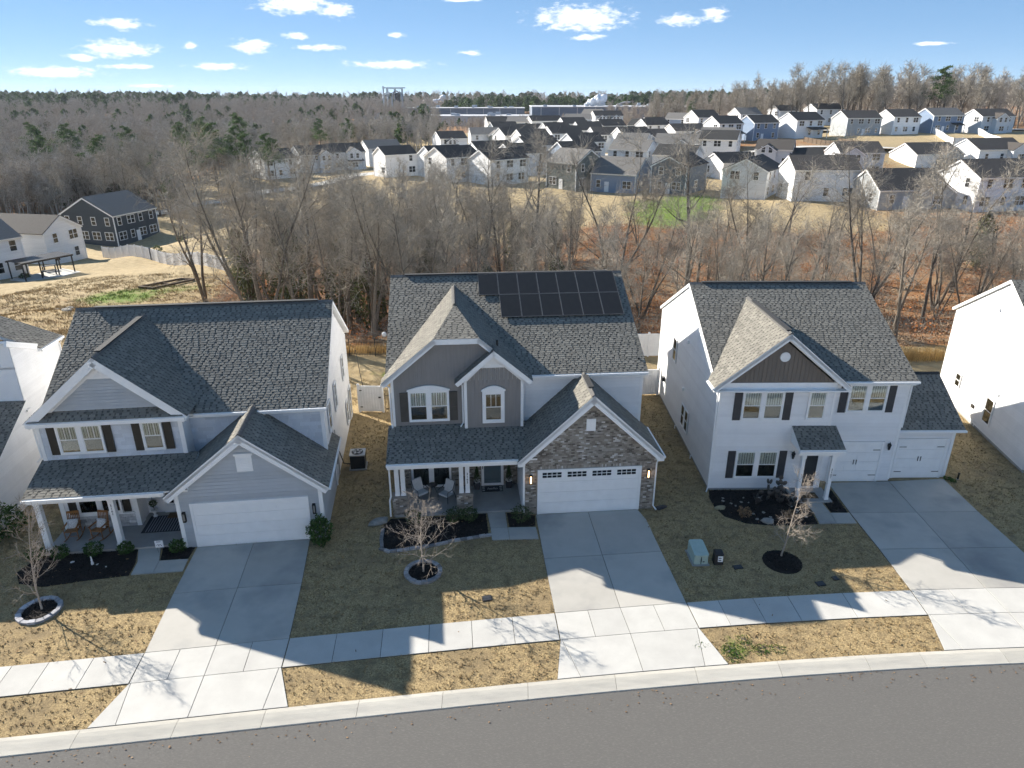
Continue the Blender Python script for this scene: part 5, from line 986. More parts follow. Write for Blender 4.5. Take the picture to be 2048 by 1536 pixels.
# wreath
v, f, t = leaves(420, (.26, .05, .26), .035, 5); ang = np.arctan2(v[:, 2], v[:, 0]); rr_ = nrs.normal(0, .03, len(v) // 4).repeat(4)
c = v.reshape(-1, 4, 3).mean(1); a = np.arctan2(c[:, 2], c[:, 0]); tgt = np.stack([np.cos(a) * .22, c[:, 1] * .8, np.sin(a) * .22], -1) + nrs.normal(0, .025, c.shape); v = (v.reshape(-1, 4, 3) - c[:, None] + tgt[:, None]).reshape(-1, 3); link('foliage', np_mesh('foliage', v, f, M['leaf_dark'], t), wr)
# ------------------------------------------------------------------ porch furniture
def patio_chair(loc, yaw, label):
    o = empty('patio_chair', loc, yaw, label, 'chair', 'cushioned chairs on the brick porch')
    for s in (-1, 1):
        MB().tube([(s * .31, -.3, 0), (s * .31, -.3, .3), (s * .31, -.28, .6), (s * .31, .1, .62), (s * .29, .32, .95)], .017, 6).build('frame_side', M['black'], o); MB().tube([(s * .31, .1, .6), (s * .31, .25, .3), (s * .31, .34, 0)], .017, 6).build('leg', M['black'], o)
    MB().tube([(-.31, -.28, .33), (.31, -.28, .33)], .015, 6).build('front_rail', M['black'], o); MB().tube([(-.29, .32, .95), (.29, .32, .95)], .015, 6).build('top_rail', M['black'], o)
    P = Pl((0, 0, 0), (1, 0, 0), (0, 1, .0)); b = MB(); b.hexa([(-.27, -.3, .34), (.27, -.3, .34), (.27, .22, .3), (-.27, .22, .3), (-.26, -.3, .44), (.26, -.3, .44), (.26, .2, .4), (-.26, .2, .4)]).build('seat_cushion', M['cushion'], o)
    b = MB(); b.hexa([(-.27, .12, .4), (.27, .12, .4), (.27, .24, .38), (-.27, .24, .38), (-.26, .3, .98), (.26, .3, .98), (.26, .4, .95), (-.26, .4, .95)]).build('back_cushion', M['cushion'], o)
patio_chair(hp(C, -4.95, 1.75, .1), 5 + 35, 'white-cushioned black chair left of two, half behind the bare tree'); patio_chair(hp(C, -3.65, 1.5, .1), 5 - 40, 'white-cushioned black chair beside the brick pier')
o = empty('side_table', hp(C, -4.35, 2.2, .1), 5, 'small dark round table between the two cushioned chairs', 'table'); MB().lathe((0, 0, .45), [(.24, 0), (.25, .015), (.24, .03)], 16).build('table_top', M['black'], o)
for i in range(3): a = i * 2.1; MB().tube([(.05 * math.cos(a), .05 * math.sin(a), .45), (.2 * math.cos(a), .2 * math.sin(a), 0)], .012, 5).build('leg', M['black'], o)
def topiary(loc, label, urn, balls):
    o = empty('planter', loc, 0, label, 'planter')
    if urn == 'box': MB().hexa([(-.13, -.13, 0), (.13, -.13, 0), (.13, .13, 0), (-.13, .13, 0), (-.17, -.17, .36), (.17, -.17, .36), (.17, .17, .36), (-.17, .17, .36)]).build('pot', M['shutter_grey'], o); z = .36
    else: MB().lathe((0, 0, 0), [(.1, 0), (.1, .05), (.05, .1), (.05, .16), (.13, .3), (.15, .36)], 14).build('pot', M['white'], o); z = .36
    MB().tube([(0, 0, z - .1), (0, 0, z + (.9 if balls else .5))], .015, 5).build('stem', M['bark'], o)
    if balls:
        for h, r in ((.35, .17), (.85, .14)): v, f, t = leaves(420, (r, r, r), .03, int(h * 100)); link('foliage', np_mesh('foliage', v + np.array([0, 0, z + h]), f, M['leaf_dark'], t), o)
    else:
        v, f, t = leaves(750, (.17, .17, .45), .035, 7, True); link('foliage', np_mesh('foliage', v + np.array([0, 0, z + .55]), f, M['leaf_dark'], t), o); v, f, t = leaves(200, (.17, .17, .07), .03, 8); link('flowers', np_mesh('flowers', v + np.array([0, 0, z + .06]), f, M['cushion'], t), o)
topiary(hp(C, -2.12, 2.45, .1), 'grey box planter with cone topiary left of the slate door', 'box', False); topiary(hp(C, -.5, 2.45, .1), 'grey box planter with cone topiary right of the slate door', 'box', False); topiary(hp(Lh, -2.1, 2.6, .12), 'white urn with a two-ball topiary on the grey house porch', 'urn', True)
def text_mesh(s, size, ext=.002):
    c = bpy.data.curves.new('t', 'FONT'); c.body = s; c.size = size; c.extrude = ext; c.align_x = 'CENTER'; c.align_y = 'CENTER'; c.shear = .3
    t_ = bpy.data.objects.new('t', c); col.objects.link(t_); me = bpy.data.meshes.new_from_object(t_.evaluated_get(bpy.context.evaluated_depsgraph_get())); bpy.data.objects.remove(t_); return me
o = empty('doormat', hp(C, -1.36, 2.33, .1), 5, 'black hello doormat with striped ends at the slate door', 'doormat'); MB().box(-.54, .54, -.28, .28, 0, .015).build('mat', M['black'], o)
for s in (-1, 1):
    for i in range(3): MB().box(s * .44 - .06, s * .44 + .06, -.2 + i * .17, -.13 + i * .17, .015, .019).build('stripe', M['cushion'], o)
me = text_mesh('hello', .27); me.materials.append(M['cushion']); w = link('lettering', me, o); w.location = (0, 0, .018)
o = MB().box(-.45, .45, -.27, .27, 0, .015).build('doormat', M['coir']); o.location = hp(Rh, 4.75, -.78, .1); tag(o, 'brown doormat under the entry canopy of the white house', 'doormat')
o = MB().box(-.5, .5, -.22, .22, 0, .02).build('doormat', M['coir']); o.location = hp(Lh, -1.0, 2.55, .135); o.rotation_euler = Lh.rotation_euler; tag(o, 'brown doormat lying on the striped porch rug', 'doormat')
o = empty('porch_rug', hp(Lh, -1.3, 1.85, .12), 7.2, 'dark striped rug at the front door of the grey house', 'rug'); MB().box(-1.0, 1.0, -.65, .75, 0, .01).build('rug', M['rug'], o)
for i in range(15): MB().box(-.84 + i * .12, -.79 + i * .12, -.6, .7, .01, .013).build('stripe', M['rug_pale'], o)
def rocker(loc, yaw, label):
    o = empty('rocking_chair', loc, yaw, label, 'rocking chair', 'oak rocking chairs on the grey house porch'); W = M['wood']
    for s in (-1, 1):
        MB().tube([(s * .26, -.5, .1), (s * .26, -.25, .03), (s * .26, 0, .015), (s * .26, .3, .05), (s * .26, .55, .14)], .024, 6).build('rocker', W, o); MB().tube([(s * .26, -.27, .04), (s * .27, -.28, .62)], .022, 6).build('front_leg', W, o); MB().tube([(s * .24, .22, .05), (s * .24, .24, .45), (s * .24, .38, 1.12)], .022, 6).build('rear_post', W, o); MB().beam((s * .28, -.34, .64), (s * .26, .28, .64), .07, .025).build('arm', W, o)
    b = MB(); b.hexa([(-.27, -.3, .42), (.27, -.3, .42), (.25, .26, .37), (-.25, .26, .37), (-.27, -.3, .45), (.27, -.3, .45), (.25, .26, .4), (-.25, .26, .4)]).build('seat', W, o)
    for i in range(6): x = -.18 + i * .072; MB().beam((x, .25, .46), (x, .37, 1.06), .035, .014, (0, 1, 0)).build('back_slat', W, o)
    MB().beam((-.25, .38, 1.08), (.25, .38, 1.08), .03, .1).build('top_rail', W, o); MB().beam((-.24, .25, .46), (.24, .25, .46), .03, .05).build('lower_rail', W, o); MB().tube([(-.26, -.27, .2), (.26, -.27, .2)], .014, 5).build('stretcher', W, o)
    p = empty('pillow', Vector(loc) + Matrix.Rotation(R(yaw), 3, 'Z') @ Vector((0, .12, .62)), yaw, 'white spotted pillow on ' + label, 'pillow'); b = MB(); N = 8
    g = [[(-.22 + .44 * i / N, -.2 + .4 * j / N) for j in range(N + 1)] for i in range(N + 1)]
    for sgn in (-1, 1):
        for i in range(N):
            for j in range(N):
                q = [g[i][j], g[i + 1][j], g[i + 1][j + 1], g[i][j + 1]]; b.poly([(x * 1.0, sgn * .075 * math.sqrt(max(0, (1 - (x / .22) ** 2) * (1 - (z / .2) ** 2))) + z * .35, z) for x, z in q][::sgn])
    b.build('cover', M['pattern'], p, True)
rocker(tuple(hp(Lh, -5.15, 1.3, .12)), 12, 'oak rocking chair left of two on the grey house porch'); rocker(tuple(hp(Lh, -3.95, 1.2, .12)), -8, 'oak rocking chair nearer the middle porch post')
o = empty('yard_sign', (-15.42, 25.6, .02), 8, 'small white square yard sign with dark lettering by the front path', 'sign'); MB().box(-.17, .17, -.01, .01, .28, .62).build('board', M['white'], o); MB().tube([(-.1, 0, -.05), (-.1, 0, .3)], .006, 4).build('stake', M['black'], o); MB().tube([(.1, 0, -.05), (.1, 0, .3)], .006, 4).build('stake', M['black'], o)
M['plum'] = mat('plum_ink', (.06, .03, .09), (.05, .025, .08), 4, .6); 
for i, (x0, z0, x1, z1) in enumerate(((-.12, .38, -.04, .46), (-.04, .46, -.03, .36), (-.03, .36, .03, .36), (.0, .42, .05, .45), (.05, .45, .09, .37), (.09, .37, .12, .37))): MB().beam((x0, -.012, z0), (x1, -.012, z1), .006, .035, (0, 1, 0)).build('brush_stroke', M['plum'], o)
MB().box(-.1, .08, -.013, -.0105, .55, .58).build('ornament', M['plum'], o)
# ------------------------------------------------------------------ utilities
o = empty('air_conditioner', (-8.3, 33.35, 0), 7, 'square black air conditioner with round fan grille beside the grey house', 'air conditioner'); MB().box(-.46, .46, -.46, .46, 0, .06).build('pad', M['porch'], o); MB().box(-.38, .38, -.38, .38, .06, .82).build('cabinet', M['dark_metal'], o)
for s in range(12): MB().box(-.385, .385, -.386, .386, .12 + s * .055, .135 + s * .055).build('louvre', M['black'], o)
MB().box(-.41, .41, -.41, .41, .82, .88).build('lid', M['silver'], o); MB().lathe((0, 0, .88), [(.3, 0), (.31, .025), (.27, .03)], 20).build('fan_ring', M['black'], o); MB().lathe((0, 0, .905), [(.1, 0), (.09, .02)], 12).build('fan_hub', M['dark_metal'], o)
for i in range(5): a = i * 1.256; MB().beam((.08 * math.cos(a), .08 * math.sin(a), .915), (.26 * math.cos(a + .3), .26 * math.sin(a + .3), .915), .1, .008).build('fan_blade', M['silver'], o)
MB().tube([(-.4, -.2, .3), (-.75, -.1, .3), (-.95, 0, 1.0)], .03, 6).build('line_set', M['black'], o)
o = empty('transformer', (8.05, 25.25, 0), 3, 'pale green utility transformer box on the front lawn', 'transformer'); b = MB(); b.hexa([(-.38, -.62, 0), (.38, -.62, 0), (.38, .62, 0), (-.38, .62, 0), (-.38, -.62, .5), (.38, -.62, .5), (.38, .62, .62), (-.38, .62, .62)]).build('cabinet', M['xf_green'], o); b = MB(); P = Pl((0, 0, 0), (1, 0, 0), (0, 1, .08)); b.prism(P, [(-.4, -.56), (-.32, -.66), (.32, -.66), (.4, -.56), (.4, .56), (.32, .66), (-.32, .66), (-.4, .56)], .55, .64).build('hood', M['xf_green'], o)
MB().box(-.02, .02, -.66, -.62, .2, .38).build('hasp', M['dark_metal'], o); MB().box(-.015, .015, -.645, -.622, .05, .5).build('door_seam', M['dark_metal'], o); MB().box(.1, .2, -.63, -.621, .15, .2).build('plate', M['shutter_grey'], o); MB().box(-.48, .48, -.72, .72, -.05, .03).build('pad', M['porch'], o); o.scale = (.78, .8, .9)
o = empty('utility_pedestal', (8.85, 24.95, 0), -2, 'short black utility pedestal with a white label right of the green box', 'pedestal'); b = MB(); b.hexa([(-.2, -.2, 0), (.2, -.2, 0), (.2, .2, 0), (-.2, .2, 0), (-.17, -.16, .5), (.17, -.16, .5), (.17, .17, .5), (-.17, .17, .5)]).build('housing', M['plastic_dark'], o); b = MB(); b.hexa([(-.2, -.2, .5), (.2, -.2, .5), (.2, .2, .5), (-.2, .2, .5), (-.13, -.12, .58), (.13, -.12, .58), (.13, .13, .58), (-.13, .13, .58)]).build('cap', M['plastic_dark'], o); b = MB(); b.hexa([(-.05, -.205, .16), (.16, -.205, .16), (.16, -.19, .16), (-.05, -.19, .16), (-.05, -.18, .42), (.16, -.18, .42), (.16, -.165, .42), (-.05, -.165, .42)]).build('label_plate', M['white'], o)
for i in range(2): MB().box(-.03, .09, -.21 + i * .012, -.2 + i * .012, .22 + i * .1, .26 + i * .1).build('print', M['black'], o)
for i, (x, y, w, h, lb) in enumerate(((9.62, 24.6, .2, .13, 'small grey ground box lid right of the pedestal'), (12.7, 23.5, .18, .14, 'dark square valve cover nearest the pavement'), (13.46, 23.85, .12, .12, 'dark round valve cover near the sunlit grass'), (-1.0, 22.6, .2, .16, 'dark meter box lid in the sunlit lawn patch'))):
    o = empty('valve_cover', (x, y, 0), 12, lb, 'cover'); MB().box(-w, w, -h, h, -.05, .02).build('rim', M['plastic_dark'], o); MB().box(-w * .85, w * .85, -h * .8, h * .8, .02, .028).build('lid', M['shutter_grey'], o)
o = empty('path_light', (23.35, 32.0, 0), 0, 'short black bollard light in the grass right of the white garage', 'lamp'); MB().lathe((0, 0, 0), [(.05, 0), (.045, .3), (.06, .31), (.06, .36), (.02, .38)], 10).build('post', M['black'], o); MB().lathe((0, 0, -.01), [(.07, 0), (.07, .03)], 10).build('foot', M['silver'], o)
for i, (x, y) in enumerate(((22.75, 31.95), (22.95, 31.75))): shrub('weed', (x, y, 0), (.16, .16, .08), 60, .06, M['leaf'], 200 + i, ('leafy weed at the corner of the small garage', 'leafy weed a step from the small garage corner')[i])
rr = random.Random(33)
for i in range(11): x, y = rr.gauss(8.75, .7), rr.gauss(20.0, .36); shrub('weed_clump', (x, y, -.01), (.34, .26, .022), 110, .028, M['leaf_weed'] if 'leaf_weed' in M else M.setdefault('leaf_weed', leafmat('weed_leaf', (.09, .17, .02), (.05, .11, .015))), 210 + i, 'low green weed clump in the strip by the kerb', 'weed clumps in the grass strip by the kerb', cat='weed')
# ------------------------------------------------------------------ fences near the houses
def vinyl_fence(name, a, b, h, n, label, gate=False, z=(0, 0), m='fence_white'):
    a = Vector(a); b = Vector(b); L = (b - a).length; yaw = math.degrees(math.atan2(b.y - a.y, b.x - a.x)); o = empty(name, (a.x, a.y, z[0]), yaw, label, 'gate' if gate else 'fence'); s = L / n; sl = (z[1] - z[0]) / L
    for i in range(n + 1): x = i * s; zz = sl * x; p = MB(); p.box(x - .065, x + .065, -.065, .065, -.3 + zz, h + .08 + zz); p.hexa([(x - .08, -.08, h + .08 + zz), (x + .08, -.08, h + .08 + zz), (x + .08, .08, h + .08 + zz), (x - .08, .08, h + .08 + zz), (x - .01, -.01, h + .15 + zz), (x + .01, -.01, h + .15 + zz), (x + .01, .01, h + .15 + zz), (x - .01, .01, h + .15 + zz)]); p.build('post', M[m], o)
    for i in range(n):
        x0 = i * s + .065; x1 = (i + 1) * s - .065; z0 = sl * x0; z1 = sl * x1
        def sbox(xa, xb, y0, y1, lo, hi, nm): za, zb = sl * xa, sl * xb; MB().hexa([(xa, y0, lo + za), (xb, y0, lo + zb), (xb, y1, lo + zb), (xa, y1, lo + za), (xa, y0, hi + za), (xb, y0, hi + zb), (xb, y1, hi + zb), (xa, y1, hi + za)]).build(nm, M[m], o)
        sbox(x0, x1, -.03, .03, h - .12, h, 'top_rail'); sbox(x0, x1, -.03, .03, .05, .2, 'bottom_rail')
        if h > 1.4 and L < 6:
            k = max(1, int((x1 - x0) / .16)); w = (x1 - x0) / k
            for j in range(k): sbox(x0 + j * w + .004, x0 + (j + 1) * w - .004, -.014, .014, .2, h - .12, 'board')
        else: sbox(x0, x1, -.014, .014, .2, h - .12, 'panel')
    if gate:
        for zz in (.35, h - .3): MB().box(.04, .22, -.05, -.032, zz - .03, zz + .03).build('hinge', M['black'], o)
        MB().box(L - .25, L - .1, -.06, -.032, h * .55, h * .6).build('latch', M['black'], o)
    return o
vinyl_fence('garden_gate', (-9.65, 40.45), (-8.15, 40.4), 1.78, 1, 'white vinyl gate between the grey house and the brick house', True)
o = empty('fence_panel', (-8.0, 40.4, 0), 2, 'short black metal fence piece right of the white gate', 'fence')
for i in range(6): MB().box(i * .2 - .012, i * .2 + .012, -.012, .012, 0, 1.3).build('picket', M['black'], o)
MB().box(0, 1.0, -.015, .015, 1.1, 1.14).build('rail', M['black'], o); MB().box(0, 1.0, -.015, .015, .2, .24).build('rail', M['black'], o)
vinyl_fence('vinyl_fence', (6.9, 43.0), (9.75, 43.2), 1.82, 2, 'white vinyl fence closing the gap beside the white house'); vinyl_fence('vinyl_fence', (8.4, 50.6), (12.5, 50.7), 1.82, 2, 'white vinyl fence at the back of the yard between brick and white house')
o = empty('metal_fence', (-14.5, 50.8, 0), -2, 'black metal picket fence at the rear of the yard before the woods', 'fence')
for i in range(48): MB().box(i * .125 - .009, i * .125 + .009, -.009, .009, 0, 1.25).build('picket', M['black'], o) if i % 16 else MB().box(i * .125 - .03, i * .125 + .03, -.03, .03, 0, 1.4).build('post', M['black'], o)
for z in (.15, 1.1): MB().box(0, 6, -.014, .014, z, z + .03).build('rail', M['black'], o)
o = MB().tube([(0, 0, 0), (-.15, 0, 1.4), (-.28, 0, 2.6)], .025, 6).lathe((-.28, 0, 2.58), [(.03, 0), (.05, .05), (.02, .1)], 8).build('yard_pole', M['dark_metal']); o.location = (-10.3, 44.6, 0); tag(o, 'thin dark leaning pole in the sunny yard behind the gate', 'pole')
o = MB().lathe((0, 0, 0), [(.05, 0), (.16, .06), (.2, .2), (.16, .34), (.05, .4)], 12).build('globe_lamp', M['cushion'], None, True); o.location = (-9.9, 51.6, 1.25); tag(o, 'white globe by the woods behind the black fence', 'lamp')
b = MB(); rr = random.Random(3)
for i in range(1500):
    x = rr.uniform(0, 4.2); y = rr.gauss(0, .3); h = rr.uniform(.5, 1.15); dx = rr.gauss(0, .12); b.poly([(x - .012, y, 0), (x + .012, y, 0), (x + dx, y + rr.gauss(0, .1), h)], rr.random())
o = b.build('ornamental_grass', M['straw'], kind='stuff'); o.location = (28.6, 50, 0); tag(o, 'row of tall golden straw grass behind the white house', 'grass')
b = MB()
for i in range(1200): x = rr.uniform(0, 6); y = rr.gauss(0, .25); h = rr.uniform(.3, .85); b.poly([(x - .012, y, 0), (x + .012, y, 0), (x + rr.gauss(0, .1), y + rr.gauss(0, .1), h)], rr.random())
o = b.build('ornamental_grass', M['straw'], kind='stuff'); o.location = (-14.5, 51.6, 0); tag(o, 'golden straw grass along the black rear fence', 'grass')

v, f, t = chips([(-26, 15.6), (-14, 16.6), (0, 18.4), (14, 20), (30, 20.5), (30, 46), (-26, 46)], 9000, .04, .01, .05)
c = v.reshape(-1, 4, 3).mean(1); k = nrs.rand(len(c)) < np.where((c[:, 1] > kerb_back(c[:, 0]) + .1), .55, 0)
for p in DR + PATHS + HOUSES: k &= ~inpoly(c[:, 0], c[:, 1], p)
k &= ~((c[:, 1] < sw_back(c[:, 0])) & (c[:, 1] > sw_front(c[:, 0])) & (nrs.rand(len(c)) < .93))
v = v.reshape(-1, 4, 3)[k]; tag(link('fallen_leaves', np_mesh('fallen_leaves', v.reshape(-1, 3), np.arange(4 * len(v)).reshape(-1, 4), M['leaf_brown'], t[k])), 'scattered dry brown leaves on the lawns', 'leaves', kind='stuff')

n_ = 420; gx_ = nrs.uniform(-24, 26, n_); gy_ = kerb_front(gx_) - np.abs(nrs.normal(0, .35, n_)) - .03; q_ = np.stack([gx_, gy_, np.full(n_, -.09)], -1); a_ = nrs.uniform(0, 6.28, n_); s_ = nrs.uniform(.012, .045, n_)
v = np.stack([q_ + np.stack([np.cos(a_ + k) * s_, np.sin(a_ + k) * s_ * .7, nrs.uniform(0, .015, n_)], -1) for k in (0, 1.57, 3.14, 4.71)], 1).reshape(-1, 3)
tag(link('gutter_grit', np_mesh('gutter_grit', v, np.arange(4 * n_).reshape(-1, 4), M['leaf_brown'], nrs.rand(n_))), 'bits of leaf and grit lying along the road gutter', 'grit', kind='stuff')
# ------------------------------------------------------------------ far houses
W_ = {}
for n, c in dict(fwhite=(.88, .88, .87), fpale=(.70, .715, .73), fgrey=(.38, .40, .41), fslate=(.115, .145, .175), fblue=(.20, .27, .38), fgreen=(.145, .165, .15), fcharcoal=(.042, .058, .074), ftan=(.50, .46, .40), fbluegrey=(.27, .33, .42), fnavy=(.07, .095, .14)).items():
    W_[n] = mat('siding_' + n[1:], c, tuple(x * .9 for x in c), .5, .6, stretch=(.3, .3, 9), detail=2)
RF = {'dark': mat('dark_shingle_roof', (.03, .0295, .029), (.045, .044, .042), 9, .9, .3, 30, stretch=(.5, .5, 2)), 'grey': mat('weathered_shingle_roof', (.15, .142, .13), (.19, .18, .165), 9, .9, .3, 30, stretch=(.5, .5, 2)), 'brown': mat('brown_shingle_roof', (.062, .054, .047), (.085, .075, .066), 9, .9, .3, 30, stretch=(.5, .5, 2))}
fw_cache = {}
def far_window(parent, P, u, v, w, h, units=1):
    """frame and pane meshes are shared between windows of one size"""
    key = (w, h, units)
    if key not in fw_cache:
        Q = Pl((0, 0, 0), (1, 0, 0), (0, 1, 0)); f = MB(); t = .1
        f.obox(Q, -w / 2 - t, w / 2 + t, -t, 0, 0, .06); f.obox(Q, -w / 2 - t, w / 2 + t, h, h + t, 0, .06); f.obox(Q, -w / 2 - t, -w / 2, 0, h, 0, .06); f.obox(Q, w / 2, w / 2 + t, 0, h, 0, .06); f.obox(Q, -w / 2, w / 2, h / 2 - .035, h / 2 + .035, 0, .05)
        for i in range(1, units): x = -w / 2 + w * i / units; f.obox(Q, x - .06, x + .06, 0, h, 0, .052)
        g = MB(); g.obox(Q, -w / 2, w / 2, 0, h, .01, .03); fw_cache[key] = (f.mesh('window', M['white']), g.mesh('pane', M['glass_far']))
    a, b = fw_cache[key]; o = link('window', a, parent); q = P(u, v)
    o.matrix_local = Matrix(((P.U.x, P.V.x, P.N.x, q[0]), (P.U.y, P.V.y, P.N.y, q[1]), (P.U.z, P.V.z, P.N.z, q[2]), (0, 0, 0, 1))); link('pane', b, o)
def far_house(label, x, y, yaw, L, D, wall, rf, ax='x', he=5.5, pitch=.5, storeys=2, wings=(), lean=None, door=True, nf=3, ns=2, seed=0, group=None, z=None, gw=False):
    """front face (towards -y) centred on the origin; L wide, D deep; ax = direction of the ridge"""
    zs = [h1(x, y), h1(x + 4, y + 4), h1(x - 4, y + 4)]; z0 = min(zs) + .1 if z is None else z; rr = random.Random(seed + int(x * 7 + y)); o = empty('house', (x, y, z0), yaw, label, 'house', group); wm_ = W_[wall]; hw = L / 2
    rise = pitch * (D / 2 if ax == 'x' else hw); ov = .3; b = MB()
    if ax == 'x':
        b.prism(Pl((-hw, 0, 0), (0, 1, 0), (0, 0, 1)), [(0, -2), (D, -2), (D, he), (D / 2, he + rise), (0, he)], 0, L).build('wall', wm_, o)
        for s in (0, 1):
            y0 = -ov if s == 0 else D + ov; P = Pl((0, y0, he - pitch * ov), (1 if s == 0 else -1, 0, 0), (0, (1 if s == 0 else -1), pitch)); ln = math.hypot(D / 2 + ov, rise + pitch * ov); MB().obox(P, -hw - .2, hw + .2, 0, ln, .02, .14).build('roof', RF[rf], o); MB().obox(P, -hw - .22, hw + .22, -.03, .0, -.12, .16).build('gutter', M['white'], o)
        for s in (-1, 1): boardline(o, leftw(-hw - .2) if s < 0 else rightw(hw + .2), [((-D - ov) if s < 0 else -ov, he - pitch * ov), ((-D / 2) if s < 0 else D / 2, he + rise), (ov if s < 0 else D + ov, he - pitch * ov)], .25, -.02, .03)
    else:
        b.prism(Pl((0, D, 0), (1, 0, 0), (0, 0, 1)), [(-hw, -2), (hw, -2), (hw, he), (0, he + rise), (-hw, he)], 0, D).build('wall', wm_, o)
        for s in (-1, 1): P = Pl((s * (hw + ov), 0, he - pitch * ov), (0, s, 0), (-s, 0, pitch)); ln = math.hypot(hw + ov, rise + pitch * ov); MB().obox(P, *((-.2, D + .2) if s > 0 else (-D - .2, .2)), 0, ln, .02, .14).build('roof', RF[rf], o)
        boardline(o, front(-.2), [(-hw - ov, he - pitch * ov), (0, he + rise), (hw + ov, he - pitch * ov)], .25, -.02, .03)
    for sx in (-1, 1):
        for yy in (0, D): MB().box(sx * hw - .08, sx * hw + .08, yy - .08, yy + .08, -1, he - .1).build('corner_board', M['white'], o)
    cy, sy = math.cos(R(yaw)), math.sin(R(yaw)); tocam = Vector((-x, -y)).normalized()
    faces = [(front(-.01), L, (sy, -cy), nf, -hw), (leftw(-hw - .01), D, (-cy, -sy), ns, -D), (rightw(hw + .01), D, (cy, sy), ns, 0)]
    for k, (P, wd, n, num, u0) in enumerate(faces):
        if n[0] * tocam.x + n[1] * tocam.y < .12 or not num: continue
        for st_ in range(storeys):
            vv = .9 + st_ * 2.85
            if vv + 1.4 > he + .3: continue
            for i in range(num):
                u = u0 + wd * (i + .5) / num + rr.uniform(-.3, .3)
                if k == 1 and ax == 'x' and not gw and rr.random() < .7: continue
                if not gw and rr.random() < .22: continue
                dbl = rr.random() < .4 and wd / num > 2.6; far_window(o, P, u, vv, 1.8 if dbl else .9, 1.45, 2 if dbl else 1)
        if door and k == 0:
            u = u0 + wd * .5 if num % 2 == 0 else u0 + wd * .36; MB().obox(P, u - .5, u + .5, 0, 2.1, 0, .05).build('door', M['white'], o)
    for w in wings:                      # cross gables: side ('f' front), offset along it, width, projection, wall, eave
        sd_, off, ww, pr, wl, e2 = w; r2 = .62 * ww / 2; q = MB(); y1 = D / 2
        q.prism(Pl((off, y1, 0), (1, 0, 0), (0, 0, 1)), [(-ww / 2, -1.5), (ww / 2, -1.5), (ww / 2, e2), (0, e2 + r2), (-ww / 2, e2)], 0, y1 + pr).build('wing_wall', W_[wl], o)
        for s in (-1, 1): P = Pl((off + s * (ww / 2 + .25), -pr - .2, e2 - .62 * .25), (0, s, 0), (-s, 0, .62)); ln = math.hypot(ww / 2 + .25, r2 + .62 * .25); MB().obox(P, *((0, y1 + pr + .2) if s > 0 else (-y1 - pr - .2, 0)), 0, ln, .02, .13).build('wing_roof', RF[rf], o)
        boardline(o, front(-pr - .2), [(off - ww / 2 - .25, e2 - .15), (off, e2 + r2), (off + ww / 2 + .25, e2 - .15)], .22, -.02, .03)
        P = front(-pr - .01)
        if e2 > 4: far_window(o, P, off - ww * .2, 3.7, .9, 1.4); far_window(o, P, off + ww * .2, 3.7, .9, 1.4)
        if ww > 3.5: far_window(o, P, off, .9, 1.8, 1.4, 2)
    if lean:                             # lean-to porch roof on the front: u0, u1, depth, height
        a, b_, dp, hh = lean; P = Pl((0, -dp, hh), (1, 0, 0), (0, dp, .7)); MB().obox(P, a, b_, 0, math.hypot(dp, .7), 0, .12).build('porch_roof', RF['dark'], o)
        for u in (a + .15, b_ - .15): MB().box(u - .08, u + .08, -dp + .1, -dp + .26, -.5, hh).build('porch_post', M['white'], o)
    return o
FG = 'houses of the far estate'
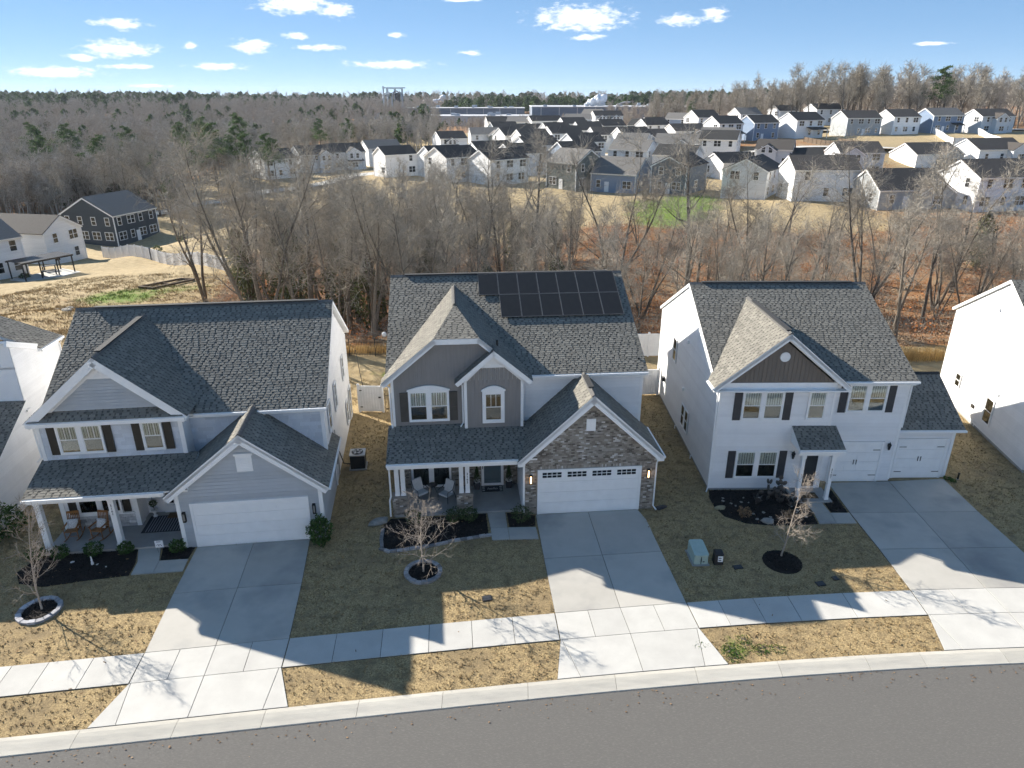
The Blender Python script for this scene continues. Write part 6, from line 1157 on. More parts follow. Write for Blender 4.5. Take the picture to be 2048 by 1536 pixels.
FH = [
 ('white house with a gable end left of all, at the far wood edge', -68, 215, 42, 10, 10, 'fwhite', 'dark', 'x', {}),
 ('second white house from the left in the far row by the wood', -61.5, 232, 35, 11, 10, 'fpale', 'dark', 'x', dict(wings=(('f', 2.5, 4.5, 1.2, 'fpale', 5.3),))),
 ('white house with front gable and small porch in the far left row', -53.5, 241, 30, 11, 10, 'fwhite', 'dark', 'x', dict(wings=(('f', 1.5, 5, 1.2, 'fwhite', 5.4),), lean=(-1, 4.5, 2, 2.7))),
 ('white house with tan roof at the right end of the far left row', -43.5, 253, 30, 12, 10, 'fwhite', 'grey', 'x', dict(lean=(-3, 3, 2, 2.7))),
 ('tall white gable house standing alone behind the bare trees', -29, 192, 35, 9, 7.5, 'fwhite', 'dark', 'x', {}),
 ('small white gabled house left of the grey-green one in the middle row', -20.5, 262, 25, 10, 9, 'fwhite', 'dark', 'x', dict(wings=(('f', -1, 4, 1, 'fpale', 4.5),))),
 ('house with grey-green front gable in the middle row', -9, 272, 10, 12, 9, 'fwhite', 'grey', 'x', dict(wings=(('f', 3, 5.5, 2, 'fgreen', 5.2),))),
 ('white house with wide dark roof right of the grey-green gable', 3, 262, 28, 12, 10, 'fwhite', 'dark', 'x', dict(wings=(('f', 3.5, 5, 2.5, 'fpale', 4.2),))),
 ('white gable house leftmost of the near row above the meadow', -11, 168, 42, 10, 8.5, 'fwhite', 'dark', 'x', {}),
 ('white gable house second in the near row above the meadow', -.5, 165, 40, 11, 8, 'fwhite', 'dark', 'x', {}),
 ('grey-green house with grey roof in the near row', 10.5, 156, -42, 8, 10, 'fgreen', 'grey', 'x', dict(nf=2)),
 ('low pale blue house with broad grey roof in the near row', 21.3, 153, -30, 10, 10, 'fbluegrey', 'grey', 'x', dict(he=3.8, storeys=1, pitch=.6)),
 ('slate blue gable house above the bright green grass patch', 32.2, 149.5, -34, 7.6, 12, 'fslate', 'dark', 'y', dict(nf=2, ns=1)),
 ('pale grey gable house behind the vine-covered trunk', 45.5, 142, -32, 8.5, 12, 'fpale', 'dark', 'y', dict(nf=2, ns=3)),
 ('plain white house with flat brown roof and white back door in the near row', 58.3, 134, -2, 12, 9, 'fwhite', 'brown', 'x', dict(wings=())),
 ('low grey house with covered patio gable in the near row', 71, 126, 6, 14, 10, 'fgrey', 'brown', 'x', dict(he=3.2, storeys=1, pitch=.62, wings=(('f', 3, 6.5, 1.5, 'fgrey', 2.8),))),
 ('long white house with brown roof at the right end of the near row', 85, 122, 10, 14, 10, 'fwhite', 'brown', 'x', dict(nf=4)),
 ('pale grey front-gable house with garage behind the grey low house', 84, 176, 0, 10.5, 9, 'fpale', 'brown', 'x', dict(wings=(('f', -2.6, 5, 1.5, 'fpale', 5.2),))),
 ('white house with lower grey front gable on the right mid row', 110.5, 190, 12, 13, 10, 'fwhite', 'brown', 'x', dict(he=3.4, wings=(('f', 3, 5.5, 2, 'fgrey', 3.4),))),
 ('white gabled house touching the right frame edge in the mid row', 128, 192, 12, 14, 10, 'fwhite', 'brown', 'x', dict(he=3.4, wings=(('f', 4, 5, 2, 'fpale', 3.4),))),
 ('small pale grey house with steep front gable behind the bare trees', 67.5, 190, -25, 9, 9, 'fpale', 'brown', 'x', dict(he=4.4, wings=(('f', -1.5, 4.5, 1.2, 'fpale', 4.3),))),
 ('low dark-roofed house right of the steep grey gable', 75, 186, -10, 8, 8, 'fwhite', 'dark', 'x', dict(he=2.8, storeys=1)),
 ('white gable house with dark roof in front of the middle estate', 18.5, 245, 22, 11, 9, 'fwhite', 'dark', 'x', {}),
 ('white gable house with brown roof and rear windows in the middle estate', 32.7, 243, 15, 11.5, 9, 'fwhite', 'brown', 'x', dict(nf=2)),
 ('tall white gable house behind the brown-roofed one in the middle', 29, 268, 15, 9, 11, 'fwhite', 'dark', 'x', dict(wings=(('f', 0, 4, 1, 'fgrey', 4.8),))),
 ('white house with small grey front gable left in the middle estate', 18.2, 285, 20, 10, 9, 'fwhite', 'dark', 'x', dict(wings=(('f', 2, 4, 1.5, 'fwhite', 4.3),))),
 ('grey house with steep front gable in the middle estate', 34.3, 215, -22, 9, 9, 'fpale', 'grey', 'x', dict(he=4.8, wings=(('f', -1, 4.4, 1, 'fpale', 4.6),))),
 ('slate house with white porch gable in the middle estate', 47.5, 250, 18, 13, 9, 'fbluegrey', 'brown', 'x', dict(he=4, wings=(('f', -1, 4.5, 1.8, 'fbluegrey', 3),))),
 ('house with broad grey roof and small brown dormer gable in the middle', 48.5, 218, -20, 13, 10, 'fwhite', 'grey', 'x', dict(he=3.8, storeys=1, wings=(('f', 1.5, 4, .8, 'fgrey', 3.8),))),
 ('white house with brown roof and charcoal porch gable right of the middle', 63.4, 262, 20, 13, 9, 'fwhite', 'brown', 'x', dict(he=4, wings=(('f', 2, 4.5, 1.5, 'fnavy', 3),))),
 ('navy house with grey roof at the back of the middle estate', 50.8, 300, -30, 9, 9, 'fnavy', 'dark', 'x', {}),
 ('white house under a black hip-like roof at the back of the estate', 63, 322, 20, 9, 8, 'fpale', 'dark', 'x', dict(he=4)),
 ('white house with twin small front gables at the back of the estate', 43.5, 335, 12, 13, 8, 'fwhite', 'dark', 'x', dict(wings=(('f', -3.5, 4, 1, 'fwhite', 4.6), ('f', 3, 4, 1, 'fwhite', 4.6)))),
 ('slate blue gable house at the back under the factory', 36.5, 350, -25, 9, 9, 'fbluegrey', 'grey', 'x', {}),
 ('white house with grey roof and gable facing right at the back', 28, 322, -12, 11, 8, 'fwhite', 'grey', 'x', {}),
 ('long white house with black roof at the back of the estate', 15.2, 320, 20, 14, 8, 'fwhite', 'dark', 'x', dict(nf=2)),
 ('white house with grey roof second from the left at the back', 2.8, 322, -15, 11, 8, 'fwhite', 'grey', 'x', {}),
 ('white house with black roof leftmost at the back of the estate', -6.2, 328, 12, 9, 8, 'fwhite', 'dark', 'x', dict(nf=2)),
 ('pale blue gable house with tan roof at the back right of the estate', 68.2, 312, -28, 9, 9, 'fbluegrey', 'grey', 'x', {}),
 ('low white house with cross gables below the black-roofed row', 6.6, 292, 15, 12, 9, 'fwhite', 'dark', 'x', dict(he=3.6, wings=(('f', 3, 4, 1.5, 'fpale', 3.2),))),
 ('white gable house leftmost on the hill, half behind another', 72.5, 275, 18, 9, 10, 'fwhite', 'dark', 'x', {}),
 ('white house on the hill with a dark round-roofed gazebo', 71.2, 242, 20, 9, 9, 'fwhite', 'dark', 'x', dict(lean=(1.5, 4.2, 2.5, 2.4))),
 ('blue house on the hill right of the gazebo', 84, 246, 18, 9.5, 9, 'fblue', 'dark', 'x', dict(nf=3)),
 ('white house on the hill with a black-roofed porch', 98.4, 246, 20, 11, 9.5, 'fwhite', 'dark', 'x', dict(lean=(-1.5, 5, 3, 2.6))),
 ('wide grey house on the hill behind the tan lawn', 117.5, 249, 10, 12.5, 9, 'fgrey', 'brown', 'x', dict(nf=4)),
 ('white house on the hill with two rows of rear windows', 133.2, 252, 14, 10.5, 9, 'fwhite', 'brown', 'x', dict(nf=3)),
 ('blue house on the hill above the white fence', 148.3, 254, 12, 12, 9, 'fblue', 'grey', 'x', dict(nf=3, lean=(1, 5, 2.5, 2.4))),
 ('pale house with two gables at the right end of the hill row', 166.5, 256, 12, 13, 9, 'fpale', 'brown', 'x', dict(wings=(('f', 0, 5, 2, 'fpale', 5),))),
 ('white house with light roof behind the blue hill house', 91, 285, 15, 9, 9, 'fwhite', 'grey', 'x', {}),
 ('small dark-roofed house between the hill houses at the wood edge', 107, 290, 15, 8, 8, 'fpale', 'dark', 'x', {}),
 ('white house squeezed behind the two white gables of the near row', -4, 200, 30, 11, 9, 'fwhite', 'dark', 'x', {}),
 ('white gabled house behind the grey-green house of the near row', 9, 205, 32, 11, 9, 'fwhite', 'dark', 'x', dict(wings=(('f', 3, 4.5, 2, 'fpale', 3.6),))),
 ('pale house with black roof between the near row and the middle row', 22, 208, 25, 10, 9, 'fpale', 'dark', 'x', {}),
 ('white house with black gable roof left in the second middle row', 8, 238, 25, 10, 9, 'fwhite', 'dark', 'x', {}),
 ('white house behind the steep grey gable of the middle', 26, 302, 18, 10, 9, 'fwhite', 'dark', 'x', {}),
 ('slate house with black roof in the packed back of the estate', 40, 290, 20, 10, 9, 'fslate', 'dark', 'x', {}),
 ('white gable house in the packed back of the estate', 56, 285, 20, 10, 9, 'fwhite', 'dark', 'x', {}),
 ('tan-roofed house at the right back of the packed estate', 77, 300, -20, 10, 9, 'fwhite', 'grey', 'x', {}),
 ('pale house with brown roof below the gazebo house', 62, 225, -22, 10, 9, 'fpale', 'grey', 'x', dict(he=4.4, wings=(('f', 0, 4.5, 1.2, 'fpale', 4.2),))),
 ('white house with a dark roof between slate gable and grey gable', 39, 178, -30, 10, 9, 'fwhite', 'dark', 'x', dict(he=4.6)),
 ('low house with black roof behind the pale grey gable', 54, 172, 20, 10, 8, 'fwhite', 'dark', 'x', dict(he=3.4, storeys=1)),
 ('white gable house just behind the left end of the near row', -16, 190, 34, 10, 9, 'fwhite', 'dark', 'x', {}),
 ('white house peeping between the two white gables of the near row', 4.5, 186, 30, 10, 9, 'fwhite', 'dark', 'x', {}),
 ('blue-grey house behind the grey-green house', 18, 184, 26, 10, 9, 'fbluegrey', 'dark', 'x', {}),
 ('white house behind the low pale blue house', 29, 185, -28, 10, 9, 'fwhite', 'grey', 'x', {}),
 ('white house with black roof in the tight middle row', 40, 236, 18, 10, 9, 'fwhite', 'dark', 'x', {}),
 ('slate house in the tight middle row left', -2, 285, 20, 10, 9, 'fslate', 'dark', 'x', {}),
 ('white house with steep roof before the gazebo house', 57, 205, -24, 10, 9, 'fwhite', 'dark', 'x', {}),
 ('dark-roofed house half hidden behind the porch house on the hill', 122.5, 289, 15, 12, 8, 'fpale', 'dark', 'x', {}),
]
for i, (lb, x, y, yaw, L, D, wl, rf, ax, kw) in enumerate(FH): far_house(lb, x, y, yaw, L, D, wl, rf, ax, seed=i, group=FG, **kw)
# left middle distance
far_house('charcoal house with white window frames in the left valley', -76, 143.5, 75, 11.5, 12.5, 'fcharcoal', 'grey', 'x', he=5.7, pitch=.52, nf=4, ns=4, gw=True)
far_house('white gable house in front of the charcoal house', -74.6, 117, 80, 8.1, 15, 'fwhite', 'brown', 'y', he=5.6, pitch=.55, nf=2, ns=0, gw=True)
m3 = far_house('white house at the left edge with a black pergola', -75.2, 97.3, 62, 13, 9, 'fwhite', 'grey', 'x', he=5.6, pitch=.5, nf=5)
zl = h1(-65, 103)
o = empty('pergola', (-70.0, 101.5, zl), 62, 'black metal pergola with slatted flat roof over a patio', 'pergola')
for x in (-3.5, -1.2, 1.2, 3.5):
    for y in (-3.6, -.1): MB().box(x - .07, x + .07, y - .07, y + .07, -.5, 2.5).build('post', M['black'], o)
MB().box(-3.7, 3.7, -3.8, -3.6, 2.42, 2.6).build('beam', M['black'], o); MB().box(-3.7, 3.7, 0, .15, 2.42, 2.6).build('beam', M['black'], o)
for i in range(24): MB().box(-3.6 + i * .31, -3.36 + i * .31, -3.8, .1, 2.6, 2.66).build('slat', M['black'], o)
b = MB(); b.box(-3.6, 3.9, -5.2, .2, -.4, .06); o = b.build('patio', M['walk'], kind='structure'); o.location = (-70.0, 101.5, zl - .02); o.rotation_euler = (0, 0, R(62))
for i, (x, y, lb) in enumerate(((-67.4, 100.5, 'dark dining table under the black pergola'), (-69.4, 103.6, 'dark grill table at the back of the pergola patio'))):
    o = empty('patio_table', (x, y, zl + .04), 40, lb, 'table'); MB().box(-.9, .9, -.5, .5, .7, .76).build('table_top', M['black'], o)
    for sx in (-.8, .8):
        for sy in (-.4, .4): MB().box(sx - .04, sx + .04, sy - .04, sy + .04, 0, .7).build('leg', M['black'], o)
for i, (x, y, s, lb) in enumerate(((-70.3, 99.2, .7, 'dark round bush at the patio corner of the left house'), (-60.6, 119.4, .8, 'dark bush at the corner of the white gable house'), (-62.4, 132.5, .9, 'dark bush at the foot of the charcoal house'))): shrub('round_bush', (x, y, h1(x, y)), (s, s, s * .7), 350, .12, M['leaf_dark'], 300 + i, lb)
def terr_fence(name, pts, h, label, m='fence_white', step=2.4):
    root = empty(name, (pts[0][0], pts[0][1], 0), 0, label, 'fence')
    for p, q in zip(pts[:-1], pts[1:]):
        p = Vector(p); q = Vector(q); n = max(1, round((q - p).length / step)); pr = None
        for i in range(n + 1):
            c = p.lerp(q, i / n); zz = h1(c.x, c.y); d = (q - p).normalized(); l = (c.x - pts[0][0], c.y - pts[0][1])
            MB().box(l[0] - .07, l[0] + .07, l[1] - .07, l[1] + .07, zz - .5, zz + h + .12).build('post', M[m], root)
            if pr: MB().hexa([(pr[0] - d.y * .03 + 0, pr[1] - .0, pr[2] + .05 - .3), (l[0], l[1], zz + .05 - .3), (l[0] - d.y * .06, l[1] + d.x * .06, zz - .25), (pr[0] - d.y * .06, pr[1] + d.x * .06, pr[2] - .25), (pr[0], pr[1], pr[2] + h), (l[0], l[1], zz + h), (l[0] - d.y * .06, l[1] + d.x * .06, zz + h), (pr[0] - d.y * .06, pr[1] + d.x * .06, pr[2] + h)]).build('panel', M[m], root)
            pr = (l[0], l[1], zz)
terr_fence('vinyl_fence', [(-71.5, 121.8), (-58.4, 112.5), (-48.4, 104.5), (-40.4, 98)], 1.85, 'long white vinyl fence below the charcoal house'); terr_fence('vinyl_fence', [(142.7, 252), (129.0, 216), (142.1, 213), (156, 249)], 1.8, 'white vinyl fence enclosing the tan yard on the hill'); terr_fence('wood_fence', [(91.5, 232), (94, 212), (100.5, 211), (100.5, 228)], 1.5, 'brown wooden fence around the yard of the porch house on the hill', 'timber' if 'timber' in M else M.setdefault('timber', mat('weathered_timber', (.16, .115, .075), (.10, .072, .048), 6, .9)) and 'timber')
o = empty('timber_frame', (-44.2, 88, 0), 78, 'weathered timber garden frame lying in the field on the left', 'garden bed')
for (a, b_) in (((-4, -1), (4, -1)), ((-4, 1), (4, 1)), ((-4, -1), (-4, 1)), ((0, -1), (0, 1)), ((4, -1), (4, 1))):
    za = h1(-44.2 - a[1], 88 + a[0]); zb = h1(-44.2 - b_[1], 88 + b_[0]); MB().beam((a[0], a[1], za + .12), (b_[0], b_[1], zb + .12), .2, .26).build('timber', M['timber'], o)
rr = random.Random(77)
for i in range(26): x = rr.gauss(-41, 3.4); y = rr.gauss(69, 3); s = rr.uniform(.25, .7); rock('field_rock', (x, y, h1(x, y) - .06), (s, s * .7, s * .35), 400 + i, M['rock'], 'pale flat rock lying in the rough field on the left', 'rock', 'rocks in the rough field')
# unseen houses across the street, added to bounce sunlight onto the shaded fronts
for i, (x, lb) in enumerate(((-34, 'unseen white house added across the street for bounced light, leftmost'), (-17, 'unseen pale house added across the street for bounced light, second from the left'), (0, 'unseen white house added across the street for bounced light, directly behind the viewpoint'), (17, 'unseen pale house added across the street for bounced light, second from the right'), (34, 'unseen white house added across the street for bounced light, rightmost'))):
    far_house(lb, x, -9 + x * .1, 184, 12.5, 12, 'fwhite', 'brown', 'x', he=5.6, nf=0, ns=0, door=False, z=0)
# road in the valley
def ribbon(name, pts, w, m, dz, kind='structure'):
    b = MB(); n = 60; P_ = [Vector(p) for p in pts]
    def cr_(t):
        k = min(int(t), len(P_) - 2); u = t - k; p0, p1, p2, p3 = P_[max(k - 1, 0)], P_[k], P_[k + 1], P_[min(k + 2, len(P_) - 1)]; return .5 * ((2 * p1) + (p2 - p0) * u + (2 * p0 - 5 * p1 + 4 * p2 - p3) * u * u + (3 * p1 - p0 - 3 * p2 + p3) * u ** 3)
    L_ = [cr_(i / n * (len(P_) - 1)) for i in range(n + 1)]
    for i in range(n):
        q = []
        for j in (i, i + 1): d = (L_[min(j + 1, n)] - L_[max(j - 1, 0)]).normalized(); nn = Vector((-d.y, d.x)) * w / 2; a = L_[j] - nn; c = L_[j] + nn; z = max(h1(a.x, a.y), h1(c.x, c.y), h1(L_[j].x, L_[j].y)) + dz; q.append(((a.x, a.y, z), (c.x, c.y, z)))
        b.poly([q[0][0], q[0][1], q[1][1], q[1][0]][::-1])
    return b.build(name, m, kind=kind)
ribbon('road', [(-120, 140), (-98, 152), (-84, 163), (-72, 177), (-60, 195), (-45, 205), (-32, 222), (-10, 240)], 6.5, M['walk'], .3); ribbon('road', [(-10, 240), (30, 229), (70, 215), (110, 205), (150, 202)], 6.5, M['walk'], .25); ribbon('road', [(10, 305), (40, 310), (80, 300), (110, 270), (190, 272)], 6, M['walk'], .25)
o = empty('guard_rail', (0, 0, 0), 0, 'thin grey rail along the valley road on the left', 'rail'); pr = None
for i in range(14):
    x = -98 + i * 2.2; y = 148 + i * 2.05; z = h1(x, y); MB().box(x - .06, x + .06, y - .06, y + .06, z - .3, z + 1.1).build('post', M['steel'], o)
    if pr: MB().beam((pr[0], pr[1], pr[2] + 1.0), (x, y, z + 1.0), .08, .2).build('rail', M['steel'], o)
    pr = (x, y, z)
o = empty('street_lamp', (64.8, 136, h1(64.8, 136)), 0, 'black street lamp post between the white and grey houses', 'street lamp'); MB().tube([(0, 0, -.3), (0, 0, 4.2)], [.09, .06], 8).build('post', M['black'], o); MB().lathe((0, 0, 4.2), [(.06, 0), (.16, .1), (.2, .45), (.22, .5), (.05, .68)], 8).build('lamp_head', M['black'], o)
# ------------------------------------------------------------------ factory on the skyline
M['fac_blue'] = mat('blue_grey_cladding', (.20, .24, .29), (.16, .195, .24), .08, .6, stretch=(1, 1, 4)); M['fac_white'] = mat('white_cladding', (.62, .62, .6), (.5, .5, .49), .08, .6); M['fac_roof'] = mat('pale_flat_roof', (.55, .56, .57), (.45, .46, .47), .05, .8)
def factory(label, x0, x1, y0, y1, z0, z1, wall, vents=6, seed=1):
    o = empty('factory_hall', ((x0 + x1) / 2, y0, 0), 0, label, 'factory'); cx = (x0 + x1) / 2; w = (x1 - x0) / 2; MB().box(-w, w, 0, y1 - y0, z0, z1).build('wall', M[wall], o); MB().box(-w - .4, w + .4, -.4, y1 - y0 + .4, z1, z1 + .5).build('roof', M['fac_roof'], o); rr = random.Random(seed)
    for i in range(vents): x = rr.uniform(-w * .9, w * .9); y = rr.uniform(3, y1 - y0 - 5); s = rr.uniform(.8, 2); MB().box(x - s, x + s, y, y + 2 * s, z1 + .5, z1 + .5 + rr.uniform(.8, 2)).build('roof_unit', M['steel'], o)
    n = int(w * 2 / 12)
    for i in range(n): x = -w + (i + .5) * 2 * w / n; MB().box(x - .25, x + .25, -.15, 0, z0, z1).build('wall_rib', M['fac_white'], o)
    MB().box(-w, w, -.2, 0, z0 + (z1 - z0) * .45, z0 + (z1 - z0) * .5).build('band', M['fac_white'], o); return o
factory('long blue-grey factory hall with rooftop units on the skyline', 14, 128, 525, 600, -3, 10.6, 'fac_blue', 16, 2); factory('white low factory hall in front of the blue one', -60, 12, 500, 540, -4, 5.2, 'fac_white', 8, 3); factory('pale low warehouse left of the steel tower', -182, -120, 640, 690, -2, 7.2, 'fac_white', 3, 4); factory('middle grey factory block right of the steel tower', -95, 10, 600, 640, -3, 8.6, 'fac_blue', 12, 5)
o = empty('process_tower', (-110, 690, 0), 0, 'tall steel plant tower with silver pipes rising over the wood', 'tower')
for x in (-3.5, 3.5, 10):
    for y in (-3, 3): MB().box(x - .35, x + .35, y - .35, y + .35, -5, 24).build('column', M['steel'], o)
for z in (4, 9, 14, 19, 24): MB().box(-4, 10.5, -3.4, 3.4, z - .3, z).build('deck', M['dark_metal'], o)
for i, x in enumerate((-6.5, -2.6, 1.2)): MB().tube([(x, -4.5, -3), (x, -4.5, 16), (x + .6, -4.5, 19), (x + 2.2, -4.5, 20.2)], .8, 10).build('pipe', M['silver'], o)
MB().lathe((5.5, -1, 10), [(.5, 0), (2.6, 3), (2.6, 8), (1.2, 10.5)], 14).build('cyclone', M['dark_metal'], o); MB().tube([(2, -4, 20.5), (5.5, -4, 22), (9, -4, 20), (10.3, -4, 14), (9.2, -4, 0)], .6, 8).build('duct', M['silver'], o); MB().beam((-7, 0, 24.6), (13, 0, 24.6), .5, .6).build('gantry', M['dark_metal'], o); MB().tube([(-7, 0, -4), (-7, 0, 26)], .7, 8).build('stack', M['steel'], o)
o = MB().tube([(0, 0, 0), (3, 0, 8), (8, 0, 9.4), (12, 0, 9.4)], .6, 8).build('roof_duct', M['fac_white']); o.location = (70, 523, 4.5); tag(o, 'white bent duct leaning over the blue factory wall', 'duct')
def steam(loc, s, n, seed, label):
    o = empty('steam_plume', loc, 0, label, 'steam'); rr = random.Random(seed); b = MB()
    for i in range(n):
        t = i / n; r = s * rr.uniform(.25, .5) * (.6 + t * .6); c = (t * s * 2.6 + rr.gauss(0, s * .15), rr.gauss(0, s * .2), t * s * .8 + rr.gauss(0, s * .12)); N = 9; pr_ = [(.02, -1)] + [(math.cos(a), math.sin(a)) for a in (-.9, -.45, 0, .45, .9)] + [(.02, 1)]; k0 = len(b.v); b.lathe(c, [(q * r, zz * r) for q, zz in pr_], N)
        for k in range(k0, len(b.v)): v = Vector(b.v[k]); w = 1 + .25 * math.sin(v.x * 2.1 + v.z * 3) * math.sin(v.y * 2.7 + v.z); b.v[k] = tuple(Vector(c) + (v - Vector(c)) * w)
    b.build('cloud', M['steam'], o, True)
steam((52, 545, 12.2), 5.5, 26, 1, 'white steam plume over the blue factory roof'); steam((-73, 705, 13), 4.0, 14, 2, 'small white steam puff right of the steel tower')
# ------------------------------------------------------------------ woods
def variants(seeds, **k):
    out = []
    for s in seeds:
        H = 14 + (s % 5) * .6; T, K_ = gen_tree(s, H, .25 + .03 * (s % 3), **k); out.append((T.mesh('trunk', M['bark'], True), K_.mesh('crown', M['twig'])))
    return out
VB = variants((101, 102, 103), n1=15, n2=7, n3=5, sliver=3, low=.35, sl_w=.011, twig_r=.010) + variants((104, 105), n1=9, n2=7, n3=5, sliver=4, low=.3, sl_w=.011, twig_r=.010, forks=3, len1=.3) + variants((106,), n1=11, n2=5, n3=4, sliver=3, low=.5, sl_w=.011, twig_r=.010, spread=(20, 45))
VH = variants((121, 122, 123), n1=13, n2=6, n3=4, sliver=4, low=.35, sl_w=.028, twig_r=.024, spread=(22, 48), up1=.16)
def copy_tree(var, loc, s, rot, label, group, name='bare_tree', cat='tree'):
    o = empty(name, loc, rot, label, cat, group); o.scale = s
    for nm, me in zip(('trunk', 'crown'), var): link(nm, me, o)
    return o
rt = random.Random(99)
def ok_band(x, y):
    u = 1024 + 1400 * x / (y * .924 + 18.6 * .38)
    return True
NB = 0
spots = []
for i in range(1600):
    y = rt.uniform(53, 101); x = rt.uniform(-34, 78) * (.6 + .4 * y / 100)
    dens = .95 if x < 2 else .5
    if x > 10 and y > 80: dens = .16
    if x < -22 and y < 70: dens = .2
    if rt.random() > dens or x < -.40 * y: continue
    if any((x - a) ** 2 + (y - b) ** 2 < 6.3 for a, b in spots): continue
    spots.append((x, y))
    if len(spots) >= 172: break
for x, y in spots:
    s = rt.uniform(.6, 1.05) if x < 0 else rt.uniform(.4, .78); v = rt.choice(VB); s *= (.8 if y > 82 else 1); w = s * rt.uniform(.85, 1.1)
    copy_tree(v, (x, y, h1(x, y)), (w, w, s), rt.uniform(0, 360), 'bare grey-brown tree in the wood behind the houses', 'bare trees of the wood behind the houses')
for i, (x, y, s, k, lb) in enumerate(((-35.2, 78, 1.05, 3, 'big many-stemmed bare tree at the left edge of the wood'), (-21, 76, 1.0, 4, 'spreading bare tree behind the gap between grey and brick house'), (2.5, 80, 1.1, 0, 'tall straight bare tree above the solar panels'), (11.5, 78, 1.08, 3, 'thick dark bare tree with vines right of the solar panels'), (19.5, 76, 1.12, 0, 'tall vine-covered bare trunk before the pale grey far house'), (26, 74, 1.0, 4, 'wide bare tree above the ridge of the white house'), (36, 70, 1.05, 3, 'big leaning bare tree right of the white house roof'), (45, 72, 1.1, 4, 'large bare tree with vine tangle at the right frame edge'))):
    copy_tree(VB[k], (x, y, h1(x, y)), (s, s, s), rt.uniform(0, 360), lb, 'large bare trees of the wood')
for i in range(95):
    x = rt.uniform(62, 240); y = 268 + rt.uniform(0, 45) + max(0, 105 - x) * .9; s = rt.uniform(.95, 1.4); v = rt.choice(VH)
    if x < 100: s *= .8
    copy_tree(v, (x, y + 8, h1(x, y + 8)), (s, s, s), rt.uniform(0, 360), 'tall bare tree of the wood behind the hill houses', 'tall bare trees behind the hill houses')
for i in range(40):
    y = rt.uniform(150, 215); x = -y * rt.uniform(.50, .72) ; s = rt.uniform(.7, 1.0); copy_tree(rt.choice(VH), (x, y + 6, h1(x, y + 6)), (s, s, s), rt.uniform(0, 360), 'bare tree at the near edge of the left wood', 'bare trees at the edge of the left wood')
for i in range(70):
    y = rt.uniform(98, 150); x = rt.uniform(-64, -2) * (y / 140) + (-6 if y < 120 else -2)
    if (x > -8 and y > 125) or x < -.26 * y: continue
    if -52 < x < -36 and y < 112: continue
    if (x + 72) ** 2 + (y - 125) ** 2 < 900 or abs(x + 60 - (y - 150) * .75) < 6: continue
    s = rt.uniform(.3, .5); copy_tree(rt.choice(VB[:3]), (x, y, h1(x, y)), (s * 1.1, s * 1.1, s), rt.uniform(0, 360), 'bare tree on the slope between the wood and the far row', 'bare trees on the slope')
# evergreens
def ever(seed, H, kind):
    rr = random.Random(seed); b = MB(); b.tube([(0, 0, -.4), (rr.gauss(0, .1), rr.gauss(0, .1), H * .5), (0, 0, H * .97)], [.2, .13, .02], 7); r = np.random.RandomState(seed)
    if kind == 'cedar':
        n = 2600; t = r.rand(n) ** .8; a = r.uniform(0, 6.28, n); lob = 1 + .35 * np.sin(a * 3 + t * 14 + seed) * np.sin(t * 23 + a); w = H * .2 * np.sin(np.pi * (t * .85 + .15)) ** .8 * np.sqrt(.15 + .85 * r.rand(n)) * lob; c = np.stack([np.cos(a) * w, np.sin(a) * w, H * (.1 + .9 * t)], -1); sz = .2
    else:
        cl = []; 
        for k in range(26):
            tt = .45 + .55 * k / 26; a = rr.uniform(0, 6.28); L = H * .24 * (1.15 - tt) * 1.8 * rr.uniform(.6, 1); e = (math.cos(a) * L, math.sin(a) * L, H * tt + .2 * L); b.tube([(0, 0, H * tt - .2), e], [.05, .015], 4, cap=False); cl.append((e, max(.35, L * .42))); cl.append(((e[0] * .55, e[1] * .55, e[2]), max(.35, L * .32)))
        cc = np.array([q[0] for q in cl]); cs = np.array([q[1] for q in cl]); n = 3000; k = r.randint(0, len(cl), n); c = cc[k] + r.normal(size=(n, 3)) * cs[k][:, None] * np.array([.55, .55, .32]); sz = .22
    a_ = r.normal(size=(n, 3)); a_[:, 2] += .4; a_ /= np.linalg.norm(a_, axis=1)[:, None]; b_ = np.cross(a_, r.normal(size=(n, 3))); b_ /= np.linalg.norm(b_, axis=1)[:, None]; s = (sz * r.uniform(.5, 1.3, n))[:, None]
    v = np.stack([c - a_ * s, c + b_ * s * .4, c + a_ * s, c - b_ * s * .4], 1).reshape(-1, 3)
    return b.mesh('trunk', M['bark'], True), np_mesh('crown', v, np.arange(4 * n).reshape(n, 4), M['leaf_cedar' if kind == 'cedar' else 'leaf_pine'], r.rand(n))
VC = [ever(s, 9, 'cedar') for s in (1, 2)]; VP = [ever(s, 14, 'pine') for s in (3, 4, 5)]
for i, (x, y, s, lb) in enumerate(((-21.5, 68, 1.05, 'dark cedar left of the brick house roof ridge'), (-24.5, 72, .9, 'cedar at the left of the pair beside the brick house'), (-28.5, 74, .8, 'olive cedar behind the grey house ridge'), (-8, 70, .95, 'thin cedar above the left end of the brick house ridge'), (-2.5, 66, .7, 'cedar just left of the solar panels'), (0.5, 88, .8, 'small dark cedar above the solar panels'), (5.5, 92, .7, 'small dark cedar at the meadow edge'), (55, 82, .8, 'olive cedar right of the white house roof'), (-13, 62, .85, 'dark cedar just left of the brick house ridge'), (-16.5, 66, 1.0, 'tall dark cedar behind the gap between the houses'), (4.5, 70, .75, 'olive cedar behind the middle of the solar panels'), (-33, 84, .9, 'cedar near the big many-stemmed tree'))): copy_tree(VC[i % 2], (x, y, h1(x, y)), (s, s, s), rt.uniform(0, 360), lb, 'cedars in the wood', 'cedar_tree')
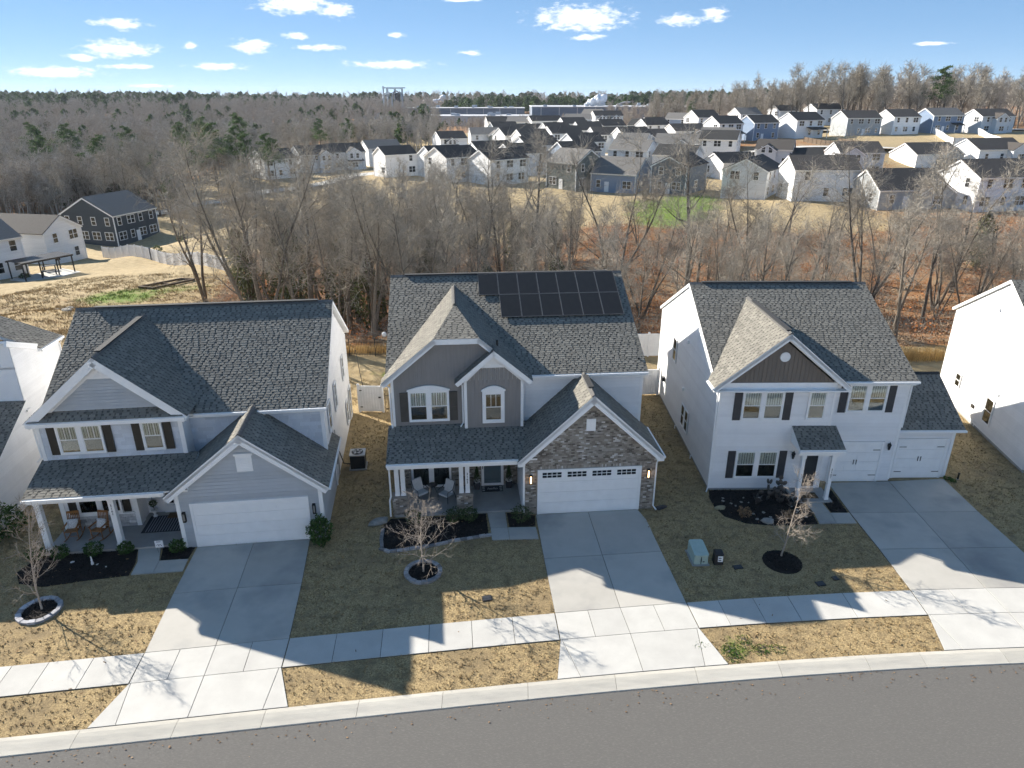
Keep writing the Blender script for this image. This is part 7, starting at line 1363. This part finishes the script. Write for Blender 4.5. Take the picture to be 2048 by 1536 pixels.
PN_ = [(-83, 190, 1.1), (-80, 197, 1.2), (-76, 203, 1.1), (-72, 199, 1.0), (-69, 207, .95), (-66, 203, .9), (-87, 183, .8), (-75, 158, .7), (-112, 200, 1.15), (-120, 215, 1.2), (-140, 235, 1.2), (-108, 185, 1.0), (-125, 240, 1.25), (-96, 260, 1.2), (-84, 206, 1.15), (-90, 214, 1.2), (-100, 222, 1.2), (-150, 250, 1.2), (-158, 246, 1.15), (-146, 228, 1.1), (-104, 250, 1.2), (-70, 270, 1.0), (-62, 280, 1.0), (-132, 205, 1.1), (-88, 240, 1.2), (-175, 270, 1.2)]
for x, y, s in PN_: copy_tree(rt.choice(VP), (x, y, h1(x, y)), (s, s, s), rt.uniform(0, 360), 'green pine in the wood left of the far houses', 'pines of the left wood', 'pine_tree')
copy_tree(VP[0], (160, 283, h1(160, 283)), (1.45, 1.45, 1.5), 20, 'tall pine standing above the bare trees on the hill', 'lone pines', 'pine_tree'); copy_tree(VP[1], (86, 360, h1(86, 360)), (.9, .9, .8), 20, 'green pine beside the factory right end', 'lone pines', 'pine_tree'); copy_tree(VP[2], (74, 390, h1(74, 390)), (.6, .6, .6), 70, 'small green conifer behind the middle estate', 'lone pines', 'pine_tree'); copy_tree(VP[2], (107, 330, h1(107, 330)), (.9, .9, .9), 120, 'green pine at the left end of the hill wood', 'lone pines', 'pine_tree')
# brush and leaf litter of the wood floor: one mass
def scatter_brush(n, region, leafy, name, label, m, seed, hs, tw=True):
    r = np.random.RandomState(seed); V = []; 
    x = r.uniform(region[0], region[1], n); y = r.uniform(region[2], region[3], n); z = zone(x, y)[:, 0]; k = (z > .5) & (r.rand(n) < .75 + .25 * np.sin(x * .4) * np.sin(y * .3)); x = x[k]; y = y[k]; zz = hgt(x, y); n = len(x); q = leafy
    s = r.uniform(*hs, n); c = np.stack([x, y, zz + s * .3], -1); P = np.repeat(c, q, 0) + r.normal(size=(n * q, 3)) * np.repeat(s, q)[:, None] * np.array([.55, .55, .3]); d = r.normal(size=(n * q, 3)); d[:, 2] = np.abs(d[:, 2]) * (1.2 if tw else .6); d /= np.linalg.norm(d, axis=1)[:, None]
    b = np.cross(d, r.normal(size=(n * q, 3))); b /= np.linalg.norm(b, axis=1)[:, None]; l = np.repeat(s, q)[:, None] * r.uniform(.3, .9, (n * q, 1)) if tw else r.uniform(.08, .2, (n * q, 1)); w = .012 if tw else l * .5
    v = np.stack([P - b * w, P + b * w, P + d * l], 1).reshape(-1, 3)
    return tag(link(name, np_mesh(name, v, np.arange(3 * n * q).reshape(-1, 3), m, r.rand(n * q))), label, 'brush', kind='stuff')
BX = (-45, 95, 52, 112)
scatter_brush(2400, BX, 60, 'brush', 'tangled grey-brown brush on the floor of the wood', M['twig'], 1, (.8, 2.2)); scatter_brush(1900, BX, 60, 'dry_leaves', 'rust-coloured leaves hanging low in the wood', M['leaf_rust'], 2, (.6, 2.2), False); scatter_brush(1500, BX, 55, 'dry_brush', 'brown dead leaves in the undergrowth of the wood', M['leaf_brown'], 3, (.6, 1.8), False)
# far woods: one mass of instanced bare trees and pines
def far_bare(seed):
    T, K_ = gen_tree(seed, 13, .2, 9, 5, 3, 4, .3, (20, 50), .03, .05, 1, .14, .34, .04, .13); n = len(T.v); K_.f = T.f + [tuple(i + n for i in f) for f in K_.f]; K_.v = T.v + K_.v; K_.t = [t * .5 for t in T.t] + K_.t; me = K_.mesh('far_bare', M['twig_far']); return bpy.data.objects.new('far_bare', me)
def far_pine(seed, m='leaf_dark'):
    r = np.random.RandomState(seed); n = 420; t = r.rand(n); a = r.uniform(0, 6.28, n); w = 3.0 * np.sin(np.pi * np.clip(t * .9 + .1, 0, 1)) ** .7 * np.sqrt(.1 + .9 * r.rand(n)) * (1 + .5 * np.sin(a * 2 + t * 9)); c = np.stack([np.cos(a) * w, np.sin(a) * w, 4.5 + 8.5 * t], -1); d = r.normal(size=(n, 3)); d /= np.linalg.norm(d, axis=1)[:, None]; b = np.cross(d, r.normal(size=(n, 3))); b /= np.linalg.norm(b, axis=1)[:, None]; s = r.uniform(.5, 1.1, (n, 1))
    v = np.stack([c - d * s, c + b * s * .5, c + d * s, c - b * s * .5], 1).reshape(-1, 3); return bpy.data.objects.new('far_pine', np_mesh('far_pine', v, np.arange(4 * n).reshape(n, 4), M[m], r.rand(n)))
def instancer(name, label, pts, scl, kind_id, protos):
    pts = np.asarray(pts, np.float32); me = bpy.data.meshes.new(name); me.vertices.add(len(pts)); me.vertices.foreach_set('co', pts.ravel())
    me.attributes.new('scl', 'FLOAT', 'POINT').data.foreach_set('value', np.asarray(scl, np.float32)); me.attributes.new('rot', 'FLOAT_VECTOR', 'POINT').data.foreach_set('vector', np.stack([np.zeros(len(pts)), np.zeros(len(pts)), nrs.uniform(0, 6.28, len(pts))], -1).astype(np.float32).ravel()); me.attributes.new('kid', 'INT', 'POINT').data.foreach_set('value', np.asarray(kind_id, np.int32))
    o = link(name, me); g = bpy.data.node_groups.new(name, 'GeometryNodeTree'); g.interface.new_socket('Geometry', in_out='INPUT', socket_type='NodeSocketGeometry'); g.interface.new_socket('Geometry', in_out='OUTPUT', socket_type='NodeSocketGeometry'); N = g.nodes.new; L = g.links.new; gi = N('NodeGroupInput'); go = N('NodeGroupOutput'); jn = N('GeometryNodeJoinGeometry')
    def attr(nm, tp): a = N('GeometryNodeInputNamedAttribute'); a.data_type = tp; a.inputs[0].default_value = nm; return [s for s in a.outputs if s.enabled and s.name == 'Attribute'][0]
    for k, pr in enumerate(protos):
        cmp_ = N('FunctionNodeCompare'); cmp_.data_type = 'INT'; cmp_.operation = 'EQUAL'; ins = [s for s in cmp_.inputs if s.enabled]; L(attr('kid', 'INT'), ins[0]); ins[1].default_value = k
        oi = N('GeometryNodeObjectInfo'); oi.inputs['Object'].default_value = pr; ip = N('GeometryNodeInstanceOnPoints'); L(gi.outputs[0], ip.inputs['Points']); L(cmp_.outputs[0], ip.inputs['Selection']); L(oi.outputs['Geometry'], ip.inputs['Instance']); L(attr('rot', 'FLOAT_VECTOR'), ip.inputs['Rotation']); L(attr('scl', 'FLOAT'), ip.inputs['Scale']); L(ip.outputs[0], jn.inputs[0])
    L(jn.outputs[0], go.inputs[0]); md = o.modifiers.new('scatter', 'NODES'); md.node_group = g; return tag(o, label, 'wood', kind='stuff')
rw = np.random.RandomState(5)
n = 9000; y = 158 + (rw.rand(n) ** 1.35) * 900; x = y * rw.uniform(-.80, .16, n)
def clear(x, y):
    k = np.ones(len(x), bool)
    k &= ~((y < 205) & (x > -.47 * y + 4)); k &= ~((y >= 205) & (y < 268) & (x > -78)); k &= ~((y >= 268) & (y < 360) & (x > -30 - (y - 268) * .05)); k &= ~((y > 485) & (y < 712) & (x > -64) & (x < 135)); k &= ~((y > 630) & (y < 712) & (x > -190))
    for p in ((-120, 140), (-98, 152), (-84, 163), (-72, 177), (-60, 195)): k &= (x - p[0]) ** 2 + (y - p[1]) ** 2 > 90
    return k
k = clear(x, y); x = x[k]; y = y[k]; sc = rw.uniform(.62, 1.05, len(x)); fr = (y > 358) & (y < 560) & (x > -95); sc[fr] *= .58; sc[y > 500] *= 1.15; keep = ~fr | (rw.rand(len(x)) < .75); x, y, sc = x[keep], y[keep], sc[keep]
pine = (rw.rand(len(x)) < .05 + .30 * (np.sin(x * .05 + 1) * np.sin(y * .031 + x * .01) > .62)); kid = np.where(pine, 3 + rw.randint(0, 2, len(x)), rw.randint(0, 3, len(x)))
x2 = rw.uniform(60, 420, 900); y2 = 305 + rw.rand(900) ** 1.3 * 230 + np.maximum(0, 120 - x2) * .6; s2 = rw.uniform(1.05, 1.5, 900) * np.where(x2 < 120, .72, 1); k2_ = rw.randint(0, 3, 900); kk = ~((y2 > 500) & (x2 < 150)); x2, y2, s2, k2_ = x2[kk], y2[kk], s2[kk], k2_[kk]
x3 = rw.uniform(-60, 420, 700); y3 = rw.uniform(640, 820, 700); kk = ~((x3 < 135) & (y3 < 650)); x3, y3 = x3[kk], y3[kk]; s3 = rw.uniform(.9, 1.35, len(x3)); k3_ = 3 + rw.randint(0, 2, len(x3))
x5 = rw.uniform(-720, -260, 520); y5 = rw.uniform(620, 980, 520); s5 = rw.uniform(1.0, 1.45, 520); k5_ = 3 + rw.randint(0, 2, 520)
x4 = rw.uniform(-1100, 1100, 1400); y4 = rw.uniform(1000, 1700, 1400); s4 = rw.uniform(1.1, 1.7, 1400); k4_ = np.where(rw.rand(1400) < .45, 3, rw.randint(0, 3, 1400))
X = np.concatenate([x, x2, x3, x4, x5]); Y = np.concatenate([y, y2, y3, y4, y5]); S_ = np.concatenate([sc, s2, s3, s4, s5]); KID = np.concatenate([kid, k2_, k3_, k4_, k5_])
instancer('distant_woods', 'distant wood of grey bare trees and dark pines up to the horizon', np.stack([X, Y, hgt(X, Y) - .2], -1), S_, KID, [far_bare(1), far_bare(2), far_bare(3), far_pine(1), far_pine(2, 'leaf_pine')])
# ------------------------------------------------------------------ air
hz = bpy.data.materials.new('thin_haze'); hz.use_nodes = True; hz.node_tree.nodes.clear(); ho = hz.node_tree.nodes.new('ShaderNodeOutputMaterial'); pv = hz.node_tree.nodes.new('ShaderNodeVolumePrincipled')
pv.inputs['Color'].default_value = (.80, .88, 1.0, 1); pv.inputs['Density'].default_value = .00007; pv.inputs['Anisotropy'].default_value = .2; hz.node_tree.links.new(pv.outputs[0], ho.inputs['Volume'])
tag(MB().box(-1600, 1600, -130, 3100, -14, 48).build('haze', hz), 'thin pale haze over the valley', 'haze', kind='stuff')
